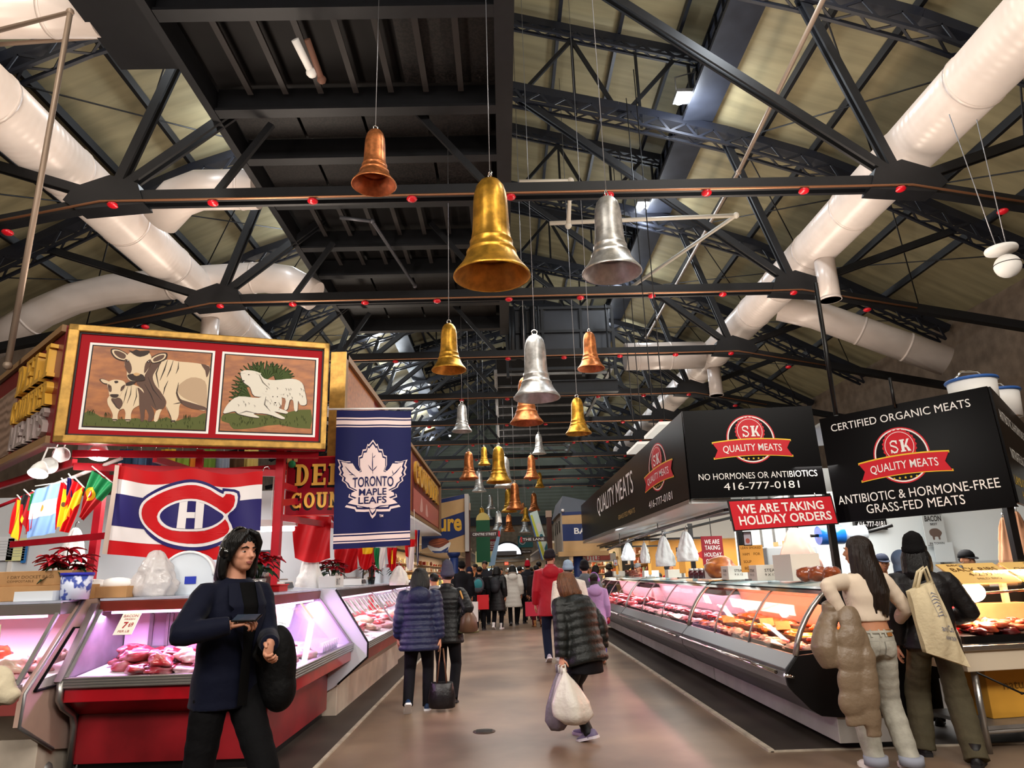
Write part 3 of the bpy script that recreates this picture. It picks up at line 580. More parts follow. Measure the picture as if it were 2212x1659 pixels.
# end plates
pl = [(5.77, .715), (6.40, 1.385), (6.72, 1.385), (6.72, .14), (6.22, .235), (5.76, .483)]
ho = [tuple(atX(px, py, -3.69))[1:] for px, py in ((72, 1494), (158, 1356), (200, 1354), (150, 1472))]
off = Vector(cU.location)
ep = holed(pl, ho, lambda u, v, d: Vector((d, u, v)), -3.73, -3.69).xf(Matrix.Translation(-off)).build('end_plate', BEIGE, cU)
mb = MB()
for a, b in zip(ho, ho[1:]+ho[:1]): mb.beam((-3.688, *a), (-3.688, *b), .012, .035, up=(1, 0, 0))
mb.xf(Matrix.Translation(-off)).build('window_seal', RUBBER, ep); MB().prism([p for p in ho], lambda u, v, d: Vector((d, u, v)), -3.715, -3.712).xf(Matrix.Translation(-off)).build('window_pane', GLASS, ep)
MB().tube([(-3.68, 6.22, .235), (-3.68, 5.76, .483), (-3.68, 5.77, .715), (-3.68, 6.40, 1.385)], .014, 6).xf(Matrix.Translation(-off)).build('edge_trim', DULLSTEEL, cU)
MB().prism([(.0, .59), (.0, .78), (.36, 1.28), (.92, 1.38), (.92, .06), (.25, .06), (.25, .45), (.03, .59)], lambda u, v, d: Vector((d, u, v)), -.05, -.01).build('end_panel', DULLSTEEL, cA)
MB().beam((-.03, -.03, .74), (-.03, .37, 1.33), .06, .06, up=(0, -1, 1)).build('end_trim', ALU, cA)
MB().tube([(-.02, -.02, .76), (-.02, -.02, .62), (-.02, .05, .55), (-.02, .2, .47), (-.02, .24, .38), (-.02, .25, .05)], .028, 8).build('profile_trim', ALU, cA)
MB().prism([(-.03, .62), (-.03, .78), (.36, 1.37), (.92, 1.42), (.92, .02), (.36, .3), (.3, .34)], lambda u, v, d: Vector((d, u, v)), -.06, -.015).build('end_plate', mat('pale_blue_end', '#c9ccd6', .35), cC)
MB().tube([(-.06, .36, 1.37), (-.06, -.03, .78), (-.06, -.03, .62), (-.06, .3, .34)], .012, 6).build('edge_trim', BLACK, cC)
G1 = 'vacuum packed meat in the red pink lit case'
fill(MA, 20, .14, .84, [MEATRED, MEATRED, MEATDARK], 'dark red meat cut heaped at the left of the pink lit red case', 'red cuts in the pink lit case', (.8, 1.1), layers=2)
fill(MA, 22, .66, 1.5, [MEATPINK, MEATRED, MEATPINK], 'pale pink wrapped meat heaped right of the red cuts in the red case', 'pale cuts in the pink lit case', (.7, 1.0), layers=2)
fill(MB_, 10, .5, 1.3, [MEATPINK], 'pale wrapped meat pack in the short case beside the aisle', 'pale packs in the short case', (.7, .95), y0=.12, y1=.5)
fill(MB_, 3, 1.2, 1.6, [MEATDARK], 'dark sliced meat lying alone in the short pink case', 'dark slices in the short case', (.6, .8), small=False, y0=.3, y1=.5)
fill(MU, 32, 1.0, 2.75, [MEATPINK, MEATPINK, MEATPINK, CHICK], 'pale wrapped meat piled under the glass at the left edge', 'pale meat in the left edge case', (.8, 1.15), layers=2)
fill(MU, 4, 1.9, 2.3, [MEATORG], 'orange red meat on top of the pale pile at the left edge', 'orange meat in the left edge case', (.9, 1.2), layers=1, y0=.3, y1=.6, z0=.87)
fill(MC, 46, .15, 4.8, [MEATPINK, MEATRED, MEATPINK, CHICK], 'pink wrapped meat piled in the long cream case beside the aisle', 'meat piled in the long cream case', (.8, 1.2), layers=2)
fill(MG, 12, .15, 5.6, [MEATPINK, MEATRED], 'pink meat piled in the far cream case on the left', 'meat piled in the far cream case', (1, 1.4), layers=2)
mb = MB()
for k in range(9): mb.box((1.25+k*.075, .16, .83), (.02, .24, .1), rot=Matrix.Rotation(.5, 3, 'Y'))
o = thing('tray_rack', 'pale ribbed rack at the front of the short pink lit case', 'rack', MB_ @ Vector((0, 0, 0)), R(90)); mb.build('rib', mat('translucent_rack', '#d5c8da', .3), o)
for nm, M_, x, y, z, tilt, big in (('white price card hung in the red case reading in red pen', MA, .32, .27, 1.17, -40, 1), ('speckled white price card hung in the short case', MB_, 1.5, .30, 1.18, -40, 0)):
    o = thing('price_card', nm, 'price card', M_ @ Vector((x, y-.01, z)), 0 if big else R(90))
    rt_ = Matrix.Rotation(R(tilt), 3, 'X'); w_, h_ = (.16, .22) if big else (.09, .2)
    MB().box((0, 0, 0), (w_, .003, h_), rot=rt_).build('card', PAPER, o)
    f0 = plane(rt_ @ Vector((-w_/2, -.003, h_/2)), rt_ @ Vector((w_, 0, 0)), rt_ @ Vector((0, 0, -h_)))
    if big:
        RP_ = C('#a5262c', .6)
        text('BACON', f0, (.12, .08, .9, .2), RP_, o, lift=.001); text('FRESH', f0, (.25, .25, .8, .33), RP_, o, lift=.001); text('7', f0, (.3, .42, .55, .72), RP_, o, .03, lift=.001); text('69', f0, (.6, .45, .85, .66), RP_, o, .02, lift=.001); text('PER LB', f0, (.2, .8, .8, .9), RP_, o, lift=.001)
# price tags under the hood of the long case and the left edge case
for i in range(15):
    o = thing('price_tag', 'small white price tag clipped along the glass of the long cream case', 'price tag', MC @ Vector((.25+i*.30, .31, 1.14)), R(90), 'price tags on the long cream case')
    rt_ = Matrix.Rotation(R(-40), 3, 'X'); MB().box((0, 0, 0), (.11, .004, .22), rot=rt_).build('card', PAPER, o); MB().box(rt_ @ Vector((0, -.004, .02)), (.05, .002, .03), rot=rt_).build('print', C('#8c8480'), o)
for i, x in enumerate((1.35, 1.95)):
    o = thing('price_card', ('tan price card on the hood of the left edge case, nearer the left', 'tan price card on the hood of the left edge case, nearer the beige end')[i], 'price card', MU @ Vector((x, .345, 1.32)))
    MB().box((0, 0, 0), (.16, .006, .08)).build('card', C('#cfa26a', .7), o); text('7.99' if i else '5.99', plane((-.07, -.004, .03), (.14, 0, 0), (0, 0, -.06)), (.1, .15, .9, .85), C('#7d4a20'), o, lift=.001)
for i in range(4):
    o = thing('price_tag', 'folded white price tag inside the glass at the left edge', 'price tag', MU @ Vector((1.25+i*.10, .30, 1.15)), 0, 'tags inside the left edge case'); MB().box((0, 0, 0), (.06, .004, .15), rot=Matrix.Rotation(R(-40), 3, 'X')).build('card', PAPER, o)
# ------------------------------------------------------------------ painted sign box
PA, PB = Vector((-4.29, 6.6, 0)), Vector((-1.89, 7.4, 0)); u_ = (PB-PA).normalized(); Lf = (PB-PA).length; Zt, Zb = 4.03, 2.83
CRIMSON = mat('sign_crimson', '#9c0715', .6, 0, .15); MAROON = mat('sign_maroon', '#6d1a1c', .4, vary=(2, .15)); PWHITE = mat('sign_white', '#ece7e2', .5); PBLACK = mat('sign_black_line', '#120d0c', .5)
sg = thing('painted_sign', 'big gold framed sign with a painted cow and calf and two sheep', 'sign', (PA.x, PA.y, Zb)); n_ = u_.cross(Vector((0, 0, 1)))   # towards the aisle
fp = lambda u, v, h=0: u_*u+Vector((0, 0, Zt-Zb-v))+n_*h       # metres from the top left corner
fn = lambda u, v, d: fp(u, v, -d)
MB().prism([(0, 0), (Lf, 0), (Lf, 1.2), (0, 1.2)], fn, 0, .1).build('board', CRIMSON, sg)
for q in ([(0, 0), (Lf, 0), (Lf, .075), (0, .075)], [(0, 1.125), (Lf, 1.125), (Lf, 1.2), (0, 1.2)], [(0, 0), (.1, 0), (.1, 1.2), (0, 1.2)], [(Lf-.06, 0), (Lf, 0), (Lf, 1.2), (Lf-.06, 1.2)]):
    MB().prism(q, fn, -.035, .0).build('gold_frame', GOLD, sg, .012)
for q in ((.1, .075, Lf-.06, .09), (.1, 1.11, Lf-.06, 1.125), (.1, .075, .115, 1.125), (Lf-.075, .075, Lf-.06, 1.125)):
    MB().prism([(q[0], q[1]), (q[2], q[1]), (q[2], q[3]), (q[0], q[3])], fn, -.012, 0).build('inner_line', PBLACK, sg)
S5 = lambda pts: pts
CRM, CRD, BRN, BRD = C('#d9c3a2', .55), C('#b59a7c', .55), C('#5d4438', .6), C('#35261f', .6); GRS, GRD = C('#5b6138', .7), C('#363c20', .7)
x0, x1 = .235, 1.325; rect = lambda a, b, c, d: [(a, b), (c, b), (c, d), (a, d)]
def pic(fr_, corners, layers, nm):
    a, b, c, d = fr_; qm = quadmap(corners); conv = []
    art('white_border', [(PWHITE, [rect(a-.035, b-.035, c+.035, d+.035)])], fp, sg, lift=.003); art('black_border', [(PBLACK, [rect(a-.012, b-.012, c+.012, d+.012)])], fp, sg, lift=.005)
    MB().prism(rect(a, b, c, d), fn, -.010, -.006).build('plywood_panel', WOODB, sg)
    for m, polys in layers: conv.append((m, [[(a+(c-a)*min(max(u, .0), 1), b+(d-b)*min(max(v, 0), 1)) for u, v in qm(p)] for p in polys]))
    art(nm, conv, lambda u, v, h: fp(u, v, .0105+h), sg, lift=.0006)
sm = smoothp
tufts = lambda pts, w, l, m=0: [stroke([(x, y), (x+random.uniform(-w, w)*.5, y-l*.6), (x+random.uniform(-w, w), y-l)], 2.6) for x, y in pts]
random.seed(3)
gp = lambda n_, xa, xb, ya, yb: [(random.uniform(xa, xb), random.uniform(ya, yb)) for _ in range(n_)]
cow = [(GRS, [sm([(685, 1150), (700, 1010), (760, 995), (830, 1050), (900, 1060), (1000, 1075), (1130, 1060), (1250, 1095), (1380, 1045), (1450, 1090), (1540, 1050), (1640, 1040), (1720, 995), (1706, 1180)], 2)]),
 (GRD, tufts(gp(45, 700, 1700, 1080, 1170), 14, 40)+tufts([(730+i*9, 1040) for i in range(6)]+[(860+i*9, 1070) for i in range(6)]+[(1520+i*9, 1080) for i in range(8)], 16, 70)),
 (CRM, [sm([(1390, 400), (1500, 420), (1600, 430), (1690, 445), (1775, 480), (1766, 600), (1755, 700), (1740, 830), (1730, 960), (1640, 955), (1560, 920), (1510, 885), (1490, 930), (1485, 1000), (1475, 1050), (1450, 1095), (1420, 1095), (1415, 1040), (1395, 990), (1375, 930), (1380, 870), (1350, 800), (1320, 740), (1260, 680), (1220, 600), (1250, 470)], 3)]),
 (CRD, [sm([(1490, 690), (1600, 600), (1720, 640), (1735, 800), (1728, 930), (1640, 890), (1530, 830), (1480, 760)], 3)]),
 (BRN, [sm([(1210, 560), (1130, 660), (1180, 740), (1210, 850), (1250, 920), (1300, 970), (1360, 940), (1375, 860), (1330, 760), (1290, 690), (1270, 600), (1300, 520), (1350, 420), (1270, 440)], 3), sm([(1490, 680), (1478, 760), (1500, 840), (1560, 870), (1640, 900), (1725, 935), (1726, 962), (1600, 950), (1500, 885), (1465, 780)], 3), sm([(1690, 445), (1766, 475), (1760, 540), (1735, 600), (1725, 520)], 2)]),
 (BRD, [stroke([(1400, 405), (1370, 520), (1330, 640)], 6), stroke([(1450, 410), (1420, 520), (1390, 600)], 5), stroke([(1495, 425), (1490, 500), (1470, 560)], 5), stroke([(1340, 430), (1300, 560), (1320, 720)], 6), stroke([(1230, 600), (1270, 740), (1340, 860)], 6), stroke([(1200, 680), (1250, 800), (1290, 940)], 5), stroke([(1400, 640), (1370, 720), (1355, 800)], 5), stroke([(1490, 660), (1470, 780), (1510, 880)], 6), stroke([(1380, 930), (1410, 1030), (1425, 1090)], 4), stroke([(1440, 900), (1480, 890), (1520, 880)], 5)]),
 (CRM, [sm([(905, 820), (890, 900), (910, 960), (930, 1030), (925, 1088), (965, 1088), (970, 1030), (985, 980), (1020, 960), (1035, 1010), (1030, 1088), (1075, 1088), (1080, 1020), (1100, 960), (1150, 920), (1180, 900), (1190, 760), (1130, 700), (1040, 690)], 3), sm([(1290, 980), (1270, 1088), (1300, 1090), (1325, 1000), (1340, 960)], 2)]),
 (BRN, [sm([(1150, 920), (1160, 1030), (1158, 1088), (1185, 1088), (1200, 960), (1228, 1030), (1218, 1090), (1250, 1090), (1275, 1000), (1240, 900), (1190, 780), (1140, 720), (1150, 800)], 3), sm([(920, 850), (990, 840), (1015, 900), (985, 965), (945, 920)], 3)]),
 (BRD, [stroke([(1060, 710), (1040, 800), (1020, 900)], 4), stroke([(1090, 705), (1080, 800), (1050, 900)], 4), stroke([(1130, 720), (1130, 820), (1100, 930)], 4), stroke([(930, 860), (960, 940), (1000, 980)], 5)]+[[(925, 1075), (965, 1075), (965, 1088), (925, 1088)], [(1030, 1075), (1075, 1075), (1075, 1088), (1030, 1088)], [(1418, 1080), (1455, 1080), (1450, 1096), (1420, 1096)]]),
 (BRD, [sm([(1072, 350), (1000, 290), (935, 284), (930, 335), (965, 395), (1030, 422), (1052, 405)], 3), sm([(1258, 385), (1330, 330), (1398, 324), (1390, 392), (1330, 434), (1268, 444)], 3), sm([(900, 655), (850, 625), (830, 645), (862, 683), (905, 688)], 3), sm([(1040, 680), (1090, 652), (1128, 660), (1090, 698), (1045, 703)], 3)]),
 (CRM, [sm([(1062, 350), (1000, 300), (945, 295), (943, 335), (975, 388), (1030, 412), (1046, 400)], 3), sm([(1266, 390), (1330, 342), (1386, 336), (1378, 386), (1328, 424), (1274, 436)], 3), sm([(905, 658), (852, 632), (840, 645), (865, 676), (905, 680)], 3)]),
 (BRN, [sm([(1050, 352), (1000, 312), (958, 308), (962, 345), (1000, 388), (1040, 396)], 3), sm([(1282, 392), (1332, 355), (1374, 348), (1366, 382), (1326, 414), (1284, 426)], 3)]),
 (CRM, [sm([(1080, 330), (1140, 305), (1230, 315), (1264, 370), (1255, 450), (1232, 520), (1205, 580), (1198, 635), (1150, 652), (1080, 645), (1056, 595), (1056, 530), (1038, 470), (1048, 400)], 3), sm([(900, 665), (950, 638), (1020, 648), (1044, 690), (1022, 745), (988, 820), (950, 848), (910, 822), (902, 760), (892, 705)], 3)]),
 (BRN, [sm([(1046, 400), (1085, 440), (1098, 520), (1074, 570), (1042, 490)], 3), sm([(1254, 400), (1212, 450), (1200, 560), (1236, 505), (1260, 440)], 3), sm([(895, 690), (925, 710), (925, 770), (905, 770)], 2), sm([(1040, 690), (1005, 720), (1000, 770), (1025, 740)], 2)]),
 (BRD, [sm([(1075, 300), (1110, 310), (1140, 288), (1170, 305), (1250, 300), (1235, 345), (1170, 375), (1120, 350)], 2), sm([(1058, 590), (1100, 568), (1180, 572), (1204, 612), (1192, 645), (1100, 648)], 3), sm([(912, 805), (950, 800), (985, 805), (965, 840), (925, 835)], 2), ell(1065, 425, 16, 11, 10), ell(1238, 430, 15, 11, 10), ell(910, 718, 9, 7, 8), ell(1020, 718, 9, 7, 8), sm([(950, 655), (975, 650), (985, 665), (960, 680)], 2)]),
 (C('#c9a06e', .5), [sm([(1108, 572), (1135, 555), (1168, 574), (1135, 594)], 2)]), (PWHITE, [ell(1068, 422, 4, 4, 6), ell(1240, 427, 4, 4, 6)])]
pic((x0, .21, x1, 1.03), [(790, 250), (1785, 325), (1706, 1182), (685, 1152)], cow, 'cow_painting')
WOOL, WOOLD, LEAFG, LEAFD = C('#d8d2c4', .7), C('#77706a', .7), C('#46542f', .7), C('#2b361e', .7)
def fern(cx, cy_, L_, a, n_=7):
    out = []
    for i in range(n_):
        b = a+(i-(n_-1)/2)*.28; out.append(stroke([(cx, cy_), (cx+L_*.5*math.cos(b), cy_-L_*.5*math.sin(b)), (cx+L_*math.cos(b), cy_-L_*math.sin(b))], 11))
    return out
ferns = sum([fern(x, y, l, a) for x, y, l, a in ((1610, 430, 150, 1.5), (1680, 430, 130, .9), (1730, 420, 90, .5), (1540, 420, 130, 2.0), (1500, 480, 130, 2.5), (1500, 560, 150, 2.9), (1460, 600, 110, 2.8), (1580, 380, 90, 2.2), (1660, 380, 80, 1.2))], [])
stsh = sm([(1436, 375), (1480, 357), (1560, 372), (1600, 420), (1680, 432), (1800, 420), (1870, 450), (1892, 520), (1904, 612), (1860, 622), (1842, 590), (1836, 662), (1814, 662), (1806, 590), (1782, 585), (1764, 652), (1740, 652), (1748, 572), (1640, 560), (1530, 556), (1500, 490), (1462, 458), (1446, 430)], 3)
lysh = sm([(1314, 672), (1350, 610), (1420, 560), (1560, 570), (1606, 530), (1640, 520), (1700, 522), (1722, 560), (1722, 620), (1704, 645), (1764, 672), (1752, 688), (1668, 672), (1742, 716), (1722, 728), (1620, 692), (1520, 688), (1562, 714), (1530, 718), (1420, 694), (1390, 672), (1322, 690)], 3)
wl = []
for i in range(70):
    x, y = random.uniform(1400, 1890), random.uniform(390, 660)
    if (x > 1600 and y < 560 and y > 440) or (1400 < x < 1700 and 575 < y < 670) or (x > 1800 and y < 600 and y > 450): wl.append(stroke([(x, y), (x+9, y+9), (x+6, y+20)], 2.4))
sheep = [(GRS, [sm([(1308, 700), (1400, 684), (1600, 700), (1750, 680), (1935, 655), (1930, 800), (1700, 770), (1560, 790), (1500, 800), (1380, 805), (1350, 762), (1300, 745)], 2)]), (GRD, tufts(gp(55, 1320, 1920, 715, 790), 8, 24)), (LEAFD, ferns), (LEAFG, [[(x+3, y+2) for x, y in p[::2]] for p in ferns if len(p[::2]) > 2]),
 (BRD, [[(x+(4 if x > 1650 else -4), y+3) for x, y in stsh]]), (WOOL, [stsh]), (BRD, [[(x-3, y+4) for x, y in lysh]]), (WOOL, [lysh]), (WOOLD, wl+[stroke([(1560, 380), (1590, 450), (1640, 500)], 4), stroke([(1420, 690), (1470, 672), (1560, 690)], 4), stroke([(1610, 560), (1600, 620), (1640, 670)], 5), stroke([(1700, 600), (1720, 640), (1700, 660)], 4)]),
 (WOOL, [sm([(1628, 530), (1700, 530), (1712, 575), (1690, 615), (1672, 616), (1645, 580)], 3), sm([(1586, 528), (1622, 524), (1632, 540), (1600, 542)], 2), sm([(1708, 526), (1748, 520), (1752, 532), (1715, 545)], 2), sm([(1436, 368), (1462, 366), (1466, 380), (1440, 382)], 2), sm([(1540, 374), (1580, 380), (1560, 392)], 2)]),
 (BRD, [ell(1660, 560, 4, 5, 8), ell(1692, 560, 4, 5, 8), ell(1676, 606, 7, 5, 8), ell(1492, 392, 5, 4, 8), ell(1455, 440, 7, 5, 8)])]
pic((1.465, .21, Lf-.15, 1.03), [(1335, 237), (1970, 277), (1940, 837), (1283, 817)], sheep, 'sheep_painting')
# left side of the same stall: maroon board with raised letters
LA, LBp = Vector((-4.33, 6.62, 0)), Vector((-6.25, 8.45, 0)); uL = (LA-LBp).normalized(); LL = (LA-LBp).length
sl = thing('side_sign', 'maroon side board with raised gold letters left of the cow painting', 'sign', (LBp.x, LBp.y, Zb)); nL = uL.cross(Vector((0, 0, 1)))
fl_ = lambda u, v, h=0: uL*u+Vector((0, 0, 1.2-v))+nL*h
MB().prism([(0, 0), (LL, 0), (LL, 1.2), (0, 1.2)], lambda u, v, d: fl_(u, v, -d), 0, .08).build('board', MAROON, sl)
for q in ((0, 0, LL, .07), (0, 1.13, LL, 1.2)): MB().prism(rect(*q), lambda u, v, d: fl_(u, v, -d), -.04, 0).build('wood_frame', mat('brown_frame_wood', '#8a6a48', .5), sl)
MB().prism(rect(0.05, .3, 1.05, 1.1), lambda u, v, d: fl_(u, v, -d), -.012, 0).build('grey_panel', mat('dull_carved_panel', '#8b7263', .5, wave=('Z', 3, .5, 4)), sl)
def slab(ch):   # block letters with slab serifs, unit cell, v up
    r = lambda a, b, c, d: [(a, b), (c, b), (c, d), (a, d)]
    bowl = lambda yc, ry, x=.4, rx=.52, t=.26, ti=.13: ell(x, yc, rx, ry, 14, 90, -90)+ell(x, yc, rx-t, ry-ti, 14, -90, 90)
    ring = lambda a0, a1: ell(.5, .5, .48, .5, 22, a0, a1)+ell(.5, .5, .22, .36, 22, a1, a0)
    st_ = [r(.12, 0, .4, 1), r(.02, 0, .5, .12), r(.02, .88, .5, 1)]
    return {'D': st_+[bowl(.5, .5)], 'E': st_+[r(.4, .87, .92, 1), r(.78, .66, .92, 1), r(.4, .44, .7, .57), r(.4, 0, .95, .13), r(.8, 0, .95, .34)], 'L': st_+[r(.4, 0, .95, .13), r(.8, 0, .95, .36)], 'I': [r(.36, 0, .64, 1), r(.22, 0, .78, .12), r(.22, .88, .78, 1)],
     'O': [ell(.5, .5, .48, .5, 24, 0, 359.9)+ell(.5, .5, .22, .36, 24, 359.9, 0)], 'C': [ring(50, 310), r(.76, .64, .9, .98), r(.76, .02, .9, .3)], 'U': [r(.1, .3, .38, 1), r(0, .88, .48, 1), r(.64, .3, .88, 1), r(.54, .88, .98, 1), ell(.49, .34, .39, .34, 16, 180, 360)+ell(.51, .34, .13, .2, 16, 360, 180)],
     'N': [r(.1, 0, .3, 1), r(0, 0, .42, .11), r(.7, 0, .9, 1), r(.58, .88, 1, 1), [(.02, 1), (.34, 1), (.9, 0), (.66, 0)]], 'T': [r(.36, 0, .64, 1), r(.22, 0, .78, .12), r(.02, .87, .98, 1), r(.02, .64, .15, 1), r(.85, .64, .98, 1)],
     'R': st_+[bowl(.73, .27, .4, .48, .26, .12), [(.45, .48), (.7, .48), (1, 0), (.72, 0)]], 'M': [r(.06, 0, .26, 1), r(.74, 0, .96, 1), r(0, 0, .34, .1), r(.66, 0, 1, .1), [(.06, 1), (.3, 1), (.56, .2), (.44, .2)], [(.94, 1), (.72, 1), (.44, .2), (.56, .2)]], 'A': [[(.0, 0), (.2, 0), (.55, .9), (.45, 1)], [(.45, 1), (.62, 1), (1, 0), (.72, 0)], r(.25, .28, .75, .4), r(0, 0, .3, .1), r(.62, 0, 1, .1)],
     'S': [stroke2([(.85, .75), (.7, .93), (.45, .95), (.2, .85), (.2, .66), (.4, .55), (.65, .46), (.82, .34), (.8, .15), (.55, .05), (.3, .06), (.12, .25)], .11)], 'K': st_+[[(.4, .42), (.75, 1), (.98, 1), (.5, .3)], [(.48, .55), (.62, .62), (1, 0), (.7, 0)]]}[ch]
def stroke2(pts, w):
    pts = [Vector(p).to_2d() for p in pts]; L_, R_ = [], []
    for i, p in enumerate(pts):
        t = (pts[min(i+1, len(pts)-1)]-pts[max(i-1, 0)]).normalized(); nn = Vector((-t.y, t.x)); L_.append(tuple(p+nn*w)); R_.append(tuple(p-nn*w))
    return L_+R_[::-1]
def slabword(word, fn_, box, mats, parent, d0, d1, gap=.12, name='letter'):   # one mesh per letter
    u0_, v0_, u1_, v1_ = box; wd = (u1_-u0_)/(len(word)+gap*(len(word)-1))
    for i, ch in enumerate(word):
        a = u0_+i*wd*(1+gap); mb = MB()
        for j_, p in enumerate(slab(ch)): mb.prism([(a+x*wd, v1_+(v0_-v1_)*y) for x, y in p], fn_, d0, d1+.0005*j_)
        o = mb.build(name, mats, parent)
GOLDL = mat('raised_gold_letters', '#d9a43c', .35, .2, coat=.4); SILVL = mat('raised_silver_letters', '#b5a5a0', .35, .3, coat=.4)
fnl = lambda u, v, d: fl_(u, v, d)
slabword('DELI', fnl, (1.25, .16, LL-.12, .50), GOLDL, sl, 0, .07); slabword('COUNTER', fnl, (1.15, .55, LL-.12, .80), GOLDL, sl, 0, .06); slabword('MEATS', fnl, (1.2, .83, LL-.12, 1.09), SILVL, sl, 0, .05)
# long side fascia along the aisle
fa = thing('side_sign', 'long maroon and plywood board with gold letters running along the left of the aisle', 'sign', (-1.95, 8.3, 2.72))
LFA = 13.4; ff = lambda u, v, h=0: Vector((h, u, 1.50-v))
fnf = lambda u, v, d: ff(u, v, d)
MB().prism(rect(0, 0, LFA, 1.5), fnf, -.1, 0).build('board', MAROON, fa)
for q in ((0, 0, LFA, .08), (0, 1.42, LFA, 1.5), (0, 0, .10, 1.5), (LFA-.2, 0, LFA, 1.5)): MB().prism(rect(*q), fnf, 0, .05).build('wood_frame', mat('brown_frame_wood', '#8a6a48', .5), fa)
MB().prism(rect(-.03, 0, 0, 1.5), fnf, -.14, .05).build('gold_end', GOLD, fa)
for a, b in ((.12, 2.1), (5.2, 6.6)): MB().prism(rect(a, .1, b, 1.4), fnf, 0, .012).build('plywood_panel', WOODB, fa)
art('carved_figure', [(BRD, [sm([(.7, 1.35), (.75, .9), (.9, .6), (1.05, .55), (1.1, .9), (1.25, 1.35)], 3), sm([(1.35, 1.35), (1.4, 1.05), (1.6, 1.0), (1.7, 1.35)], 3)]), (BRN, [sm([(.8, 1.3), (.9, .8), (1.0, .7), (1.05, 1.0), (1.1, 1.3)], 3), sm([(5.7, 1.2), (5.6, .7), (5.9, .45), (6.1, .8), (6.0, 1.25)], 3)])], lambda u, v, h: ff(u, v, .014+h), fa, lift=.001)
slabword('DELI', fnf, (2.6, .3, 4.8, .75), GOLDL, fa, 0, .04); slabword('COUNTER', fnf, (7.0, .22, 12.6, .72), GOLDL, fa, 0, .05); art('white_panel', [(C('#b8665c', .4), [rect(7.0, .85, 12.9, 1.35)]), (C('#d9a59a', .4), [sm([(8.2, 1.25), (8.5, .9), (8.8, 1.2)], 3), sm([(9.4, 1.25), (9.6, .95), (10, 1.25)], 3)])], ff, fa, lift=.003)
MB().box((-.35, LFA/2, -.04), (.8, LFA, .05)).build('white_soffit', WHITE, fa)
# hanging DELI COUNTER sign
hs = thing('hanging_sign', 'maroon hanging sign with gold shaded letters half behind the blue banner', 'sign', (-2.52, 8.14, 2.2))
fh = lambda u, v, h=0: Vector((u, -h, .69-v)); fhn = lambda u, v, d: fh(u, v, d)
MB().prism(rect(0, 0, .95, .69), fhn, -.03, 0).build('board', mat('sign_maroon_gloss', '#8b0f22', .3, coat=.4), hs, .004)
GOLDP = mat('gold_paint', '#f2be55', .5)
for w_, bx in (('DELI', (.10, .09, .86, .34)), ('COUNTER', (.06, .42, 1.14, .60))):
    if w_ == 'COUNTER': w_ = 'COUNTE'; bx = (.07, .42, .93, .60)
    slabword(w_, lambda u, v, d: fh(u-.018, v+.028, d), bx, BLACK, hs, 0, .001, name='letter_shadow'); slabword(w_, fhn, bx, GOLDP, hs, .004, .007)
art('trim_line', [(C('#c9342f', .4), [rect(0, 0, .95, .012), rect(0, .678, .95, .69), rect(0, 0, .012, .69)])], fh, hs, lift=.003)
o = thing('green_bulb_ornament', 'round green ornament taped to the corner of the maroon sign', 'ornament', (-2.45, 8.10, 2.80)); MB().ball((0, 0, 0), (.045, .03, .045), 0, 14, 8).build('ball', C('#1f7a4a', .3), o); MB().box((-.03, .0, .04), (.05, .01, .05)).box((.04, 0, .045), (.04, .01, .04)).build('tape', C('#caa56a', .7), o)
# ------------------------------------------------------------------ flags and banner
def cloth(c, wave, nf, drop=0):   # corners TL, TR, BR, BL in space; waves along the normal
    A, B, D_, E_ = [Vector(p) for p in c]; nn = (E_-A).cross(B-A).normalized()
    def f(u, v, h=0):
        p = (A*(1-u)+B*u)*(1-v)+(E_*(1-u)+D_*u)*v; w_ = wave(u, v); return p+nn*(w_+h)+Vector((0, 0, -drop(u, v) if drop else 0))
    return f
NAVY = mat('flag_navy_cloth', '#12174a', .6, 0, .2); BLUEF = mat('flag_purple_blue_cloth', '#251f60', .5, 0, .25); REDF = mat('flag_red_cloth', '#c00d16', .5, 0, .25); WHF = mat('flag_white_cloth', '#e8e2e2', .55)
def flag(name, label, corners, layers, wave, drop=0, cat='flag', group=None, step=.035, back=None):
    o = thing(name, label, cat, corners[0], 0, group); c0 = Vector(corners[0]); f = cloth([Vector(p)-c0 for p in corners], wave, 0, drop)
    art('cloth', layers, f, o, min(step, .06), .003)
    return o, f
qm = quadmap([(735, 985), (1630, 1030), (1605, 1592), (640, 1530)])
F2 = lambda pts: qm(pts)
full = [(0, 0), (1, 0), (1, 1), (0, 1)]; rr = lambda a, b, c, d: [(a, b), (c, b), (c, d), (a, d)]
bo = sm([(862, 1270), (868, 1200), (915, 1145), (1000, 1100), (1100, 1080), (1210, 1078), (1300, 1092), (1372, 1124), (1380, 1110), (1480, 1140), (1470, 1250), (1418, 1300), (1458, 1400), (1420, 1450), (1300, 1500), (1200, 1512), (1100, 1500), (1000, 1470), (920, 1415), (872, 1340)], 3)
wh = sm([(862, 1270), (880, 1205), (930, 1155), (1010, 1118), (1100, 1100), (1210, 1096), (1300, 1112), (1376, 1148), (1390, 1130), (1466, 1152), (1458, 1242), (1404, 1294), (1436, 1385), (1390, 1440), (1300, 1476), (1200, 1490), (1100, 1478), (1000, 1446), (930, 1395), (880, 1335)], 3)
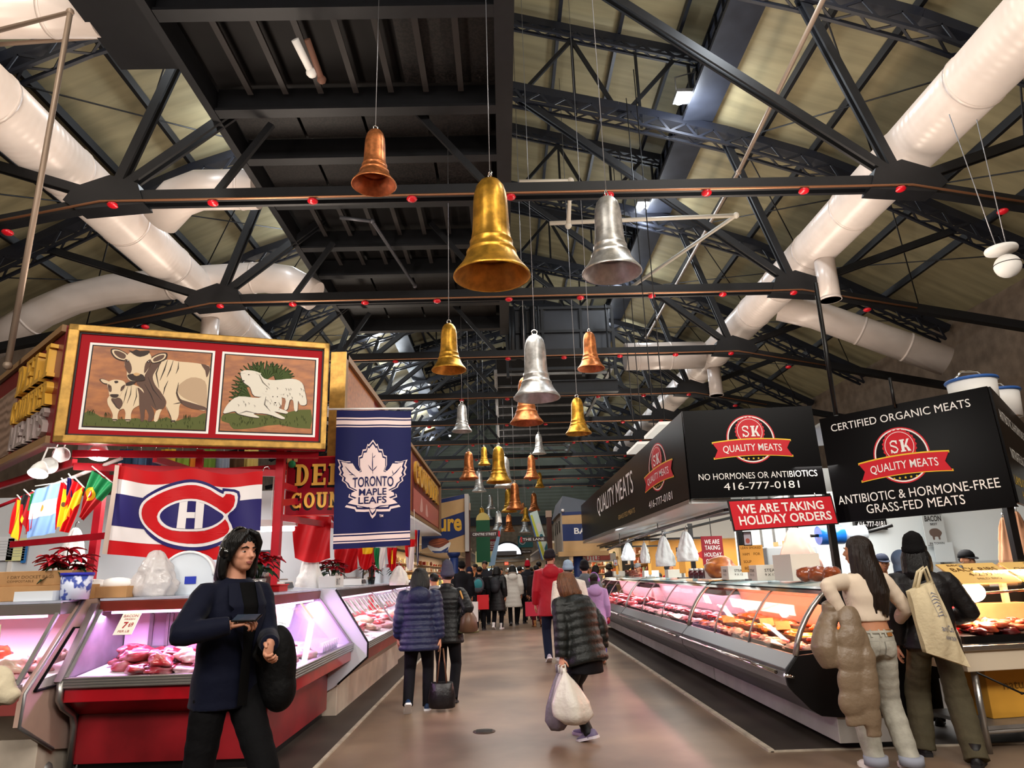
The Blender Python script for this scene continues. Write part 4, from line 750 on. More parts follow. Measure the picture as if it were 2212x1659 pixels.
rd = sm([(877, 1272), (893, 1212), (940, 1168), (1015, 1134), (1105, 1116), (1210, 1112), (1300, 1130), (1376, 1172), (1396, 1148), (1450, 1164), (1444, 1234), (1388, 1282), (1340, 1240), (1260, 1205), (1180, 1196), (1080, 1204), (1000, 1240), (966, 1290), (990, 1345), (1060, 1385), (1160, 1396), (1260, 1390), (1340, 1355), (1386, 1312), (1414, 1380), (1380, 1424), (1290, 1458), (1200, 1470), (1100, 1460), (1005, 1430), (940, 1384), (893, 1330)], 2)
wi = sm([(970, 1290), (1000, 1240), (1080, 1206), (1180, 1197), (1270, 1208), (1340, 1244), (1398, 1294), (1340, 1354), (1260, 1386), (1160, 1394), (1060, 1382), (995, 1342)], 3)
bi = sm([(985, 1290), (1012, 1250), (1082, 1220), (1180, 1210), (1265, 1222), (1330, 1254), (1380, 1296), (1330, 1344), (1258, 1372), (1160, 1380), (1065, 1368), (1010, 1335)], 3)
hb = [[(1108, 1216), (1158, 1211), (1140, 1378), (1088, 1372)], [(1212, 1211), (1262, 1222), (1246, 1374), (1196, 1379)], [(1150, 1278), (1204, 1278), (1200, 1314), (1146, 1314)]]
fc = [atY(250, 1005, 6.95), atY(568, 1018, 7.35), atY(560, 1207, 7.4), atY(224, 1196, 7.0)]
flag('hockey_flag', 'red white and blue flag with a big C around an H over the meat case', fc,
     [(REDF, [full]), (WHF, [rr(0.0, .155, 1, .845)]), (BLUEF, [rr(0, .32, 1, .68)]), (BLUEF, [F2(bo)]), (WHF, [F2(wh)]), (REDF, [F2(rd)]), (WHF, [F2(wi)]), (BLUEF, [F2(bi)]), (WHF, [F2(p) for p in hb]), (C('#b9a79c', .8), [rr(0, 0, .03, 1)])],
     lambda u, v: .018*math.sin(u*13+v*2)*(.4+v)+.012*math.sin(u*27-v*5), lambda u, v: .05*(math.sin(math.pi*2*u)**2)*(1-v)+.03*math.sin(math.pi*u)*v)
hk = thing('flag_hook', 'bent wire hook holding the right corner of the hockey flag', 'hook', fc[1]); MB().tube([(0, -.01, 0), (.02, -.01, .04), (.05, 0, .05), (.07, 0, .02)], .006, 6).build('wire', CHROME, hk)
bq = quadmap([(645, 103), (1240, 103), (1235, 1205), (608, 1230)])
half = [(935, 350), (962, 392), (972, 385), (985, 428), (1012, 432), (1022, 478), (1046, 487), (1046, 560), (1030, 605), (1050, 612), (1085, 578), (1112, 530), (1150, 532), (1212, 515), (1195, 562), (1207, 580), (1190, 618), (1200, 640), (1172, 662), (1178, 690), (1148, 712), (1132, 745), (1072, 775), (1122, 798), (1128, 822), (1078, 842), (1130, 868), (1156, 900), (1080, 916), (1070, 936), (1000, 938), (962, 936), (952, 968), (926, 992)]
leaf = half+[(2*931-x, y) for x, y in half[::-1][1:-1]]
inset = lambda k: [(931+(x-931)*k, 690+(y-690)*(k if y < 880 else k-.03)) for x, y in leaf]
bc = [atY(728, 887, 8.0), atY(888, 887, 8.0), atY(886, 1178, 8.0), atY(720, 1187, 8.0)]
BW = mat('banner_cream', '#e3cdc9', .55); st_ = lambda a, b: rr(0, a, 1, b)
ob, fb = flag('hockey_banner', 'tall navy banner with a white maple leaf hanging over the left counter', bc,
     [(NAVY, [full]), (BW, [st_(.055, .066), st_(.076, .108), st_(.118, .127), st_(.896, .905), st_(.915, .945), st_(.953, .962)]), (BW, [bq(leaf)]), (NAVY, [bq(inset(.95))]), (BW, [bq(inset(.89))]),
      (NAVY, [bq(p) for p in (stroke([(931, 460), (930, 560), (932, 635)], 4), stroke([(896, 560), (915, 590), (931, 610)], 4), stroke([(968, 570), (950, 590), (931, 610)], 4), stroke([(930, 500), (945, 495), (955, 480)], 3), stroke([(715, 575), (750, 620), (795, 655)], 4), stroke([(1160, 570), (1120, 620), (1078, 660)], 4), stroke([(745, 640), (765, 640), (785, 638)], 3), stroke([(1090, 605), (1095, 625), (1100, 640)], 3), stroke([(795, 885), (880, 905), (935, 915)], 4), stroke([(1070, 885), (990, 895), (935, 915)], 4))])],
     lambda u, v: .012*math.sin(u*11+1)+.01*math.sin(u*5+v*3), None, 'banner')
tb_ = lambda a, b, c, d: (bq([(a, b)])[0]+bq([(c, d)])[0])
text('TORONTO', fb, tb_(772, 655, 1100, 730), NAVY, ob, .012, .022, warp=lambda u, w_: (u, w_+.12*(u-.52)**2)); text('MAPLE', fb, tb_(820, 754, 1044, 803), NAVY, ob, .012, .022); text('LEAFS', fb, tb_(815, 820, 1045, 869), NAVY, ob, .012, .022); text('TM', fb, tb_(986, 962, 1018, 982), BW, ob, .03, .022)
MB().tube([(-.22, -.01, .02), (.9, -.01, .0)], .012, 8).build('pole', PLASTICW, ob)
# small national flags on a pole
GREENF, YEL, LBL, BLKF, ORNF = mat('flag_green_cloth', '#157a45', .55), mat('flag_yellow_cloth', '#eec21f', .55), mat('flag_sky_cloth', '#7fa4dc', .55), mat('flag_black_cloth', '#131214', .6), mat('flag_dark_red_cloth', '#a81c22', .55)
zz = lambda pts, Y: [atY(x/4.74, 980+y/4.74, Y) for x, y in pts]
pc = [(0, rr), ]
fw = lambda a, k: (lambda u, v: a*math.sin(u*k+v*4))
SF = [('spanish', 'small crumpled red and yellow flag leftmost on the pole', [(175, 462), (245, 500), (200, 905), (80, 815)], [(REDF, [full]), (YEL, [rr(.25, 0, .8, 1)])]),
 ('german', 'small black red and gold flag second from the left on the pole', [(245, 405), (330, 455), (268, 835), (205, 600)], [(BLKF, [rr(0, 0, .45, 1)]), (ORNF, [rr(.45, 0, 1, 1)]), (YEL, [[(.3, .7), (.6, .75), (.5, 1), (.3, 1)]])]),
 ('portuguese', 'narrow green and red flag beside the sky blue one', [(328, 415), (368, 395), (335, 760), (256, 828)], [(GREENF, [rr(0, 0, 1, .42)]), (REDF, [rr(0, .42, 1, 1)]), (YEL, [ell(.6, .5, .3, .1, 14)])]),
 ('argentine', 'sky blue and white flag with a small sun on the pole', [(362, 372), (628, 290), (562, 812), (266, 862)], [(LBL, [full]), (WHF, [rr(0, .3, 1, .62)]), (C('#c98f3a', .6), [ell(.45, .45, .07, .07, 12)])]),
 ('spanish', 'small red and yellow flag right beside the sky blue one', [(630, 290), (700, 330), (692, 700), (552, 782)], [(REDF, [full]), (YEL, [rr(.32, .12, 1, 1)]), (BRN, [ell(.6, .5, .12, .06, 10)])]),
 ('striped', 'thin red and blue flag strip between the two red and yellow flags', [(702, 245), (748, 258), (742, 690), (682, 655)], [(REDF, [full]), (BLUEF, [rr(0, 0, 1, .45)])]),
 ('spanish', 'bigger red and yellow flag next to the green and red one', [(752, 268), (872, 352), (705, 812), (600, 792)], [(REDF, [full]), (YEL, [[(.0, .55), (.75, .0), (1, .1), (1, .35), (.2, .9), (0, 1)]])]),
 ('portuguese', 'green and red flag with a round crest, rightmost on the pole', [(945, 168), (1178, 322), (858, 690), (812, 640)], [(GREENF, [rr(0, 0, 1, .46)]), (ORNF, [rr(0, .46, 1, 1)]), (YEL, [ell(.3, .46, .26, .15, 20)]), (REDF, [ell(.3, .46, .15, .09, 16)]), (WHF, [ell(.3, .46, .09, .065, 12)])])]
for i, (k, lab, c, lay) in enumerate(SF):
    o, f = flag('small_flag', lab, zz(c, 7.05-.01*i), lay, fw(.02, 9+i), None, 'flag', 'small national flags on the pole', .12)
    MB().tube([f(0, 0, -.004)+Vector((-.01, 0, .04)), f(1, 0, -.004)], .007, 6).build('stick', PLASTICW, o)
o = thing('flag_pole', 'red and white pole that carries the small national flags', 'pole', (-5.16, 7.2, 2.29)); MB().tube([(0, 0, 0), (.45, -.04, .16)], .018, 8).build('red_end', REDPAINT, o); MB().tube([(.45, -.04, .16), (1.3, -.15, .45)], .02, 8).build('white_end', PLASTICW, o)
# deeper red flags under the fascia
for i, (px0, px1, py0, py1, Y, lay, lab) in enumerate([(632, 716, 1115, 1205, 9.2, [(REDF, [full])], 'large red flag hanging under the maroon hanging sign'), (722, 775, 1183, 1228, 9.8, [(REDF, [full])], 'red flag hanging below the navy banner, nearest of the row'), (772, 806, 1183, 1222, 10.6, [(REDF, [full]), (YEL, [rr(.3, 0, 1, .3)])], 'red flag with a yellow corner below the navy banner'),
  (807, 834, 1183, 1222, 11.4, [(GREENF, [rr(0, 0, .45, 1)]), (WHF, [rr(.45, 0, 1, 1)])], 'green and white striped flag below the navy banner'), (836, 858, 1183, 1226, 12.2, [(REDF, [full]), (YEL, [rr(.4, .1, .6, .7)])], 'red flag with yellow marks right of the green one'), (874, 897, 1165, 1225, 13.0, [(WHF, [full]), (REDF, [rr(0, 0, 1, .25), rr(.0, .0, .3, .6)])], 'white and red flag right of the navy banner'), (896, 907, 1145, 1215, 13.6, [(BLUEF, [full]), (REDF, [rr(0, 0, .4, .5)]), (WHF, [rr(.4, 0, .6, 1)])], 'blue and red flag edge on at the end of the row')]):
    o, f = flag('hanging_flag', lab, [atY(px0, py0, Y), atY(px1, py0, Y), atY(px1-3, py1, Y), atY(px0+4, py1, Y)], lay, fw(.03, 12), lambda u, v: .06*math.sin(3.1*u)*v, 'flag', 'flags hung in a row under the fascia', .1)
    MB().tube([(0, 0, 0), (-.02, .02, 2.74-o.location.z)], .005, 5).build('cord', WHITE, o)
# ------------------------------------------------------------------ red stall frame
rf = thing('stall_frame', 'red steel frame with posts and trusses over the left butcher counter', 'stall frame', (0, 0, 0))
for a, b in (((-2.42, 7.6, 0), (-2.42, 7.6, 2.9)), ((-4.85, 8.5, 0), (-4.85, 8.5, 2.85)), ((-2.3, 12.5, 0), (-2.3, 12.5, 2.75)), ((-2.3, 10.0, 0), (-2.3, 10.0, 2.75)), ((-6.3, 8.6, 0), (-6.3, 8.6, 2.85))): MB().beam(a, b, .085, .085).build('post', REDPAINT, rf)
for a, b in (((-4.3, 7.0, 2.66), (-2.42, 7.6, 2.62)), ((-4.3, 6.95, 2.78), (-2.0, 7.55, 2.80)), ((-4.3, 7.0, 2.7), (-6.3, 8.7, 2.7)), ((-4.85, 8.5, 2.75), (-2.42, 8.3, 2.8)), ((-3.6, 7.2, 2.75), (-3.6, 9.5, 2.75)), ((-2.42, 7.6, 2.5), (-2.3, 12.5, 2.55)), ((-2.42, 7.6, 2.15), (-2.3, 10, 2.2)), ((-5.9, 8.6, 2.0), (-3.9, 7.8, 2.05)), ((-3.2, 7.35, 2.66), (-3.2, 7.35, 2.86)), ((-3.9, 7.1, 2.66), (-3.3, 9, 2.8)), ((-2.42, 7.6, 2.3), (-2.3, 10, 2.62)), ((-2.3, 8.3, 2.62), (-2.3, 10, 2.2))):
    MB().beam(a, b, .045, .07).build('beam', REDPAINT, rf)
# clamp lamps
LAMPW = mat('lamp_shade_white', '#efeeea', .3, coat=.3); BULBW = mat('lamp_bulb_light', '#ffffff', .4, emit=9)
for i, (px, py, Y, on) in enumerate(((85, 1015, 6.6, 1), (214, 975, 7.2, 1), (108, 1003, 7.0, 0), (135, 980, 7.4, 0), (185, 965, 7.6, 0), (712, 985, 8.6, 0))):
    p = atY(px, py, Y); o = thing('clamp_lamp', ('lit white clamp lamp below the left side board', 'lit white clamp lamp under the cow painting', 'unlit round lamp beside the left lit lamp', 'unlit round lamp left of the gold frame corner', 'small grey square lamp under the cow painting', 'clear glass pendant beside the navy banner')[i], 'lamp', p, 0, 'lamps under the painted sign')
    o.scale = (.75,)*3 if i != 1 else (.9,)*3
    ax = (0.1, -.5, -1) if on else (.3, -.9, -.5)
    if i == 4: MB().box((0, 0, 0), (.16, .12, .14)).build('housing', DULLSTEEL, o, .01)
    else: MB().lathe([(.03, .12), (.05, .1), (.09, .03), (.115, -.06), (.11, -.06), (.07, .03), (.03, .09)], (0, 0, 0), 20, axis=tuple(-Vector(ax))).build('shade', LAMPW if i < 5 else GLASSB, o)
    if on: MB().ball(Vector(ax).normalized()*.02, .075, 0, 12, 8).build('bulb', BULBW, o); light('clamp_lamp_light', 'POINT', p+Vector(ax)*.12, 25, (1, .96, .9), .06)
    MB().tube([(0, .02, .1), (0, .1, .3), (.05, .2, max(.32, 2.8-p.z))], .012, 6).build('arm', LAMPW, o)
o = thing('tube_lamp', 'white fluorescent tube lamp between the hockey flag and red post', 'lamp', atY(585, 1143, 8.6)); MB().tube([(-.28, 0, 0), (.28, 0, 0)], .03, 10).build('tube', BULBW, o); MB().box((0, 0, .07), (.62, .1, .08)).build('housing', WHITE, o); MB().tube([(0, 0, .1), (0, 0, .75)], .008, 5).build('cord', WHITE, o)
# ------------------------------------------------------------------ back of the left stall
COLDW = mat('cold_room_panel', '#d6dade', .4, vary=(1, .06)); LBLUE = mat('pale_blue_door', '#c3cfda', .4)
struct('wall_stall_left', MB().box((-5.6, 10.6, 1.4), (6.2, .12, 2.8)).box((-2.55, 13.6, 1.4), (.1, 6, 2.8)), COLDW)
for i, x in enumerate((-7.2, -6.0, -4.9, -3.7)): struct('trim_%d' % (50+i), MB().box((x, 10.53, 1.4), (.06, .03, 2.8)), WHITE)
d1 = struct('door_1', MB().box((-4.35, 10.5, 1.02), (1.0, .07, 2.05)), LBLUE); MB().lathe([(0, 0), (.17, 0), (.17, .03), (0, .03)], (-4.5, 10.44, 1.62), 24, axis=(0, -1, 0)).build('round_window', C('#23262c', .2), d1); MB().tube([(-4.5+.18*math.cos(a), 10.44, 1.62+.18*math.sin(a)) for a in [k*math.pi/10 for k in range(20)]], .02, 6, closed=True).build('window_ring', DULLSTEEL, d1); MB().box((-4.75, 10.42, 1.1), (.05, .06, .3)).build('handle', STEEL, d1)
o = thing('notice_board', 'dark chalkboard on the back wall under the hockey flag', 'board', (-3.75, 10.5, 1.25)); MB().box((0, 0, .3), (.8, .04, .75)).build('board', C('#3b3f45', .4), o); art('chalk_scribble', [(C('#b9bdc4', .8), [stroke([(-.25, .5), (0, .55), (.3, .48)], .012), stroke([(-.3, .3), (-.1, .34), (.1, .28)], .01), stroke([(-.3, .1), (0, .14), (.25, .1)], .01)]), (C('#c9b24a', .8), [stroke([(.1, .62), (.15, .56), (.2, .63)], .012)])], lambda u, v, h: Vector((u, -.022-h, v)), o)
for i, (px, py, w_, h_, c, lab) in enumerate(((8, 1185, .28, .34, '#dfe2e6', 'white notice sheet on the left stall wall at the edge'), (35, 1187, .26, .32, '#e3e3a6', 'yellow green notice sheet on the left stall wall'), (53, 1193, .07, .3, '#2f6fb0', 'narrow blue sticker sheet on the left stall wall'))):
    o = thing('notice_sheet', lab, 'notice', atY(px, py, 10.5)); MB().box((0, 0, 0), (w_, .008, h_)).build('sheet', C(c, .7), o)
    art('print', [(C('#9aa0a4', .8), [rr(-.4*w_, -.3*h_+k*.12*h_, .4*w_, -.3*h_+k*.12*h_+.004) for k in range(6)])], lambda u, v, h: Vector((u, -.006-h, v)), o)
o = thing('steel_counter', 'grey back counter along the left stall wall', 'counter', (-6.2, 10.1, 0)); MB().box((0, 0, .45), (3.2, .8, .9)).build('cabinet', DULLSTEEL, o); MB().box((0, 0, .93), (3.3, .85, .06)).build('worktop', STEEL, o); MB().box((0, .36, 1.15), (3.2, .04, .4)).build('splashback', C('#8f98a2', .4), o)
HANGC = ['#27455c', '#4a6a88', '#3a3f5c', '#b9a02f', '#7a9a3a', '#c97a2a', '#6a8f3c', '#8fa0b0', '#55402c', '#c9b76a']
for i in range(10):
    p = atY(272+i*30, 990+(i % 3)*6, 8.9+.05*i); c = HANGC[i]; o = thing('hanging_garment', '%s cloth hung behind the red frame above the hockey flag' % ('dark blue', 'blue', 'navy', 'yellow', 'green', 'orange', 'leaf green', 'grey blue', 'brown', 'pale yellow')[i], 'cloth', p, 0, 'cloths hung above the hockey flag')
    f = cloth([(-.09, 0, .12), (.09, 0, .12), (.1, 0, -.2), (-.1, 0, -.2)], lambda u, v: .02*math.sin(u*14+i), 0); art('cloth', [(C(c, .8), [full])], f, o, .1); MB().tube([(0, 0, .12), (0, 0, .2), (.03, 0, .24)], .006, 5).build('hook', CHROME, o)
# hanging white bags / aprons
def sack(name, label, loc, h, w, d, m=PLASTICW, group=None, seed=0, cat='plastic bag', hook=True):
    o = thing(name, label, cat, loc, 0, group); mb = MB(); rings = []; N_ = 44
    for k in range(23):
        t = k/22; prof = (.13+.87*min(1, t/.75)**.65)*(1 if t < .93 else .95); ring = []
        for j in range(N_):
            a = 2*math.pi*j/N_; wr = 1+.14*math.sin(a*7+seed*2+t*4)*(.5+.5*(1-t))+.2*noise.noise(Vector((math.cos(a)*2.2+seed, math.sin(a)*2.2, t*4)))+.10*noise.noise(Vector((math.cos(a)*6+seed, math.sin(a)*6, t*11)))
            ring.append(Vector((w/2*prof*wr*math.cos(a), d/2*prof*wr*math.sin(a), -t*h)))
        rings.append(ring)
    mb.loft(rings).build('bag', m, o)
    if hook: MB().tube([(0, 0, -.02), (0, 0, .05), (.02, 0, .08), (.04, 0, .06)], .008, 6).build('hook', CHROME, o)
    return o
for i, (px, py, Y, h_, w_, lab) in enumerate(((672, 1190, 9.3, .55, .34, 'bunch of white plastic bags hung right of the red post'), (723, 1215, 9.9, .35, .2, 'small white bag hung beside the poinsettia'), (862, 1222, 11.5, .3, .3, 'white bags bunched near the far red flag'), (163, 1140, 9.4, .75, .42, 'long white apron hanging behind the small flags'))):
    sack('hanging_bag' if i < 3 else 'hanging_apron', lab, atY(px, py, Y), h_, w_, .16, PLASTICW, None, i, 'bag' if i < 3 else 'apron')
# things on top of the left cases
def carton(label, loc, d, rz=0, m=CARD, lines=None, name='cardboard_box', cat='box', group=None):
    o = thing(name, label, cat, loc, rz, group); MB().box((0, 0, d[2]/2), d).build('carton', m, o, .004); MB().box((0, 0, d[2]+.001), (d[0], .05, .002)).build('tape', C('#c9a877', .5), o)
    if lines:
        f = plane((-d[0]/2, -d[1]/2-.001, d[2]), (d[0], 0, 0), (0, 0, -d[2]))
        for k, (t, bx) in enumerate(lines): text(t, f, bx, C('#6b5138', .8), o, lift=.001)
    return o
zt = 1.387; aX = lambda px, Y: atY(px, 1285, Y).x
carton('long cardboard box on top of the pile at the left edge', (aX(50, 6.5), 6.5, zt+.125), (1.0, .32, .125), 0, CARD, [('1 DRY DOCKET BAGS', (.45, .3, .85, .5)), ('COMPOSTABLE', (.45, .6, .68, .75))]); carton('cardboard box at the bottom of the pile at the left edge', (aX(55, 6.5), 6.5, zt), (1.1, .36, .125)); carton('low brown cardboard tray behind the red meat case', (aX(232, 6.76), 6.76, zt), (.5, .3, .1))
o = thing('foam_tray', 'white foam trays lying in the low cardboard tray', 'tray', (aX(225, 6.76), 6.76, zt+.1)); MB().ball((-.1, 0, .02), (.14, .1, .05)).ball((.1, .02, .02), (.16, .1, .06)).build('tray', mat('white_foam', '#f0efed', .7), o)
o = thing('plastic_tub', 'shallow clear tub holding a blue glove by the poinsettia', 'tub', (aX(82, 6.25), 6.25, zt)); MB().box((0, 0, .005), (.3, .12, .01)).box((0, -.06, .04), (.32, .005, .08)).box((0, .06, .04), (.32, .005, .08)).box((-.16, 0, .04), (.005, .12, .08)).box((.16, 0, .04), (.005, .12, .08)).build('tub', C('#dfe4ea', .3), o)
o = thing('blue_glove', 'crumpled blue glove in the shallow clear tub', 'glove', (aX(90, 6.25), 6.25, zt+.012)); MB().add(*[[], []]); put('glove', lump(61, (.06, .035, .03), .5, 3), o); bpy.data.meshes[o.children[0].data.name].materials.append(C('#4f8fd0', .5)); o.children[0].location.z = .03
o = thing('plastic_bucket', 'white printed tub with a blue lid beside the poinsettia', 'tub', (aX(162, 6.34), 6.34, zt)); MB().lathe([(0, 0), (.11, 0), (.125, .2), (0, .2)], n=28).build('tub', mat('blue_print_tub', '#cfd6ea', .35, vary=(14, .5, 2), col2='#3a4fa8', edge=(.42, .5)), o); MB().lathe([(0, .2), (.132, .2), (.132, .225), (0, .228)], n=28).build('lid', C('#2a2fb0', .35), o)
sack('plastic_bag', 'big crumpled clear plastic bag standing behind the red meat case', (aX(330, 6.85), 6.85, zt+.42), .42, .42, .3, mat('clear_crumpled_plastic', '#d8d2d2', .25, 0, .6, bump=(12, .8), alpha=.75), None, 5, hook=False)
o = thing('arched_cover', 'arched white plastic cover with a blue label left of the man', 'cover', (aX(407, 7.05), 7.05, zt)); MB().prism([(-.25, 0)]+ell(0, .18, .25, .22, 17, 180, 0)+[(.25, 0)], lambda u, v, d: Vector((u, d, v)), -.06, .06).build('shell', C('#dde5ee', .3), o, .01); MB().tube([(x, -.065, z) for x, z in ell(0, .18, .25, .22, 17, 180, 0)], .014, 6).build('rim', C('#f2f4f6', .3), o); art('label', [(C('#2f3fae', .4), [rr(-.02, .1, .09, .17)])], lambda u, v, h: Vector((u, -.066-h, v)), o)
# poinsettias
BR = mat('poinsettia_red', '#b8142a', .5, vary=(9, .3)); GL = mat('dark_green_leaf', '#223c22', .5, vary=(9, .25)); FOIL = mat('silver_foil', '#b9b4b4', .25, .7, bump=(25, .8))
def leafpoly(mb, base, d, L_, w_, mi=0, droop=.3):
    d = Vector(d).normalized(); sd = d.cross(Vector((0, 0, 1))); sd = sd.normalized() if sd.length > .01 else Vector((1, 0, 0)); up = sd.cross(d); pts = []
    for t, ww in ((0, .1), (.3, .85), (.5, 1), (.75, .6), (1, .02)):
        c = Vector(base)+d*(L_*t)+Vector((0, 0, -droop*L_*t*t)); pts.append((c-sd*(w_/2*ww)+up*.01*ww, c-up*.008, c+sd*(w_/2*ww)+up*.01*ww))
    vs = [p for q in pts for p in q]; fs = []
    for i in range(4): fs += [(i*3, i*3+1, i*3+4, i*3+3), (i*3+1, i*3+2, i*3+5, i*3+4)]
    mb.add(vs, fs, mi, True)
def poinsettia(label, loc, s=1.0, pot=BLACK):
    o = thing('poinsettia', label, 'plant', loc, random.uniform(0, 6), 'potted poinsettias on the left counters'); o.scale = (s,)*3
    MB().lathe([(0, 0), (.055, 0), (.075, .13), (.065, .13), (0, .12)], n=20).build('pot', pot, o)
    for k in range(7):
        a = k*2*math.pi/7+random.random()*.4; r_ = .13 if k else 0; c = Vector((r_*math.cos(a), r_*math.sin(a), .33+random.uniform(-.06, .05)+(0 if k else .06))); mb = MB()
        for j in range(9): b = j*2*math.pi/9+k; leafpoly(mb, c, (math.cos(b), math.sin(b), .35 if j % 2 else .0), .12+.03*(j % 2), .06, 0, .35)
        mb.build('flower', BR, o); MB().tube([(0, 0, .1), c*.6+Vector((0, 0, .1)), c], .005, 5).build('stem', GL, o)
    for k in range(12):
        a = k*2.4; leaf_ = MB(); leafpoly(leaf_, (.05*math.cos(a), .05*math.sin(a), .2+.012*k), (math.cos(a), math.sin(a), .05), .17, .085, 0, .5); leaf_.build('leaf', GL, o)
    return o
poinsettia('red poinsettia in a black pot beside the blue lidded tub', (aX(134, 6.5), 6.5, zt), 1.05); poinsettia('red poinsettia in silver foil between the man and the red post', (-2.3, 6.75, zt), 1.0, FOIL)
poinsettia('red poinsettia behind the white box on the long cream case', (-2.3, 9.6, zt), .9); poinsettia('small red poinsettia near the navy puffer woman', (-2.25, 12.2, zt), .9); poinsettia('red poinsettia farthest along the left counter', (-2.2, 14.6, zt), .9)
def scale_(label, loc, rz, c='#c9c9c6', nm='counter_scale'):
    o = thing(nm, label, 'scale', loc, rz); MB().box((0, 0, .05), (.36, .34, .09)).build('body', C(c, .35), o, .01); MB().box((0, .02, .115), (.34, .26, .015)).build('weigh_plate', STEEL, o, .004); MB().box((0, -.175, .055), (.26, .012, .06), rot=Matrix.Rotation(R(-20), 3, 'X')).build('keypad', C('#23262a', .3), o); MB().tube([(.15, .15, .1), (.15, .15, .2)], .014, 6).build('mast', DULLSTEEL, o); return o
scale_('grey scale on the short pink lit case beside the red box', (-2.48, 7.75, zt), R(90)); scale_('black and white dome scale on the long cream case', (-2.24, 10.6, zt), R(90), '#e6e6e4')
o = thing('red_plastic_box', 'red plastic box on the short pink lit case', 'box', (-2.33, 7.35, zt)); MB().box((0, 0, .03), (.18, .28, .06)).build('box', C('#b81a20', .35), o, .006); MB().box((0, 0, .065), (.2, .3, .012)).build('rim', C('#c9252b', .35), o)
o = thing('dark_acrylic_box', 'dark see through box leaning by the red plastic box', 'box', (-2.42, 7.05, zt)); MB().box((0, 0, .075), (.22, .2, .15)).build('box', mat('dark_acrylic', '#4a3038', .15, alpha=.8), o, .004)
o = thing('white_box', 'white printed box on the hood of the long cream case', 'box', (-2.2, 9.2, zt)); MB().box((0, 0, .07), (.2, .46, .14)).build('carton', C('#e6e4e2', .6), o, .004); text('80 CT', plane((.101, -.2, .12), (0, .25, 0), (0, 0, -.1)), (.1, .1, .9, .9), C('#4a4648'), o, lift=.001)
o = thing('glass_shield', 'curved clear plastic shield on the left case at the far end', 'shield', (-2.2, 11.6, zt)); MB().tube([(0, .4*math.cos(a), .0+.5*math.sin(a)) for a in [k*math.pi/12 for k in range(13)]], .012, 6).build('rim', BLACK, o); MB().prism([(.4*math.cos(a), .5*math.sin(a)) for a in [k*math.pi/12 for k in range(13)]], lambda u, v, d: Vector((d, u, v)), -.004, 0).build('pane', GLASS, o)
# drain pipes under the left edge case
pipe('grey drain pipe lying under the case at the left edge', [(-5.4, 5.95, .12), (-4.2, 6.05, .10), (-3.75, 6.25, .08)], .045, DULLSTEEL, 'drain_pipe'); pipe('dark valve pipe under the case at the left edge', [(-4.6, 5.95, .04), (-4.6, 5.95, .26), (-4.3, 5.95, .26)], .04, BLACK, 'drain_pipe')
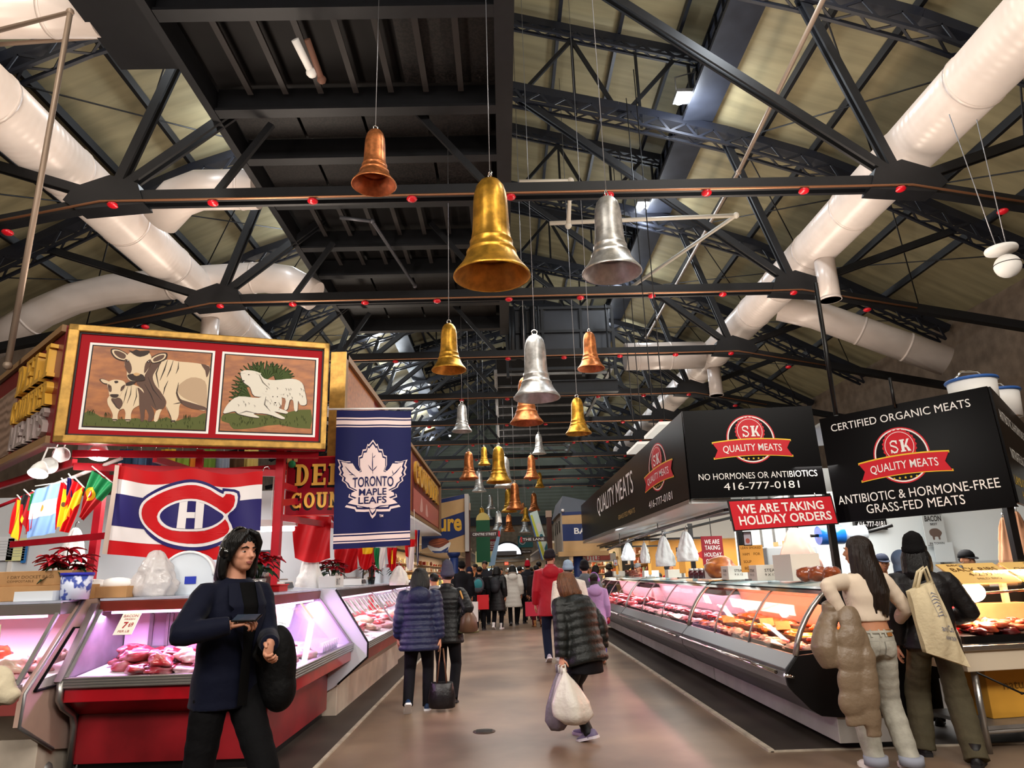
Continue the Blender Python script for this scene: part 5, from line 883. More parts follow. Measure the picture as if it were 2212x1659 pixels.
# ================================================================== right butcher: curved glass cases
GREYB = mat('grey_case_body', '#77767a', .35, .35, vary=(4, .12)); GREYL = mat('pale_case_base', '#aeaaa6', .4, .2, vary=(3, .15)); BLK = mat('black_case_end', '#0a0809', .5, 0, .2)
GCURV = [(.10, .755), (.13, .86), (.175, .96), (.235, 1.06), (.30, 1.145), (.37, 1.22), (.46, 1.285)]
BODY = [(.0, .63), (-.008, .58), (.0, .52), (.045, .465), (.10, .41), (.17, .335), (.25, .285), (.40, .27)]
def curvecase(label, yfar, ynear, lampc, e, panes, endnear=True, liner=INNER):
    L = yfar-ynear; o = thing('curved_meat_case', label, 'display case', (2.34, yfar, 0), R(-90), 'curved glass meat cases on the right'); fr = frame_fn(0, 0, L)
    MB().prism([(.38, .07), (.38, .28), (1.05, .28), (1.05, .07)], fr, 0, 1).build('base', GREYL, o, .005)
    for x in (.15, L-.15):
        MB().lathe([(0, 0), (.06, 0), (.03, .03), (.03, .08), (0, .08)], (x, .7, 0), 12).build('foot', BLACK, o)
    MB().prism(BODY+[(1.0, .27), (1.0, .63)], fr, 0, 1).build('body', GREYB, o)
    MB().prism([(-.0, .63), (.0, .655), (.10, .76), (.13, .76), (.13, .63)], fr, 0, 1).build('sill', mat('grey_sill', '#5a5b60', .3, .5), o, .004)
    MB().prism([(.13, .63), (.13, .715), (1.0, .86), (1.0, .63)], fr, .003, .997).build('deck', mat('dark_deck', '#3a3236', .5) if e > 20 else DECKW, o)
    MB().prism([(.98, .68), (.78, 1.27), (.80, 1.27), (1.02, .68)], fr, 0, 1).build('back_liner', liner, o)
    MB().prism([(.37, 1.245), (.45, 1.295), (.80, 1.315), (1.05, 1.315), (1.05, 1.27), (.5, 1.265)], fr, 0, 1).build('hood', mat('black_hood', '#1c1b1d', .2, .1, .6), o)
    MB().prism([(.42, 1.285), (.45, 1.302), (.86, 1.325), (.86, 1.318)], fr, .01, .99).build('top_glass', mat('sky_top_glass', '#a9c6cc', .12, 0, .7), o)
    for k in range(panes):
        mb = MB(); a, b = k/panes+.003, (k+1)/panes-.003
        for (y0, z0), (y1, z1) in zip(GCURV, GCURV[1:]): mb.prism([(y0, z0), (y1, z1), (y1+.005, z1-.004), (y0+.005, z0-.004)], fr, a, b)
        mb.build('curved_glass', GLASS, o)
    for k in range(panes+1):
        t = min(max(k/panes, .004), .996); MB().tube([fr(y, z, t) for y, z in GCURV], .016 if k in (0, panes) else .010, 6).build('glass_rib', STEEL if k in (0, panes) else DULLSTEEL, o)
    MB().tube([(.08, -.05, .62), (L-.08, -.05, .62)], .016, 10).build('bumper_rail', CHROME, o); mb = None
    for k in range(int(L/1.1)+1):
        MB().tube([(.3+k*1.1, -.05, .62), (.3+k*1.1, .03, .60)], .014, 6).build('rail_bracket', CHROME, o)
    MB().prism([(.56, 1.225), (.56, 1.26), (.66, 1.26), (.66, 1.225)], fr, .05, .95).build('lamp_tube', mat('lamp_'+label[:6], lampc, .4, emit=3), o)
    for x, nm in ((0, 'end_panel'), (L, 'end_panel')):
        s_ = -1 if x == 0 else 1; a, b = (x-.0, x+s_*.035)
        fx = lambda u, v, d, x=x, s_=s_: Vector((x+s_*.035*d, u, v))
        MB().prism(BODY+[(1.0, .27), (1.06, .4), (1.06, .84), (.13, .76), (.10, .755)], fx, 0, 1).build(nm, BLK, o, .008)
        MB().prism([(.35, 1.16), (.40, 1.27), (.46, 1.31), (1.06, 1.33), (1.06, 1.10), (.80, 1.13), (.6, 1.12), (.5, 1.135)], fx, 0, 1).build('end_cap', BLK, o, .008)
        MB().tube([fx(y, z, .5) for y, z in GCURV], .022, 8).build('end_arch', STEEL, o)
    cw = [hexc(lampc)[i]**.8 for i in range(3)]; M_ = Matrix.Translation(Vector((2.34, yfar, 0))) @ Matrix.Rotation(R(-90), 4, 'Z')
    l = light('case_lamp', 'AREA', M_ @ Vector((L/2, .6, 1.215)), e, cw, L-.2, .1); l.rotation_euler = (R(-10), 0, R(-90))
    l = light('case_lamp', 'AREA', M_ @ Vector((L/2, .58, 1.20)), e*.35, cw, L-.2, .06); l.rotation_euler = (R(40), 0, R(-90))
    return o, M_
R1, M1 = curvecase('near curved glass case with orange lit marinated meat, black end towards the camera', 9.75, 6.25, '#ff9a70', 40, 3, liner=mat('orange_grey_liner', '#c9a596', .4))
R2, M2 = curvecase('middle curved glass case with rows of black trays of red meat', 14.75, 9.79, '#ffa3b4', 42, 3)
R3, M3 = curvecase('far curved glass case with red meat behind the child in lilac', 19.9, 14.79, '#ff98a4', 60, 4)
# black trays with meat
TRAYM = mat('black_tray', '#151416', .35)
def tray(M_, x, y, w, d, label, group):
    z = .715+.167*(y-.13)+.012; o = thing('meat_tray', label, 'tray', M_ @ Vector((x, y, z)), R(-90), group); mb = MB().box((0, 0, .004), (w, d, .008))
    for a, b, c, e in ((-w/2, 0, .008, d), (w/2, 0, .008, d), (0, -d/2, w, .008), (0, d/2, w, .008)): mb.box((a, b, .02), (c, e, .04))
    mb.build('tray', TRAYM, o); return z
def traymeat(M_, x, y, w, d, n, m, label, group, s=(.8, 1.1), name='meat_cut'):
    z = tray(M_, x, y, w, d, 'black tray of %s' % label, group+' trays')
    for i in range(n):
        px = x-w/2*.75+w*.75*(i+.5)/n; meat(M_ @ Vector((px, y+random.uniform(-.25, .25)*d, z+.035)), m[i % len(m)], 'piece of %s' % label, group, random.uniform(*s), small=(w < .45), name=name)
for k in range(6):
    x = .30+k*.575
    traymeat(M1, x, .27, .56, .24, 6, [MARIN, MEATRED, CHICK], 'mixed cut meat along the front of the orange lit case', 'mixed meat in the orange lit case', (.55, .75))
    traymeat(M1, x, .54, .56, .24, 5, [MARIN, mat('yellow_marinade', '#e2a33a', .35, coat=.5, vary=(10, .4)), MEATORG] if k < 5 else [MEATORG], 'orange marinated chicken in the middle of the orange lit case', 'marinated chicken in the orange lit case', (.6, .8), 'chicken_piece')
    traymeat(M1, x, .80, .56, .22, 4, [MEATORG, MARIN], 'marinated meat at the back of the orange lit case', 'back row in the orange lit case', (.6, .75), 'chicken_piece')
for k in range(8):
    x = .33+k*.61
    traymeat(M2, x, .28, .58, .26, 4, [MEATRED, MEATPINK], 'red meat at the front of the middle case', 'red meat front row, middle case', (.6, .8))
    traymeat(M2, x, .58, .58, .26, 4, [MEATPINK, MEATRED], 'pink meat at the back of the middle case', 'pink meat back row, middle case', (.65, .85))
for k in range(6):
    x = .5+k*.8
    traymeat(M3, x, .30, .74, .28, 2, [MEATRED], 'red meat at the front of the far case', 'red meat front row, far case', (1.2, 1.5)); traymeat(M3, x, .62, .74, .28, 2, [MEATRED, MEATDARK], 'dark red meat at the back of the far case', 'dark meat back row, far case', (1.2, 1.5))
for i, (x, y) in enumerate(((1.75, .52), (2.25, .5), (1.1, .3))):
    o = thing('price_card', ('tan price card among the yellow chicken', 'tan price card right of the yellow chicken', 'tan price card at the front of the orange lit case')[i], 'price card', M1 @ Vector((x, y, .90))); MB().box((0, 0, 0), (.15, .004, .09), rot=Matrix.Rotation(R(-30), 3, 'X')).build('card', C('#e0b070', .7), o)
# ------------------------------------------------------------------ black signs
SBLK = mat('gloss_black_sign', '#050405', .3, 0, .1); SWHT = mat('sign_vinyl_white', '#f0eeea', .5); SRED = mat('sign_vinyl_red', '#c60f22', .45); SYEL = mat('sign_vinyl_yellow', '#e9c22f', .45)
def signplane(name, label, TL, TR, BL, BR, m=SBLK, thick=.03, cat='sign'):
    TL, TR, BL, BR = map(Vector, (TL, TR, BL, BR)); o = thing(name, label, cat, TL); c0 = TL.copy(); TL, TR, BL, BR = TL-c0, TR-c0, BL-c0, BR-c0; n_ = (BL-TL).cross(TR-TL).normalized()
    f = lambda u, v, h=0: (TL*(1-u)+TR*u)*(1-v)+(BL*(1-u)+BR*u)*v+n_*h
    MB().prism(full, lambda u, v, d: f(u, v, d), -thick, 0).build('board', m, o); return o, f
def logo(o, f, cx, cy_, rx, asp):     # SK roundel; rx in u, asp = du/dv for a true circle
    ry = rx*asp; E_ = lambda k, a0=0, a1=360: ell(cx, cy_, rx*k, ry*k, 40, a0, a1); ring = lambda k0, k1: [p for p in ell(cx, cy_, rx*k0, ry*k0, 48, 0, 359.9)]+[p for p in ell(cx, cy_, rx*k1, ry*k1, 48, 359.9, 0)]
    by = cy_+ry*.42; B = lambda u, v: (cx+u*rx, by+v*ry-(.10*ry*(1-(u/1.6)**2)))
    up = [B(-1.6+3.2*i/16, -.30) for i in range(17)]; dn = [B(1.6-3.2*i/16, .34) for i in range(17)]
    rib = up+[B(1.42, .02)]+dn+[B(-1.42, .02)]
    ln = lambda v0: [B(-1.62+3.24*i/16, v0-.05) for i in range(17)]+[B(1.62-3.24*i/16, v0+.03) for i in range(17)]
    seal = [(cx+rx*.60*(1+.035*math.cos(a*24))*math.cos(a), cy_-ry*.32+ry*.60*(1+.035*math.cos(a*24))*math.sin(a)) for a in [2*math.pi*i/144 for i in range(144)]]
    sr = lambda k0, k1: ell(cx, cy_-ry*.32, rx*k0, ry*k0, 40, 0, 359.9)+ell(cx, cy_-ry*.32, rx*k1, ry*k1, 40, 359.9, 0)
    star = lambda sx: [(cx+sx*rx+rx*.055*(1 if i % 2 == 0 else .42)*math.sin(i*math.pi/5), cy_+ry*.80-ry*.055*(1 if i % 2 == 0 else .42)*math.cos(i*math.pi/5)) for i in range(10)]
    art('emblem', [(SRED, [ring(1.0, .90)]), (SWHT, [ring(.955, .905)]), (SRED, [seal]), (SWHT, [sr(.52, .50)]), (SYEL, [ln(-.30), ln(.34)]), (SRED, [rib]), (SYEL, [star(k*.2) for k in (-2, -1, 0, 1, 2)])], f, o, lift=.0012)
    ch = lambda w, a: [(cx+rx*(a[0]+(a[2]-a[0])*x), cy_-ry*.32+ry*(a[1]+(a[3]-a[1])*(1-y))) for x, y in w]
    art('monogram', [(SWHT, [ch(p, (-.34, -.22, -.02, .22)) for p in [stroke2([(.85, .75), (.7, .95), (.4, .98), (.15, .85), (.18, .64), (.45, .54), (.72, .44), (.88, .26), (.7, .06), (.4, .03), (.15, .25)], .07), [(.78, .7), (.9, .7), (.9, 1), (.78, 1)], [(.08, 0), (.2, 0), (.2, .3), (.08, .3)]]]+[ch(p, (.03, -.22, .40, .22)) for p in slab('K')])], lambda u, v, h: f(u, v, .009+h), o, lift=.001)
    text('QUALITY MEATS', f, (cx-rx*1.2, by-.12*ry, cx+rx*1.2, by+.22*ry), SWHT, o, .005, .011, warp=lambda u, w_: (u, w_-.10*ry*(1-((u-cx)/rx/1.6)**2)))
z0, z1 = 2.29, 3.36
oS1, f1 = signplane('shop_sign', 'black sign with a red round emblem and the phone number 416-777-0181', (2.235, 8.32, 3.36), (3.79, 8.2, 3.36), (2.25, 8.32, 2.29), (3.82, 8.2, 2.29))
logo(oS1, f1, .50, .355, .185, 1.50)
text('NO HORMONES OR ANTIBIOTICS', f1, (.07, .73, .955, .80), SWHT, oS1); text('416-777-0181', f1, (.25, .84, .81, .92), SWHT, oS1)
oS2, f2 = signplane('shop_sign', 'black corner sign reading certified organic meats above the red emblem', (3.86, 8.2, 3.19), (4.97, 6.8, 3.2), (3.90, 8.2, 1.95), (5.01, 6.8, 1.98))
logo(oS2, f2, .47, .46, .165, 1.52)
text('CERTIFIED ORGANIC MEATS', f2, (.07, .075, .90, .145), SWHT, oS2); text('ANTIBIOTIC & HORMONE-FREE', f2, (.03, .755, .95, .835), SWHT, oS2); text('GRASS-FED MEATS', f2, (.20, .86, .76, .94), SWHT, oS2)
oS3, f3 = signplane('shop_sign', 'black sign turning away at the right edge with white and yellow words', (5.02, 6.82, 3.2), (6.9, 8.9, 3.2), (5.06, 6.82, 2.02), (6.94, 8.9, 2.02))
text('ANTIBIOTIC & HORMONE FREE', f3, (.06, .17, .9, .27), SWHT, oS3); text('NITRATE & GLUTEN FREE', f3, (.12, .50, .9, .60), SWHT, oS3); text('LAMB KIDNEY', f3, (.03, .76, .5, .84), SYEL, oS3); text('HEART', f3, (.16, .88, .36, .95), SYEL, oS3)
oS4, f4 = signplane('shop_fascia', 'long glossy black fascia running along the aisle with stretched white letters', (2.235, 20.1, 3.30), (2.235, 8.36, 3.36), (2.235, 20.1, 2.33), (2.235, 8.36, 2.29), thick=.05)
text('QUALITY MEATS', f4, (.30, .18, .70, .62), SWHT, oS4, .0); logo(oS4, f4, .865, .42, .05, 6.4); text('416-777-0181', f4, (.80, .82, .93, .92), SWHT, oS4); text('GRASS FED MEATS', f4, (.55, .80, .70, .88), C('#b59a5c', .5), oS4, .0)
o = thing('canopy_soffit', 'pale canopy underside below the long black fascia', 'canopy', (2.3, 8.4, 2.26)); MB().box((.32, 5.85, 0), (.72, 11.7, .04)).build('panel', mat('pale_soffit', '#d7e2e4', .3), o); MB().box((-.05, 5.85, .01), (.03, 11.7, .06)).build('edge_trim', ALU, o)
light('soffit_light', 'AREA', (2.75, 14, 2.22), 90, (.9, .97, 1), .4, 11, (-.1, 0, -1))
oR, fR = signplane('holiday_sign', 'red sign below the emblem sign reading we are taking holiday orders', (2.61, 8.12, 2.24), (3.80, 8.05, 2.26), (2.65, 8.12, 1.885), (3.84, 8.05, 1.93), BLACK)
art('red_panel', [(SRED, [rr(.012, .04, .988, .96)])], fR, oR, lift=.002); text('WE ARE TAKING', fR, (.08, .16, .90, .46), SWHT, oR, .02, .005); text('HOLIDAY ORDERS', fR, (.07, .53, .95, .83), SWHT, oR, .02, .005)
for i, u in enumerate((.15, .85)): MB().tube([fR(u, .02, 0), fR(u, -.1, -.02)], .006, 5).build('tie', CHROME, oR)
pf = thing('pipe_stand', 'black steel posts and rails that carry the black signs', 'frame', (0, 0, 0))
for x, y, z in ((3.84, 8.26, 2.3), (5.05, 6.98, 2.1), (3.3, 9.9, 2.25), (3.3, 12.5, 2.25), (3.3, 14.6, 2.25), (3.3, 18.5, 2.25), (4.55, 11.0, 2.6)): MB().box((x, y, z/2), (.07, .07, z)).build('post', BLACK, pf)
for a, b in (((2.6, 19.8, 2.15), (2.85, 9, 2.2)), ((2.9, 19, 2.12), (3.3, 10, 2.18)), ((2.85, 9, 2.2), (3.84, 8.24, 2.25)), ((3.3, 10.2, 2.15), (4.8, 10.9, 2.2)), ((2.3, 12.5, 2.0), (3.6, 12.5, 2.0)), ((2.3, 16.2, 2.0), (3.6, 16.2, 2.0))): MB().beam(a, b, .035, .035).build('rail', BLACK, pf)
MB().tube([(4.0, 8.05, 3.2), (4.0, 8.05, 4.9)], .028, 8).build('rod', BLACK, pf); MB().tube([(4.4, 7.5, 3.15), (4.4, 7.5, 3.5)], .02, 6).build('rod', BLACK, pf)
o = thing('hanging_rail', 'curved grey rail hung under the canopy that carries plastic bags', 'rail', (2.4, 16.5, 1.95)); MB().tube([(0, 0, 0), (.1, -3, .12), (.35, -6, .22), (.9, -7.8, .28)], .022, 8).build('rail', DULLSTEEL, o)
for p in ((.05, -1.5, .06), (.22, -4.5, .17), (.5, -6.6, .24)): MB().tube([p, (p[0], p[1], .33)], .01, 5).build('hanger', DULLSTEEL, o)
for i, (px, py, Y, h_, w_) in enumerate(((1355, 1172, 14.5, .36, .27), (1391, 1172, 12.8, .36, .16), (1432, 1158, 11.6, .48, .30), (1480, 1148, 10.2, .42, .30))):
    sack('hanging_bag', ('bunch of white carrier bags hung farthest left below the canopy', 'thin bunch of white carrier bags second from the left below the canopy', 'biggest bunch of white carrier bags hung below the canopy', 'bunch of white carrier bags beside the black post')[i], atY(px, py, Y), h_, w_, .18, mat('bluish_white_plastic', '#e2e8ea', .4, bump=(14, .5)), 'carrier bags under the canopy', 10+i, 'bag')
# ------------------------------------------------------------------ back of the right stall
struct('wall_stall_right', MB().box((7.6, 11.3, 1.5), (5.8, .12, 3.0)).box((4.72, 12.8, 1.5), (.1, 3, 3.0)), mat('white_cold_room', '#dfe6e8', .4, vary=(.9, .06)))
for i, x in enumerate((5.6, 6.9, 8.2)): struct('trim_%d' % (60+i), MB().box((x, 11.23, 1.5), (.05, .02, 3.0)), DULLSTEEL)
struct('trim_70', MB().box((4.65, 12.8, 2.45), (.04, 3.0, .06)), DULLSTEEL)
for i, y in enumerate((11.6, 12.2, 12.8)): struct('trim_%d' % (71+i), MB().box((4.66, y, 1.5), (.03, .05, 3.0)), DULLSTEEL)
o = thing('grey_machine', 'grey steel cabinet machine with a small oval badge behind the counter', 'machine', (4.05, 10.2, 0)); MB().box((0, 0, .55), (.75, .6, 1.1)).build('cabinet', DULLSTEEL, o, .01); MB().prism(rr(-.36, 1.1, .36, 1.75), lambda u, v, d: Vector((u, d, v)), -.2, .2).build('hopper', mat('grey_hammer_paint', '#8f9698', .4), o, .02); art('badge', [(C('#cfd9e6', .3), [ell(.05, 1.22, .075, .04, 20)]), (C('#3f6fb0', .3), [ell(.05, 1.22, .055, .025, 20)])], lambda u, v, h: Vector((u, -.201-h, v)), o)
sack('paper_apron', 'pinkish paper apron hung above the grey machine', atY(1715, 1140, 9.6), .66, .55, .1, mat('pink_paper', '#d3a596', .8), None, 31, 'apron')
for i, (px, py, h_) in enumerate(((2166, 1118, .8), (2195, 1105, .9))): sack('paper_apron', ('orange lit paper apron hung left of the right black post', 'orange lit paper apron at the right edge behind the black post')[i], atY(px, py, 8.6), h_, .3, .12, mat('peach_paper', '#d9a07c', .8), None, 40+i, 'apron')
o = thing('film_roll', 'roll of bright blue film on a holder behind the black post', 'roll', atY(1800, 1156, 9.3)); MB().tube([(-.2, 0, 0), (.12, 0, 0)], .12, 24).build('blue_roll', C('#1c6fd0', .25, coat=.5), o); MB().tube([(.12, 0, 0), (.42, 0, .02)], .10, 24).build('clear_roll', C('#c9d2da', .2), o); MB().tube([(-.3, 0, 0), (-.2, 0, 0)], .02, 8).build('axle', BLACK, o); MB().tube([(.42, 0, .02), (.75, -.1, .1)], .022, 8).build('axle', BLACK, o)
o = thing('wall_sign', 'small black wall sign with the phone number on the white wall', 'sign', atY(1878, 1134, 11.1)); f = lambda u, v, h=0: Vector((-.22+u*.5, -h, .1-v*.18)); MB().prism(full, f, -.02, 0).build('board', BLACK, o); text('416-777-0181', f, (.06, .25, .94, .7), SWHT, o, .01, .003)
o = thing('wall_poster', 'tin poster reading bacon with a pig on the white wall', 'poster', atY(2018, 1143, 11.1)); f = lambda u, v, h=0: Vector((-.16+u*.33, -h, .24-v*.5)); MB().prism(full, f, -.015, 0).build('board', C('#c3c8c8', .4), o)
text('BACON', f, (.1, .06, .9, .24), C('#3b3a3a', .5), o, .03, .003); text('BEST', f, (.33, .29, .67, .36), C('#3b3a3a', .5), o, .02, .003); text('IN TOWN', f, (.15, .88, .85, .95), C('#3b3a3a', .5), o, .02, .003)
art('tin_border', [(C('#3b3a3a', .5), [rr(.05, .02, .95, .035), rr(.05, .965, .95, .98)])], f, o, lift=.002); art('pig', [(C('#6b5a52', .5), [sm([(.22, .55), (.35, .47), (.6, .46), (.75, .52), (.82, .6), (.75, .68), (.7, .72), (.7, .8), (.62, .8), (.6, .72), (.45, .72), (.43, .8), (.35, .8), (.33, .7), (.25, .66)], 3)])], f, o, lift=.002)
for i, (px, py, w_, h_) in enumerate(((1660, 1200, .13, .2), (1681, 1188, .13, .26), (1687, 1222, .15, .3), (1700, 1185, .1, .25), (2040, 1190, .3, .3))):
    p = atX(px, py, 4.64) if i < 4 else atY(2040, 1193, 11.1); o = thing('paper_note', ('small tan note on the white wall edge, lowest left', 'tan note on the white wall edge near the blue roll', 'large tan note below the blue roll', 'narrow tan note closest to the black post', 'white drawing sheet on the white wall above the black cap')[i], 'note', p, 0, 'notes on the white wall')
    (MB().box((-.03, 0, 0), (.006, w_*1.6, h_)) if i < 4 else MB().box((0, 0, 0), (w_, .006, h_))).build('sheet', C('#d3a873' if i < 4 else '#cfd6d8', .8), o)
    if i < 4: art('writing', [(C('#8a5f3a', .8), [rr(-w_*.6, -h_*.35+k*h_*.18, w_*.5, -h_*.35+k*h_*.18+.012) for k in range(4)])], lambda u, v, h: Vector((-.034-h, u, v)), o)
# ------------------------------------------------------------------ things on the right counter
zc = 1.335
def cX(px, X=3.0): p = atX(px, 1262, X); return p.y
LB = [('STEAK', (.3, .25, .8, .45)), ('9 X 12', (.3, .55, .7, .7))]
WB = mat('white_carton', '#d9d2c8', .7)
for i, (px, X, d, lab, ln) in enumerate(((1590, 2.95, (.26, .3, .17), 'white steak paper box right of the round bread', LB), (1656, 2.95, (.3, .3, .17), 'white steak paper box right of the price stick', LB), (1545, 3.0, (.2, .26, .2), 'grey white carton behind the price stick', None), (1725, 3.1, (.3, .5, .27), 'large beige box left of the wrapped loaves', None), (1407, 3.0, (.3, .24, .13), 'white carton between the far price sticks, left one', None), (1460, 3.0, (.3, .26, .14), 'white carton between the far price sticks, right one', None), (1338, 3.0, (.3, .2, .13), 'white carton farthest along the right counter', None))):
    o = thing('paper_box', lab, 'box', (X, cX(px, X), zc), 0, 'paper cartons on the right counter'); MB().box((0, 0, d[2]/2), d).build('carton', WB, o, .004)
    if ln:
        f = plane((-d[0]/2, -d[1]/2-.001, d[2]), (d[0], 0, 0), (0, 0, -d[2])); [text(t, f, bx, C('#4a4440', .7), o, .01, .001) for t, bx in ln]
        f = plane((-d[0]/2-.001, d[1]/2, d[2]), (0, -d[1], 0), (0, 0, -d[2])); [text(t, f, bx, C('#4a4440', .7), o, .01, .001) for t, bx in ln]
o = thing('round_bread', 'big round glossy brown loaf on the counter', 'bread', (3.0, cX(1562), zc)); q = lump(71, (.22, .22, .15), .22, 4); q.materials.append(ROAST); q_ = put('loaf', q, o); q_.location.z = .14; MB().box((0, 0, .006), (.45, .5, .012)).build('board', C('#e0dcd6', .5), o)
for i, (px, lab) in enumerate(((1746, 'plastic wrapped loaf leftmost beside the woman in cream'), (1772, 'plastic wrapped loaf second beside the woman in cream'), (1800, 'plastic wrapped loaf nearest the woman in cream'))):
    o = thing('wrapped_loaf', lab, 'bread', (2.95, cX(px, 2.95), zc), random.random(), 'wrapped loaves by the woman'); q = lump(80+i, (.075, .10, .07), .25, 3); q.materials.append(mat('loaf_crust', '#a5522a', .3, coat=.6, vary=(16, .4))); put('loaf', q, o).location.z = .07; q = lump(80+i, (.079, .104, .074), .25, 3); q.materials.append(FILM); put('wrap', q, o).location.z = .07
for i in range(7):
    o = thing('wine_dark_jar', 'dark red jar in a row beside the round bread', 'jar', (2.95+.1*(i % 2), cX(1535)+.14*i, zc), 0, 'dark jars beside the round bread'); MB().lathe([(0, 0), (.045, 0), (.045, .1), (.03, .12), (0, .12)], n=16).build('jar', mat('dark_jar', '#4a1820', .2, coat=.4), o); MB().lathe([(0, .12), (.034, .12), (.034, .15), (0, .15)], n=16).build('lid', C('#d6d2cc', .4), o)
for i in range(8):
    o = thing('cured_sausage', 'dark cured sausage in a pile on the far right counter', 'sausage', (3.0+random.uniform(-.1, .15), cX(1365)+random.uniform(-.5, .5), zc+.03+.045*(i % 3)), random.uniform(0, 3), 'cured sausages on the far right counter'); MB().tube([(-.12, 0, 0), (-.1, 0, 0), (0, .015, .0), (.1, 0, 0), (.12, 0, 0)], [.01, .028, .032, .028, .01], 10).build('sausage', mat('cured_sausage', '#5c2a20', .4, vary=(14, .5), col2='#c9a08a', edge=(.3, .45)), o)
# price sticks
STK = mat('price_stick_paper', '#d79a4c', .7)
for i, (px0, pyt, zt_, w_, lab) in enumerate(((1630, 1158, 2.05, .27, 'tall price stick with a big tan handwritten note and a small photo on top'), (1477, 1190, 1.98, .1, 'price stick beside the man in the red shirt'), (1406, 1205, 1.85, .06, 'thin price stick between the far hanging bags'), (1335, 1213, 1.85, .06, 'thin price stick farthest along the right counter'))):
    o = thing('price_stick', lab, 'price sign', (2.85, cX(px0, 2.85), zc), 0, 'price sticks on the right counter'); Hs = atX(px0, pyt, 2.85).z-zc
    MB().box((0, 0, Hs/2), (.035, .02, Hs)).build('stick', mat('stick_grey', '#a9a6a0', .5), o); MB().box((0, 0, .01), (.16, .14, .02)).build('foot', DULLSTEEL, o)
    MB().box((0, -.016, Hs*.50), (w_, .008, .30 if i == 0 else .26)).build('note', STK, o)
    MB().box((-.03, -.016, Hs-.02), (.10, .012, .16)).build('photo_frame', BLACK, o)
    art('photo', [(C('#b0a8b4', .4), [rr(-.07, Hs-.09, .01, Hs+.05)]), (C('#a8554a', .4), [ell(-.03, Hs-.045, .025, .03, 12)])], lambda u, v, h: Vector((u, -.023-h, v)), o)
    if i == 0:
        f = plane((-.135, -.021, Hs*.50+.15), (.27, 0, 0), (0, 0, -.3)); [text(t, f, bx, C('#4d3318', .8), o, .0, .001) for t, bx in (('LEAN SMOKED', (.06, .05, .92, .14)), ('HAM', (.12, .28, .40, .38)), ('FOR', (.58, .28, .86, .38)), ('SOUP', (.12, .56, .45, .66)), ('BONES', (.14, .8, .6, .9)))]
scale_('grey counter scale behind the white steak boxes', (3.2, cX(1620, 3.2), zc), R(-90), '#b5aeaa')
o = thing('hanging_banner', 'dark red hanging banner with white words among the black posts', 'banner', atY(1537, 1165, 11.2)); f = lambda u, v, h=0: Vector((-.17+u*.34, -h, .05-v*.45)); MB().prism(full, f, -.006, 0).build('cloth', mat('dark_red_banner', '#8f1a28', .6), o); [text(t, f, bx, SWHT, o, .01, .003) for t, bx in (('WE ARE', (.15, .12, .85, .27)), ('TAKING', (.15, .32, .85, .47)), ('HOLIDAY', (.1, .56, .9, .70)), ('ORDERS', (.15, .78, .85, .92)))]
MB().tube([(0, 0, .05), (0, 0, .45)], .006, 5).build('cord', BLACK, o)
# ------------------------------------------------------------------ hot food table at the right edge
tb = thing('steel_table', 'stainless table with pipe legs at the right edge carrying hot food', 'table', (3.72, 5.98, 0)); TW, TD = 2.8, .82
tb.rotation_euler = (0, 0, R(8))
MB().box((TW/2, TD/2, .70), (TW, TD, .16)).build('apron', mat('cream_table_apron', '#cdbfa9', .45), tb, .006); MB().box((TW/2, TD/2, .80), (TW+.06, TD+.06, .04)).build('tabletop', STEEL, tb, .006)
for x in (.12, 1.0, TW-.1):
    for y in (.08, TD-.08): MB().tube([(x, y, 0), (x, y, .62)], .026, 10).build('leg', ALU, tb)
for y in (.08, TD-.08): MB().tube([(.12, y, .16), (TW-.1, y, .16)], .022, 8).build('brace', ALU, tb)
MB().box((TW/2, TD/2, .19), (TW-.25, TD-.1, .03)).build('shelf', DULLSTEEL, tb)
T4 = Matrix.Translation((3.72, 5.98, 0)) @ Matrix.Rotation(R(8), 4, 'Z')
hb_ = thing('hot_food_box', 'glass hot food counter with two slanted yellow price boards', 'food counter', (3.72, 5.98, .82), R(8)); HBW = 2.2
MB().box((.1+HBW/2, .46, .03), (HBW, .72, .06)).build('tray_base', BLACK, hb_); MB().box((.1+HBW/2, .80, .22), (HBW, .04, .4)).build('back_panel', BLACK, hb_)
for x in (.3, 1.05, 1.5, 2.2): MB().box((x, .62, .3), (.05, .04, .6)).build('post', C('#c9a684', .4), hb_)
MB().tube([(.75, .62, .62), (1.0, .30, .48), (1.15, .12, .25), (1.22, .06, .05)], .018, 6).build('bent_rod', C('#d9a05c', .4), hb_); MB().tube([(.3, .3, .38), (1.6, .3, .42)], .012, 6).build('cross_rod', CHROME, hb_)
MB().prism([(.1, .0), (2.3, .0), (2.3, .36), (.1, .36)], lambda u, v, d: Vector((u, .10+v*1.05, .44+v*.62+d)), 0, .008).build('slanted_glass', GLASS, hb_)
mb = MB(); f5 = lambda x0, w_: (lambda u, v, h=0: Vector((x0+u*w_, .42-v*.28, .635-v*.165))+Vector((0, -.5, .86))*h)
YC = mat('yellow_price_board', '#e3bb70', .6)
for i, (x0, w_, ls) in enumerate(((.22, .58, (('BBQ', (.15, .06, .4, .16)), ('BACK RIBS', (.12, .24, .9, .42)), ('4-2.99', (.3, .5, .7, .66)), ('EACH', (.74, .54, .92, .64)), ('MILD BBQ', (.35, .76, .75, .86)))), (.86, .66, (('COOKED', (.35, .05, .65, .15)), ('CHICKEN WINGS', (.08, .3, .92, .48)), ('10', (.15, .58, .25, .76)), ('FOR $11.99', (.42, .58, .92, .74)))))):
    f = f5(x0, w_); b_ = MB().prism(full, f, 0, .01).build('price_board', YC, hb_); [text(t, f, bx, C('#6b4a22', .7), hb_, .0, .014) for t, bx in ls]
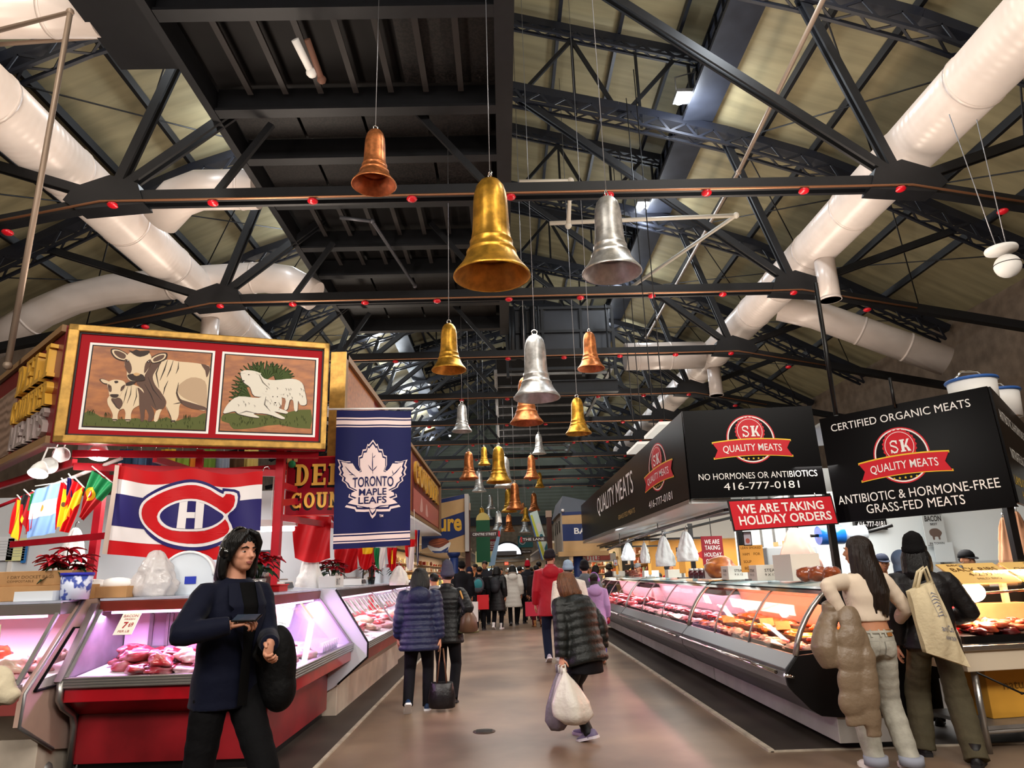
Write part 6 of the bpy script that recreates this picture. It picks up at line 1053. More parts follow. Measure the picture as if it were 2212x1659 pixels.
hl = thing('heat_lamp', 'glowing white heat lamp bulb over the ribs', 'lamp', T4 @ Vector((.42, .28, 1.22))); MB().ball((0, 0, 0), (.10, .10, .085), 0, 18, 10).build('bulb', mat('heat_bulb', '#fff1e0', .4, emit=9), hl); MB().tube([(0, 0, .07), (0, .1, .22)], .02, 8).build('stem', ALU, hl); light('heat_lamp_light', 'POINT', T4 @ Vector((.42, .2, 1.1)), 40, (1, .68, .42), .08)
light('heat_lamp_light', 'AREA', T4 @ Vector((1.1, .35, 1.4)), 30, (1, .72, .45), 1.2, .3, (0, 0, -1))
for i in range(16): meat(T4 @ Vector((.3+.09*(i % 8), .16+.2*(i//8), .905+.03*(i % 3))), MEATORG if i % 3 else MEATDARK, 'browned rib piece piled under the heat lamp', 'ribs under the heat lamp', random.uniform(.6, .8), name='rib_piece')
for i in range(16): meat(T4 @ Vector((1.15+.1*(i % 8), .16+.2*(i//8), .905+.03*(i % 3))), MARIN, 'orange cooked wing piled right of the ribs', 'wings on the hot table', random.uniform(.5, .7), name='chicken_wing')
o = thing('red_cup_stack', 'stack of red cups below the heat lamp', 'cups', T4 @ Vector((.40, .55, .88))); MB().lathe([(0, 0), (.06, 0), (.075, .22), (0, .22)], n=20).build('cup', C('#c01a24', .35), o)
for k in range(3): MB().lathe([(.076, .06+k*.05), (.08, .065+k*.05), (.076, .07+k*.05)], n=20).build('rim', C('#d43a3f', .35), o)
o = thing('food_carton', 'tan flat carton standing on the hot food counter', 'box', T4 @ Vector((.98, .66, .88))); MB().box((0, 0, .11), (.5, .18, .22)).build('carton', CARD, o, .004)
for i, (x, lab) in enumerate(((.62, 'orange yellow food carton on the shelf under the table, left one'), (1.22, 'yellow food carton on the shelf printed with a word, right one'))):
    o = thing('yellow_carton', lab, 'box', T4 @ Vector((x, .45, .206)), R(8)); MB().box((0, 0, .2), (.5, .38, .4)).build('carton', mat('yellow_carton', '#d39a38', .6, vary=(2, .15)), o, .006); f = plane((-.25, -.191, .4), (.5, 0, 0), (0, 0, -.4))
    text('natur', f, (.3, .3, .8, .45), C('#7a5418', .6), o, .01, .002); art('barcode', [(C('#4d3510', .6), [rr(.66+k*.03, .7, .68+k*.03-.008*(k % 2), .85) for k in range(8)])], f, o, lift=.002)
pipe('black cable hanging under the hot food table', [T4 @ Vector((.05, -.03, .62)), T4 @ Vector((.4, -.05, .45)), T4 @ Vector((.9, -.05, .42)), T4 @ Vector((1.5, -.05, .55)), T4 @ Vector((2.2, -.03, .64))], .008, BLACK, 'cable', 'cable')
o = thing('jar_row_box', 'brown printed box on the back shelf at the right edge', 'box', atY(2192, 1222, 9.6)); MB().box((0, 0, -.08), (.3, .3, .22)).build('carton', CARD, o); MB().box((0, -.155, -.08), (.2, .004, .06)).build('print', C('#3a3a8a', .5), o)
o = thing('steel_shelf', 'steel back counter along the white wall of the right stall', 'counter', (4.9, 10.6, 0)); MB().box((2.2, 0, .45), (4.4, .7, .9)).build('cabinet', DULLSTEEL, o); MB().box((2.2, 0, .93), (4.5, .75, .06)).build('worktop', STEEL, o)
for i, x in enumerate((2.0, 2.6)):
    o = thing('white_tub', ('white round tub with a blue rim on the canopy top, left', 'white round tub with a blue rim on the canopy top, right')[i], 'tub', (5.6+i*.7, 7.9+i*.6, 3.2)); MB().lathe([(0, 0), (.24, 0), (.26, .36), (0, .36)], n=28).build('tub', WHITE, o); MB().tube([(.262*math.cos(a), .262*math.sin(a), .34) for a in [k*math.pi/12 for k in range(24)]], .02, 6, closed=True).build('rim', C('#2f5a9f', .4), o); MB().tube([(-.2, 0, .36), (-.1, 0, .46), (.1, 0, .46), (.2, 0, .36)], .012, 6).build('handle', CHROME, o)
o = thing('canopy_roof', 'flat dark canopy top behind the corner sign', 'canopy', (5.05, 7.0, 3.16)); MB().add([(0, .1, 0), (1.75, 2.0, 0), (-.9, 3.2, 0), (-1.1, 1.3, 0), (0, .1, .03), (1.75, 2.0, .03), (-.9, 3.2, .03), (-1.1, 1.3, .03)], [(0, 3, 2, 1), (4, 5, 6, 7), (0, 1, 5, 4), (1, 2, 6, 5), (2, 3, 7, 6), (3, 0, 4, 7)]).build('panel', mat('canopy_white_under', '#d9d9d6', .6), o)
# ================================================================== farther stalls
TAN, NAVYB = mat('tan_stall_paint', '#c3a070', .5, vary=(2, .08)), mat('navy_stall_paint', '#1c2f63', .45)
YELT = C('#e0ae3a', .5)
o = thing('bakery_sign', 'tan and navy angled sign ending in the yellow letters ure with a bowl of food', 'sign', (-2.55, 22, 0)); f = lambda u, v, h=0: Vector((u*1.35, -h+.12*(1-u), 3.93-v*1.77+.0))
MB().prism([(0, .12), (1, 0), (1, 1), (0, 1)], f, -.12, 0).build('board', TAN, o)
art('navy_band', [(NAVYB, [[(0, .13), (1, 0), (1, .07), (0, .2)], [(0, .52), (1, .30), (1, .70), (.0, .93)], [(.28, .9), (.6, .8), (.62, 1), (.28, 1)]])], f, o, lift=.003); text('ure', f, (.40, .42, .93, .64), YELT, o, .03, .006, shear=-.0)
art('bowl', [(C('#7a3a20', .5), [ell(.40, .83, .24, .08, 20)]), (C('#a85a38', .5), [stroke([(.2, .83), (.4, .8), (.58, .78)], .012), stroke([(.22, .86), (.42, .84), (.6, .8)], .012), stroke([(.25, .80), (.42, .77), (.55, .76)], .012)]), (C('#d6d2cc', .5), [sm([(.14, .86), (.4, .92), (.66, .82), (.62, .94), (.5, 1.0), (.32, 1.0), (.2, .95)], 3)]), (NAVYB, [sm([(.24, .96), (.45, .97), (.62, .9), (.55, .99), (.32, 1.0)], 2)])], f, o, lift=.004)
MB().box((1.42, .3, 3.05), (.12, .9, 1.75)).build('grey_side', C('#b8b4ae', .6), o); MB().tube([(1.0, .05, 0), (1.0, .05, 2.16)], .14, 16).build('column', NAVYB, o); MB().lathe([(.14, 2.0), (.2, 2.1), (.2, 2.16), (0, 2.16)], (1.0, .05, 0), 16).build('capital', NAVYB, o)
def streetpost(label, x, y, h, word, sgn, arm):
    o = thing('street_sign_post', label, 'sign post', (x, y, 0)); MB().box((0, 0, h/2), (.16, .16, h)).build('post', BROWNPOST, o); MB().box((0, 0, h+.1), (.2, .2, .22)).build('cap', C('#b59a86', .6), o)
    a = MB().box((sgn*(arm/2+.08), -.03, h*.78), (arm, .04, .16)).build('name_board', C('#3a2a2a', .5), o); f = plane((sgn*(arm/2+.08)-arm/2, -.055, h*.78+.08), (arm, 0, 0), (0, 0, -.16)); text(word, f, (.08, .25, .88, .75), SWHT, o, .01, .002); MB().box((sgn*(arm+.06), -.03, h*.78), (.06, .05, .18)).build('red_end', SRED, o)
streetpost('brown post with a dark street board reading centre street', -1.12, 22.2, 3.45, 'CENTRE STREET', 1, .92); streetpost('brown post with a dark street board reading the lane', 1.55, 24, 3.3, 'THE LANE', -1, .9)
bx = thing('facade_sign', 'small house shaped sign box with navy band and weathered grey side', 'sign', (1.80, 21.6, 2.1)); MB().box((.55, 1.6, .55), (1.1, 3.2, 1.15)).build('box', TAN, bx); MB().box((-.02, 1.6, .55), (.04, 3.2, 1.15)).build('weathered_side', mat('weathered_boards', '#a39d94', .8, vary=(2, .4), stretch=(8, 8, .6)), bx)
for k in range(3): MB().box((-.045, .6+k*.9, .75), (.02, .28, .35)).build('window_hole', BLACK, bx)
f = lambda u, v, h=0: Vector((u*1.1, -h, 1.15-v*1.2)); art('navy_band', [(NAVYB, [rr(0, .30, 1, .72)]), (NAVYB, [[(0, 0), (1, -.02), (1, .06), (0, .08)]])], f, bx, lift=.004); text('BAKERY', f, (.32, .40, 1.35, .55), SWHT, bx, .02, .008)
MB().prism([(-.1, 1.12), (.05, 1.65), (1.25, 1.38), (1.25, 1.12)], lambda u, v, d: Vector((u, d, v)), 0, 3.2).build('roof', mat('slate_edge', '#5c6470', .5), bx); MB().box((.6, .1, -.1), (1.5, .5, .14)).build('lower_edge', TAN, bx); MB().tube([(.45, .2, -2.1), (.45, .2, 0)], .15, 16).build('column', NAVYB, bx); MB().ball((.03, -.05, 1.2), .05).build('bulb', WHITE, bx)
# green and yellow arch sign, blue sign, cheese sign, seafood sign
o = thing('arched_sign', 'green sign with a yellow arched top left of the far aisle', 'sign', (-.95, 26, 1.9)); MB().box((.2, 0, .75), (.5, .1, 1.5)).build('panel', C('#0f5a3a', .5), o); MB().box((.2, .03, -.95), (.05, .05, 1.9)).build('post', BLACK, o); MB().prism([(-.05, 1.5)]+ell(.2, 1.5, .25, .28, 14, 180, 0)[::-1]+[(.45, 1.5)], lambda u, v, d: Vector((u, d, v)), -.05, .05).build('arch_top', C('#e0cc7a', .5), o)
o = thing('slanted_sign', 'tall slanted pale blue board beside the green arched sign', 'sign', (-.35, 26.5, 1.75)); MB().add([(-.25, 0, 0), (0, 0, .05), (.30, 0, 1.5), (.2, 0, 1.4), (-.25, .05, 0), (0, .05, .05), (.30, .05, 1.5), (.2, .05, 1.4)], [(0, 1, 2, 3), (7, 6, 5, 4), (0, 4, 5, 1), (1, 5, 6, 2), (2, 6, 7, 3), (3, 7, 4, 0)]).build('board', C('#8fb4d6', .4), o); MB().box((-.12, .03, -.85), (.04, .04, 1.8)).build('post', BLACK, o)
o = thing('slanted_sign', 'tall tilted bright board with blue and yellow picture right of the far aisle', 'sign', (.9, 25.5, 1.7)); f = lambda u, v, h=0: Vector((.02+.32*u+.42*v, -h, 1.85-1.65*v+.12*u)); MB().prism(full, f, -.06, 0).build('board', C('#cfe3dc', .4), o); MB().box((.6, .05, -.7), (.04, .04, 2.0)).build('post', BLACK, o); art('picture', [(C('#c9cf4a', .5), [[(.1, .05), (.35, .05), (.5, 1), (.2, 1)]]), (C('#2f6a7a', .5), [ell(.65, .55, .2, .06, 12), [(.6, .8), (1, .7), (1, .95), (.7, 1)]]), (WHITE, [ell(.7, .35, .25, .1, 14)]), (C('#3f6fb0', .5), [rr(0, 0, .12, 1)])], f, o, lift=.004)
def wallsign(nm, label, px, py, Y, w_, h_, m, words, cat='sign'):
    o = thing(nm, label, cat, atY(px, py, Y)); f = lambda u, v, h=0: Vector((-w_/2+u*w_, -h, h_/2-v*h_)); MB().prism(full, f, -.08, 0).build('board', m, o); [text(t, f, bx, c, o, .02, .01) for t, bx, c in words]; return o, f
wallsign('cheese_sign', 'red sign on the stone wall reading cheese', 1057, 1177, 59.86, 1.3, .9, C('#8f2430', .6), [('CHEESE', (.08, .2, .95, .5), SWHT), ('AND OTHER', (.2, .6, .85, .72), SWHT), ('DAIRY PRODUCTS', (.1, .8, .9, .92), SWHT)])
o, f = wallsign('mustard_sign', 'teal sign with a round picture on the stone wall right of the arch', 1135, 1170, 59.86, 1.25, .95, C('#2f6a6c', .6), [('MUSTARD', (.5, .08, .98, .25), C('#d9c24a', .5)), ('MAGIC', (.55, .32, .98, .48), C('#d9c24a', .5))]); art('round_picture', [(WHITE, [ell(.3, .42, .22, .33, 24)]), (C('#4a7a86', .5), [ell(.3, .42, .18, .27, 24)]), (C('#a5362c', .5), [ell(.32, .48, .1, .13, 14)])], f, o, lift=.02)
wallsign('dark_board_sign', 'small dark sign board on the stone wall below the teal sign', 1137, 1192, 59.86, .85, .25, C('#3a2e2a', .6), [('WELCOME', (.1, .3, .9, .7), SWHT)]); wallsign('exit_sign', 'red lit exit sign under the arched window', 1094, 1217, 59.86, .32, .25, mat('exit_red', '#e0563a', .4, emit=.8), [('EXIT', (.12, .25, .88, .75), SWHT)])
o = thing('air_curtain', 'long pale duct unit above the far doors under the arched window', 'duct', (.2, 59.5, 2.6)); MB().tube([(-1.5, 0, .0), (1.5, 0, 0)], .2, 16).build('pipe', mat('far_duct', '#8f8d88', .4, .4), o); MB().box((0, .1, .5), (1.7, .5, .35)).box((0, .1, .27), (.1, .1, .3)).build('unit', mat('far_unit', '#6d7076', .4), o)
for k, (x, c) in enumerate(((-.9, '#bfe0f0'), (.9, '#d6ecf4'))):
    d_ = struct('door_%d' % (2+k), MB().box((x, 59.85, 1.05), (1.7, .1, 2.1)), C('#4a4038', .5)); MB().box((x, 59.78, 1.15), (1.35, .04, 1.5)).build('pane', mat('far_door_pane%d' % k, c, .3, emit=1.0), d_)
wallsign('map_banner', 'pale banner with a faint drawing hung left of the far aisle', 1046, 1209, 33, .8, .75, C('#cdc79a', .7), [])[0]; MB().box((0, .04, -1.2), (.04, .04, 1.9)).build('post', BLACK, bpy.data.objects['map_banner'])
# shelves and stalls along both sides farther on
GOODS = ['#b5623a', '#d9b46a', '#e8dcc0', '#7a3a2a', '#c9c2b0', '#8f5a3a', '#e0c890', '#a83a30', '#d0d4d0', '#5f6f4a']
def stall(label, x0, x1, y0, y1, face, c, back='#d9b98a'):
    o = thing('market_stall', label, 'stall', ((x0+x1)/2, (y0+y1)/2, 0)); w_, d_ = x1-x0, y1-y0
    MB().box((0, 0, .5), (w_*.5, d_, 1.0)).build('counter', C(c, .5), o); MB().box((0, 0, 1.03), (w_*.55, d_, .06)).build('worktop', STEEL, o)
    MB().box((-face*w_*.45, 0, 1.3), (.1, d_, 2.6)).build('back_wall', C(back, .6), o); MB().box((0, 0, 2.75), (w_, d_, .1)).build('ceiling_panel', C('#e6ded0', .6), o); MB().box((face*w_*.48, 0, 2.5), (.1, d_, .5)).build('fascia', C(c, .5), o)
    for z in (1.35, 1.7, 2.05): MB().box((-face*w_*.38, 0, z), (.3, d_*.95, .03)).build('shelf', C('#8a6a4a', .6), o)
    return o
RS = random.Random(5)
for i, (lab, x0, x1, y0, y1, fc_, c, bk) in enumerate((('bakery stall with lit shelves on the left beyond the bowl sign', -5.2, -1.8, 22.8, 28, 1, '#8a6a48', '#e0bf86'), ('tan stall with lit shelves on the left far along the aisle', -5, -1.7, 29, 38, 1, '#6d5a3a', '#d9c08a'), ('dark stall farthest on the left of the aisle', -5, -1.9, 39, 55, 1, '#4a3a30', '#b8a080'), ('bakery stall with lit shelves on the right beyond the house sign', 2.2, 5.6, 25, 30, -1, '#b8925a', '#e6c888'), ('stall with pale shelves on the right far along the aisle', 2.0, 5.2, 31, 40, -1, '#5a6a5c', '#d6c49a'), ('dark stall farthest on the right of the aisle', 2.0, 5.2, 41, 55, -1, '#4a3a34', '#b59f80'))):
    o = stall(lab, x0, x1, y0, y1, fc_, c, bk); cx_, cy2 = (x0+x1)/2, (y0+y1)/2; w_, d_ = x1-x0, y1-y0
    for z in (1.365, 1.715, 2.065, 1.06):
        for k in range(9):
            xx = cx_-fc_*w_*.38 if z > 1.1 else cx_+fc_*w_*.1; h_ = RS.uniform(.12, .26); y = y0+d_*(k+.5)/9
            q = thing('shop_goods', 'jar, box or loaf among the rows of goods in the far stalls', 'goods', (xx+RS.uniform(-.05, .05), y, z), 0, 'goods on the far stall shelves'); cc = C(RS.choice(GOODS), .5)
            if RS.random() < .5: MB().box((0, 0, h_/2), (.2, RS.uniform(.15, .4), h_)).build('box', cc, q)
            else: MB().lathe([(0, 0), (.08, 0), (.08, h_*.7), (.04, h_*.9), (.04, h_), (0, h_)], n=12).build('jar', cc, q)
o = thing('orange_stall', 'stall with a lit orange wall and ribbon far behind the black posts', 'stall', (6.3, 20.0, 0)); MB().box((0, .6, 1.5), (4.2, .1, 3)).build('back_wall', C('#d9a552', .5), o); MB().box((0, 0, .5), (4.2, .8, 1)).build('counter', C('#6d5a48', .5), o); MB().box((0, -.1, 2.6), (4.2, .9, .7)).build('fascia', C('#e6e2d8', .5), o); MB().box((1.2, -.3, 1.2), (.25, .25, 2.4)).build('pillar', C('#6d3a24', .5), o); art('ribbon', [(C('#a5141c', .5), [sm([(-.9, 2.0), (-.7, 1.9), (-.5, 2.0), (-.55, 1.7), (-.7, 1.8), (-.85, 1.65)], 2)])], lambda u, v, h: Vector((u, .54-h, v)), o)
for k in range(10):
    q = thing('shop_goods', 'pale pack on the counter of the orange walled stall', 'goods', (4.6+k*.38, 19.9, 1.0), 0, 'packs on the orange stall counter'); MB().box((0, 0, .12), (.26, .2, .24)).build('box', C(RS.choice(GOODS), .5), q)
light('stall_tube_and_fill', 'AREA', (6.3, 19.6, 2.2), 60, WARM, 3, .5, (0, .3, -1))
wallsign('butler_sign', 'red lettered white and yellow shop sign between the two house columns', 1290, 1205, 24.6, 1.3, .28, C('#e8e2d6', .5), [('CUTLERS', (.08, .2, .75, .8), SRED)]); wallsign('oval_sign', 'small red oval sign above the shelves right of the navy column', 1307, 1203, 24.5, .35, .2, C('#b5564a', .5), [])
o = thing('floor_drain', 'small round floor drain in the aisle', 'drain', (-.24, 7.5, 0)); MB().lathe([(0, .001), (.11, .001), (.11, .006), (0, .006)], n=24).build('plate', mat('drain_iron', '#4a4038', .5, .5), o)
for k in range(5): MB().box((0, -.06+k*.03, .007), (.16, .008, .003)).build('slot', BLACK, o)
# ================================================================== people
def rotX(d): return Matrix.Rotation(R(d), 3, 'X')
def rotZ(d): return Matrix.Rotation(R(d), 3, 'Z')
def two_bone(a, c, l1, l2, pole):
    a, c = Vector(a), Vector(c); d = c-a; L = min(d.length, (l1+l2)*.995); d.normalize(); c = a+d*L
    x = (l1*l1-l2*l2+L*L)/(2*L); h_ = math.sqrt(max(l1*l1-x*x, 0)); p = Vector(pole); p = p-d*p.dot(d); p.normalize(); return a+d*x+p*h_, c
def sring(c, Rm, hw, hd, n=22, e=2.3):
    out = []
    for k in range(n):
        a = 2*math.pi*k/n; ca, sa = math.cos(a), math.sin(a); q = (abs(ca)**e+abs(sa)**e)**(-1/e); out.append(Vector(c)+Rm @ Vector((hw*ca*q, hd*sa*q, 0)))
    return out
def resample(pts, rs, step):
    P, Q = [Vector(pts[0])], [rs[0]]
    for (a, b), (r0, r1) in zip(zip(pts, pts[1:]), zip(rs, rs[1:])):
        a, b = Vector(a), Vector(b); k = max(1, int((b-a).length/step))
        for i in range(1, k+1): P.append(a.lerp(b, i/k)); Q.append(r0+(r1-r0)*i/k)
    return P, Q
def puffed(pts, rs, puff):
    if not puff: return pts, rs
    P, Q = resample(pts, rs, puff[0]/7); L = 0; out = []
    for i, p in enumerate(P):
        if i: L += (p-P[i-1]).length
        out.append(Q[i]+puff[1]*(abs(math.sin(math.pi*L/puff[0]))**.55-.6))
    return P, out
def hand(mb, w, d, n, curl=25, side=1, sc=1.0, thumb=35):
    # w wrist, d direction of the fingers, n palm normal (the way the fingers curl), side +1 when the thumb lies along d x n
    d = Vector(d).normalized(); n = Vector(n); n = (n-d*n.dot(d)).normalized(); t = d.cross(n)*side; w = Vector(w)
    rings = []
    for y, hw, hd in ((-.02, .026, .02), (.0, .028, .019), (.03, .036, .017), (.06, .041, .016), (.085, .040, .014), (.093, .034, .010)):
        c = w+d*(y*sc); rings.append([c+t*(hw*sc*math.cos(a))+n*(hd*sc*math.sin(a)) for a in [2*math.pi*k/12 for k in range(12)]])
    mb.loft(rings)
    for i, (off, L) in enumerate(((.030, .070), (.010, .078), (-.010, .073), (-.029, .058))):
        p = w+d*(.080*sc)+t*(off*sc); a = R(curl*.6+i*3); pts = [p-d*.02*sc, p]; ang = 0
        for k, f in enumerate((.45, .32, .23)):
            ang += a*(1 if k else .8); p = p+(d*math.cos(ang)+n*math.sin(ang))*(L*f*sc); pts.append(p)
        mb.tube(pts, [.0095*sc, .0092*sc, .0088*sc, .008*sc, .006*sc], 8)
    p = w+d*.02*sc+t*.026*sc; u = (t*math.cos(R(thumb))+d*math.sin(R(thumb))+n*.25).normalized(); q = p+u*.035*sc; v = (d*.85+t*.25+n*.45).normalized(); mb.tube([p-u*.015*sc, p, q, q+v*.028*sc, q+v*.048*sc], [.013*sc, .0125*sc, .011*sc, .0095*sc, .007*sc], 8)
def headparts(Hc, Rh, det):
    P = lambda x, y, z: Hc+Rh @ Vector((x, y, z)); mb = MB(); E_ = lambda c, r: mb.ball(P(*c), r, 0, 18, 12, Rh)
    E_((0, -.008, .030), (.076, .096, .088)); E_((0, .022, -.035), (.060, .068, .070)); E_((0, .045, -.078), (.034, .036, .030)); E_((0, .035, -.012), (.066, .055, .05))
    E_((.034, .058, -.022), (.024, .023, .025)); E_((-.034, .058, -.022), (.024, .023, .025)); E_((0, .074, .022), (.052, .018, .014))
    mb.tube([P(0, .080, .014), P(0, .098, -.008), P(0, .108, -.026), P(0, .092, -.036)], [.010, .011, .0145, .010], 10); E_((.010, .092, -.030), (.009, .011, .008)); E_((-.010, .092, -.030), (.009, .011, .008))
    E_((0, .082, -.054), (.026, .013, .008)); E_((0, .080, -.064), (.022, .013, .008))
    for s in (-1, 1): mb.ball(P(s*.079, -.005, -.008), (.011, .021, .032), 0, 10, 8, Rh @ rotZ(s*20))
    return mb, P
def hair_mesh(P, style, m, Rh, L=.2, hat=None):
    mb = MB(); mb.ball(P(0, -.022, .046), (.087, .106, .088), 0, 20, 14, Rh) if not hat else mb.ball(P(0, -.03, .012), (.082, .088, .06), 0, 20, 14, Rh)
    if style in ('long', 'bob'): mb.ball(P(0, -.07, -.03), (.07, .05, .07), 0, 16, 10, Rh)
    if style != 'short':
        a0, a1 = {'bob': (-205, 25), 'long': (-195, 15), 'curtain': (-186, 6), 'tail': (-150, -30)}[style]; n_ = 20
        for i in range(n_):
            a = R(a0+(a1-a0)*i/(n_-1)); x, y = math.cos(a), math.sin(a); rv = random.uniform(.88, 1.12) if style != 'curtain' else random.uniform(.6, 1.1); bk_ = max(0, -y)*(.095 if L > .18 else .035); Li = L*(1 if abs(i/(n_-1)-.5) < .4 else .8)*(random.uniform(.9, 1.06) if style != 'curtain' else random.uniform(.7, 1.15)); w_ = .05 if style == 'tail' else .098 if style == 'bob' else .088; en = 1.0 if style == 'bob' else .92
            mb.tube([P(x*.04, y*.05, .115 if not hat else .02), P(x*.084, y*.096-.008, .05 if not hat else .01), P(x*(w_+.006), y*(w_+.012)-.012, -.03), P(x*(w_+.01), y*w_-.02-bk_*.5, -.03-min(Li*.45, .12)), P(x*(w_+.006), y*w_-.02-bk_, -.03-Li*.65), P(x*w_*en+random.uniform(-.012, .012), y*w_*en-.022-bk_, -.03-Li)], [.020*rv, .024*rv, .026*rv, .026*rv, .025*rv, .008], 7)
    if style == 'curtain':
        for s in (-1, 1):
            for k in range(5): mb.tube([P(s*.006, .06-.012*k, .124), P(s*(.040+.004*k), .090-.012*k, .100), P(s*(.070+.003*k), .082-.016*k, .055), P(s*(.083+.002*k), .055-.018*k, .005), P(s*.090, .025-.016*k, -.055)], [.014, .018, .017, .013, .005], 7)
    return mb
BUILT = {}
DENIM = mat('light_denim', '#a9a69a', .8, vary=(14, .18, 6), bump=(40, .2)); DARKTR = mat('black_trousers', '#101014', .75, bump=(30, .2)); NAVYTR = mat('navy_trousers', '#1a2338', .75, bump=(30, .2)); OLIVE = mat('olive_trousers', '#4c4636', .85, vary=(10, .15), bump=(30, .25))
NPUFF = mat('navy_puffer_nylon', '#171d3c', .5, 0, .35, bump=(26, .35)); BPUFF = mat('black_puffer_nylon', '#0d0e10', .5, 0, .35, bump=(26, .35)); TPUFF = mat('tan_puffer_nylon', '#75634f', .42, 0, .5, bump=(24, .35))
HAIRB = mat('black_hair', '#080707', .45, 0, .3, vary=(30, .3), bump=(60, .5), stretch=(2, 2, .15)); HAIRD = mat('dark_brown_hair', '#1e130d', .45, 0, .3, vary=(30, .4), bump=(60, .5), stretch=(2, 2, .15)); HAIRM = mat('brown_hair', '#5a351c', .45, 0, .3, vary=(30, .4), bump=(60, .5), stretch=(2, 2, .15))
EYEW, EYEB = C('#b5aaa2', .4), C('#1d120c', .2); LIPS = mat('lip_skin', '#a1605a', .45)
def person(label, loc, face, h=1.7, skin='light', lean=0, feet=None, hands=None, poles=None, head=(0, 0), build=1.0, drop=0, jacket=None, trousers=None, shoes=('#15151a', '#d8d8d8'), hair=('short', HAIRB, .2), hat=None, det=1, curls=(25, 25), name='person', handdir=(None, None), scarf=None, skinleg=False, neckfwd=0, bootsh=0, group=None):
    o = thing(name, label, 'person', loc, R(face), group); s = h/1.75; o.scale = (s,)*3; o.location.z = 0
    M_ = Matrix.Translation((loc[0], loc[1], 0)) @ Matrix.Rotation(R(face), 4, 'Z') @ Matrix.Scale(s, 4); Mi = M_.inverted()
    vox = {2: .0065, 1: .010, 0: .016}[det]; cl = {2: .010, 1: .013, 0: .02}[det]; W = lambda v: Mi @ Vector(v) if v is not None else None
    feet = feet or [(-.10, -.02, 0, 0, 8), (.10, .03, 0, 0, -8)]        # x, y, heel lift, pitch, yaw for left and right
    hc = Vector((0, sum(f[1] for f in feet)/2, .93-drop)); Rm = rotX(-lean); T = lambda z, x=0, y=0: hc+Rm @ Vector((x, y, z))
    rings = [(-.09, .125, .095, 0), (-.03, .160, .115, -.012), (.05, .158, .115, -.006), (.16, .138, .10, .004), (.26, .142, .105, .006), (.38, .165, .115, 0), (.46, .172, .102, -.008), (.515, .135, .082, -.014), (.555, .07, .065, -.012)]
    if lean > 15: rings = [(z, a, b, y-.05*math.sin(max(0, z)/.55*3.1)) for z, a, b, y in rings]
    core = MB(); core.loft([sring(T(z, 0, y), Rm, a*build, b*build) for z, a, b, y in rings])
    nb = T(.545, 0, -.01); hy, hp = head; Rh = rotZ(hy) @ rotX(-lean*.35+hp); Hc = nb+Rm @ Vector((0, .02+neckfwd, .07))+Rh @ Vector((0, .012, .095))
    core.tube([nb+Vector((0, -.0, -.03)), nb.lerp(Hc, .5)+Vector((0, -.012, 0)), Hc+Vector((0, -.012, -.02))], [.062, .053, .052], 14)
    hm, P = headparts(Hc, Rh, det); core.add(hm.v, hm.f)
    legs = []; tro = trousers or dict(mat=DARKTR)
    for i, sx in enumerate((-1, 1)):
        fx, fy, lift, pit, yw = feet[i]; hj = hc+Vector((sx*.088, 0, -.03)); an = Vector((fx, fy, .085+lift)); kn, an = two_bone(hj, an, .435, .425, (sx*.08, 1, 0)); legs.append((hj, kn, an))
        cm = kn.lerp(an, .28)+Vector((0, -.012, 0)); core.tube([hj+Vector((0, 0, .04)), hj.lerp(kn, .4), kn, cm, kn.lerp(an, .75), an, an+Vector((0, .01, -.03))], [.072, .063, .045, .046, .033, .032, .034], 14)
    arms = []; hw_ = [None, None]
    for i, sx in enumerate((-1, 1)):
        sj = T(.475, sx*.175*build, -.008); t = hands[i] if hands and hands[i] is not None else None
        wr = W(t) if t is not None else T(-.03, sx*.235*build, .03+.05*sx*(1 if feet[0][1] > feet[1][1] else -1)*1.2); pl = (poles[i] if poles and poles[i] else (sx*.25, -1, -.25))
        el, wr = two_bone(sj, wr, .285, .255, pl); arms.append((sj, el, wr))
        core.tube([sj, sj.lerp(el, .5), el, el.lerp(wr, .35), wr], [.05, .044, .037, .037, .026], 12)
    body = remesh(core, 'body', SKIN[skin], vox, 2); hb = MB()
    for i, sx in enumerate((-1, 1)):
        sj, el, wr = arms[i]; d = (wr-el).normalized(); hd = handdir[i]
        dd, nn = (Mi.to_3x3() @ Vector(hd[0]), Mi.to_3x3() @ Vector(hd[1])) if hd else (d, Vector((-sx, .1, .0)) if abs(d.z) > .5 else Vector((0, 0, -1)))
        hand(hb, wr+d*.005, dd, nn, curls[i], -sx if hd is None else (hd[2] if len(hd) > 2 else -sx)); hw_[i] = M_ @ (wr+dd.normalized()*.09)
    bm = bmesh.new(); bm.from_mesh(body); hm_ = hb.mesh('h', []); bm.from_mesh(hm_); bm.to_mesh(body); bm.free(); bpy.data.meshes.remove(hm_)
    for p_ in body.polygons: p_.use_smooth = True
    put('body', body, o)
    # face
    if det >= 1:
        for sx in (-1, 1):
            e_ = MB().ball(P(sx*.031, .0745, .000), (.0125, .0105, .0055), 0, 12, 8, Rh).build('eye', EYEW, o)
            MB().ball(P(sx*.031+.001, .0825, .000), (.0068, .0035, .0054), 0, 10, 6, Rh).build('iris', EYEB, e_)
            MB().tube([P(sx*.012, .0925, .021), P(sx*.030, .0925, .027), P(sx*.052, .078, .020)], [.003, .0048, .002], 6).build('eyebrow', hair[1] if hair else HAIRB, o)
        MB().tube([P(-.022, .087, -.058), P(0, .0955, -.0565), P(.022, .087, -.058)], [.002, .0045, .002], 8).tube([P(-.018, .086, -.0635), P(0, .0935, -.0655), P(.018, .086, -.0635)], [.002, .005, .002], 8).build('mouth', LIPS, o)
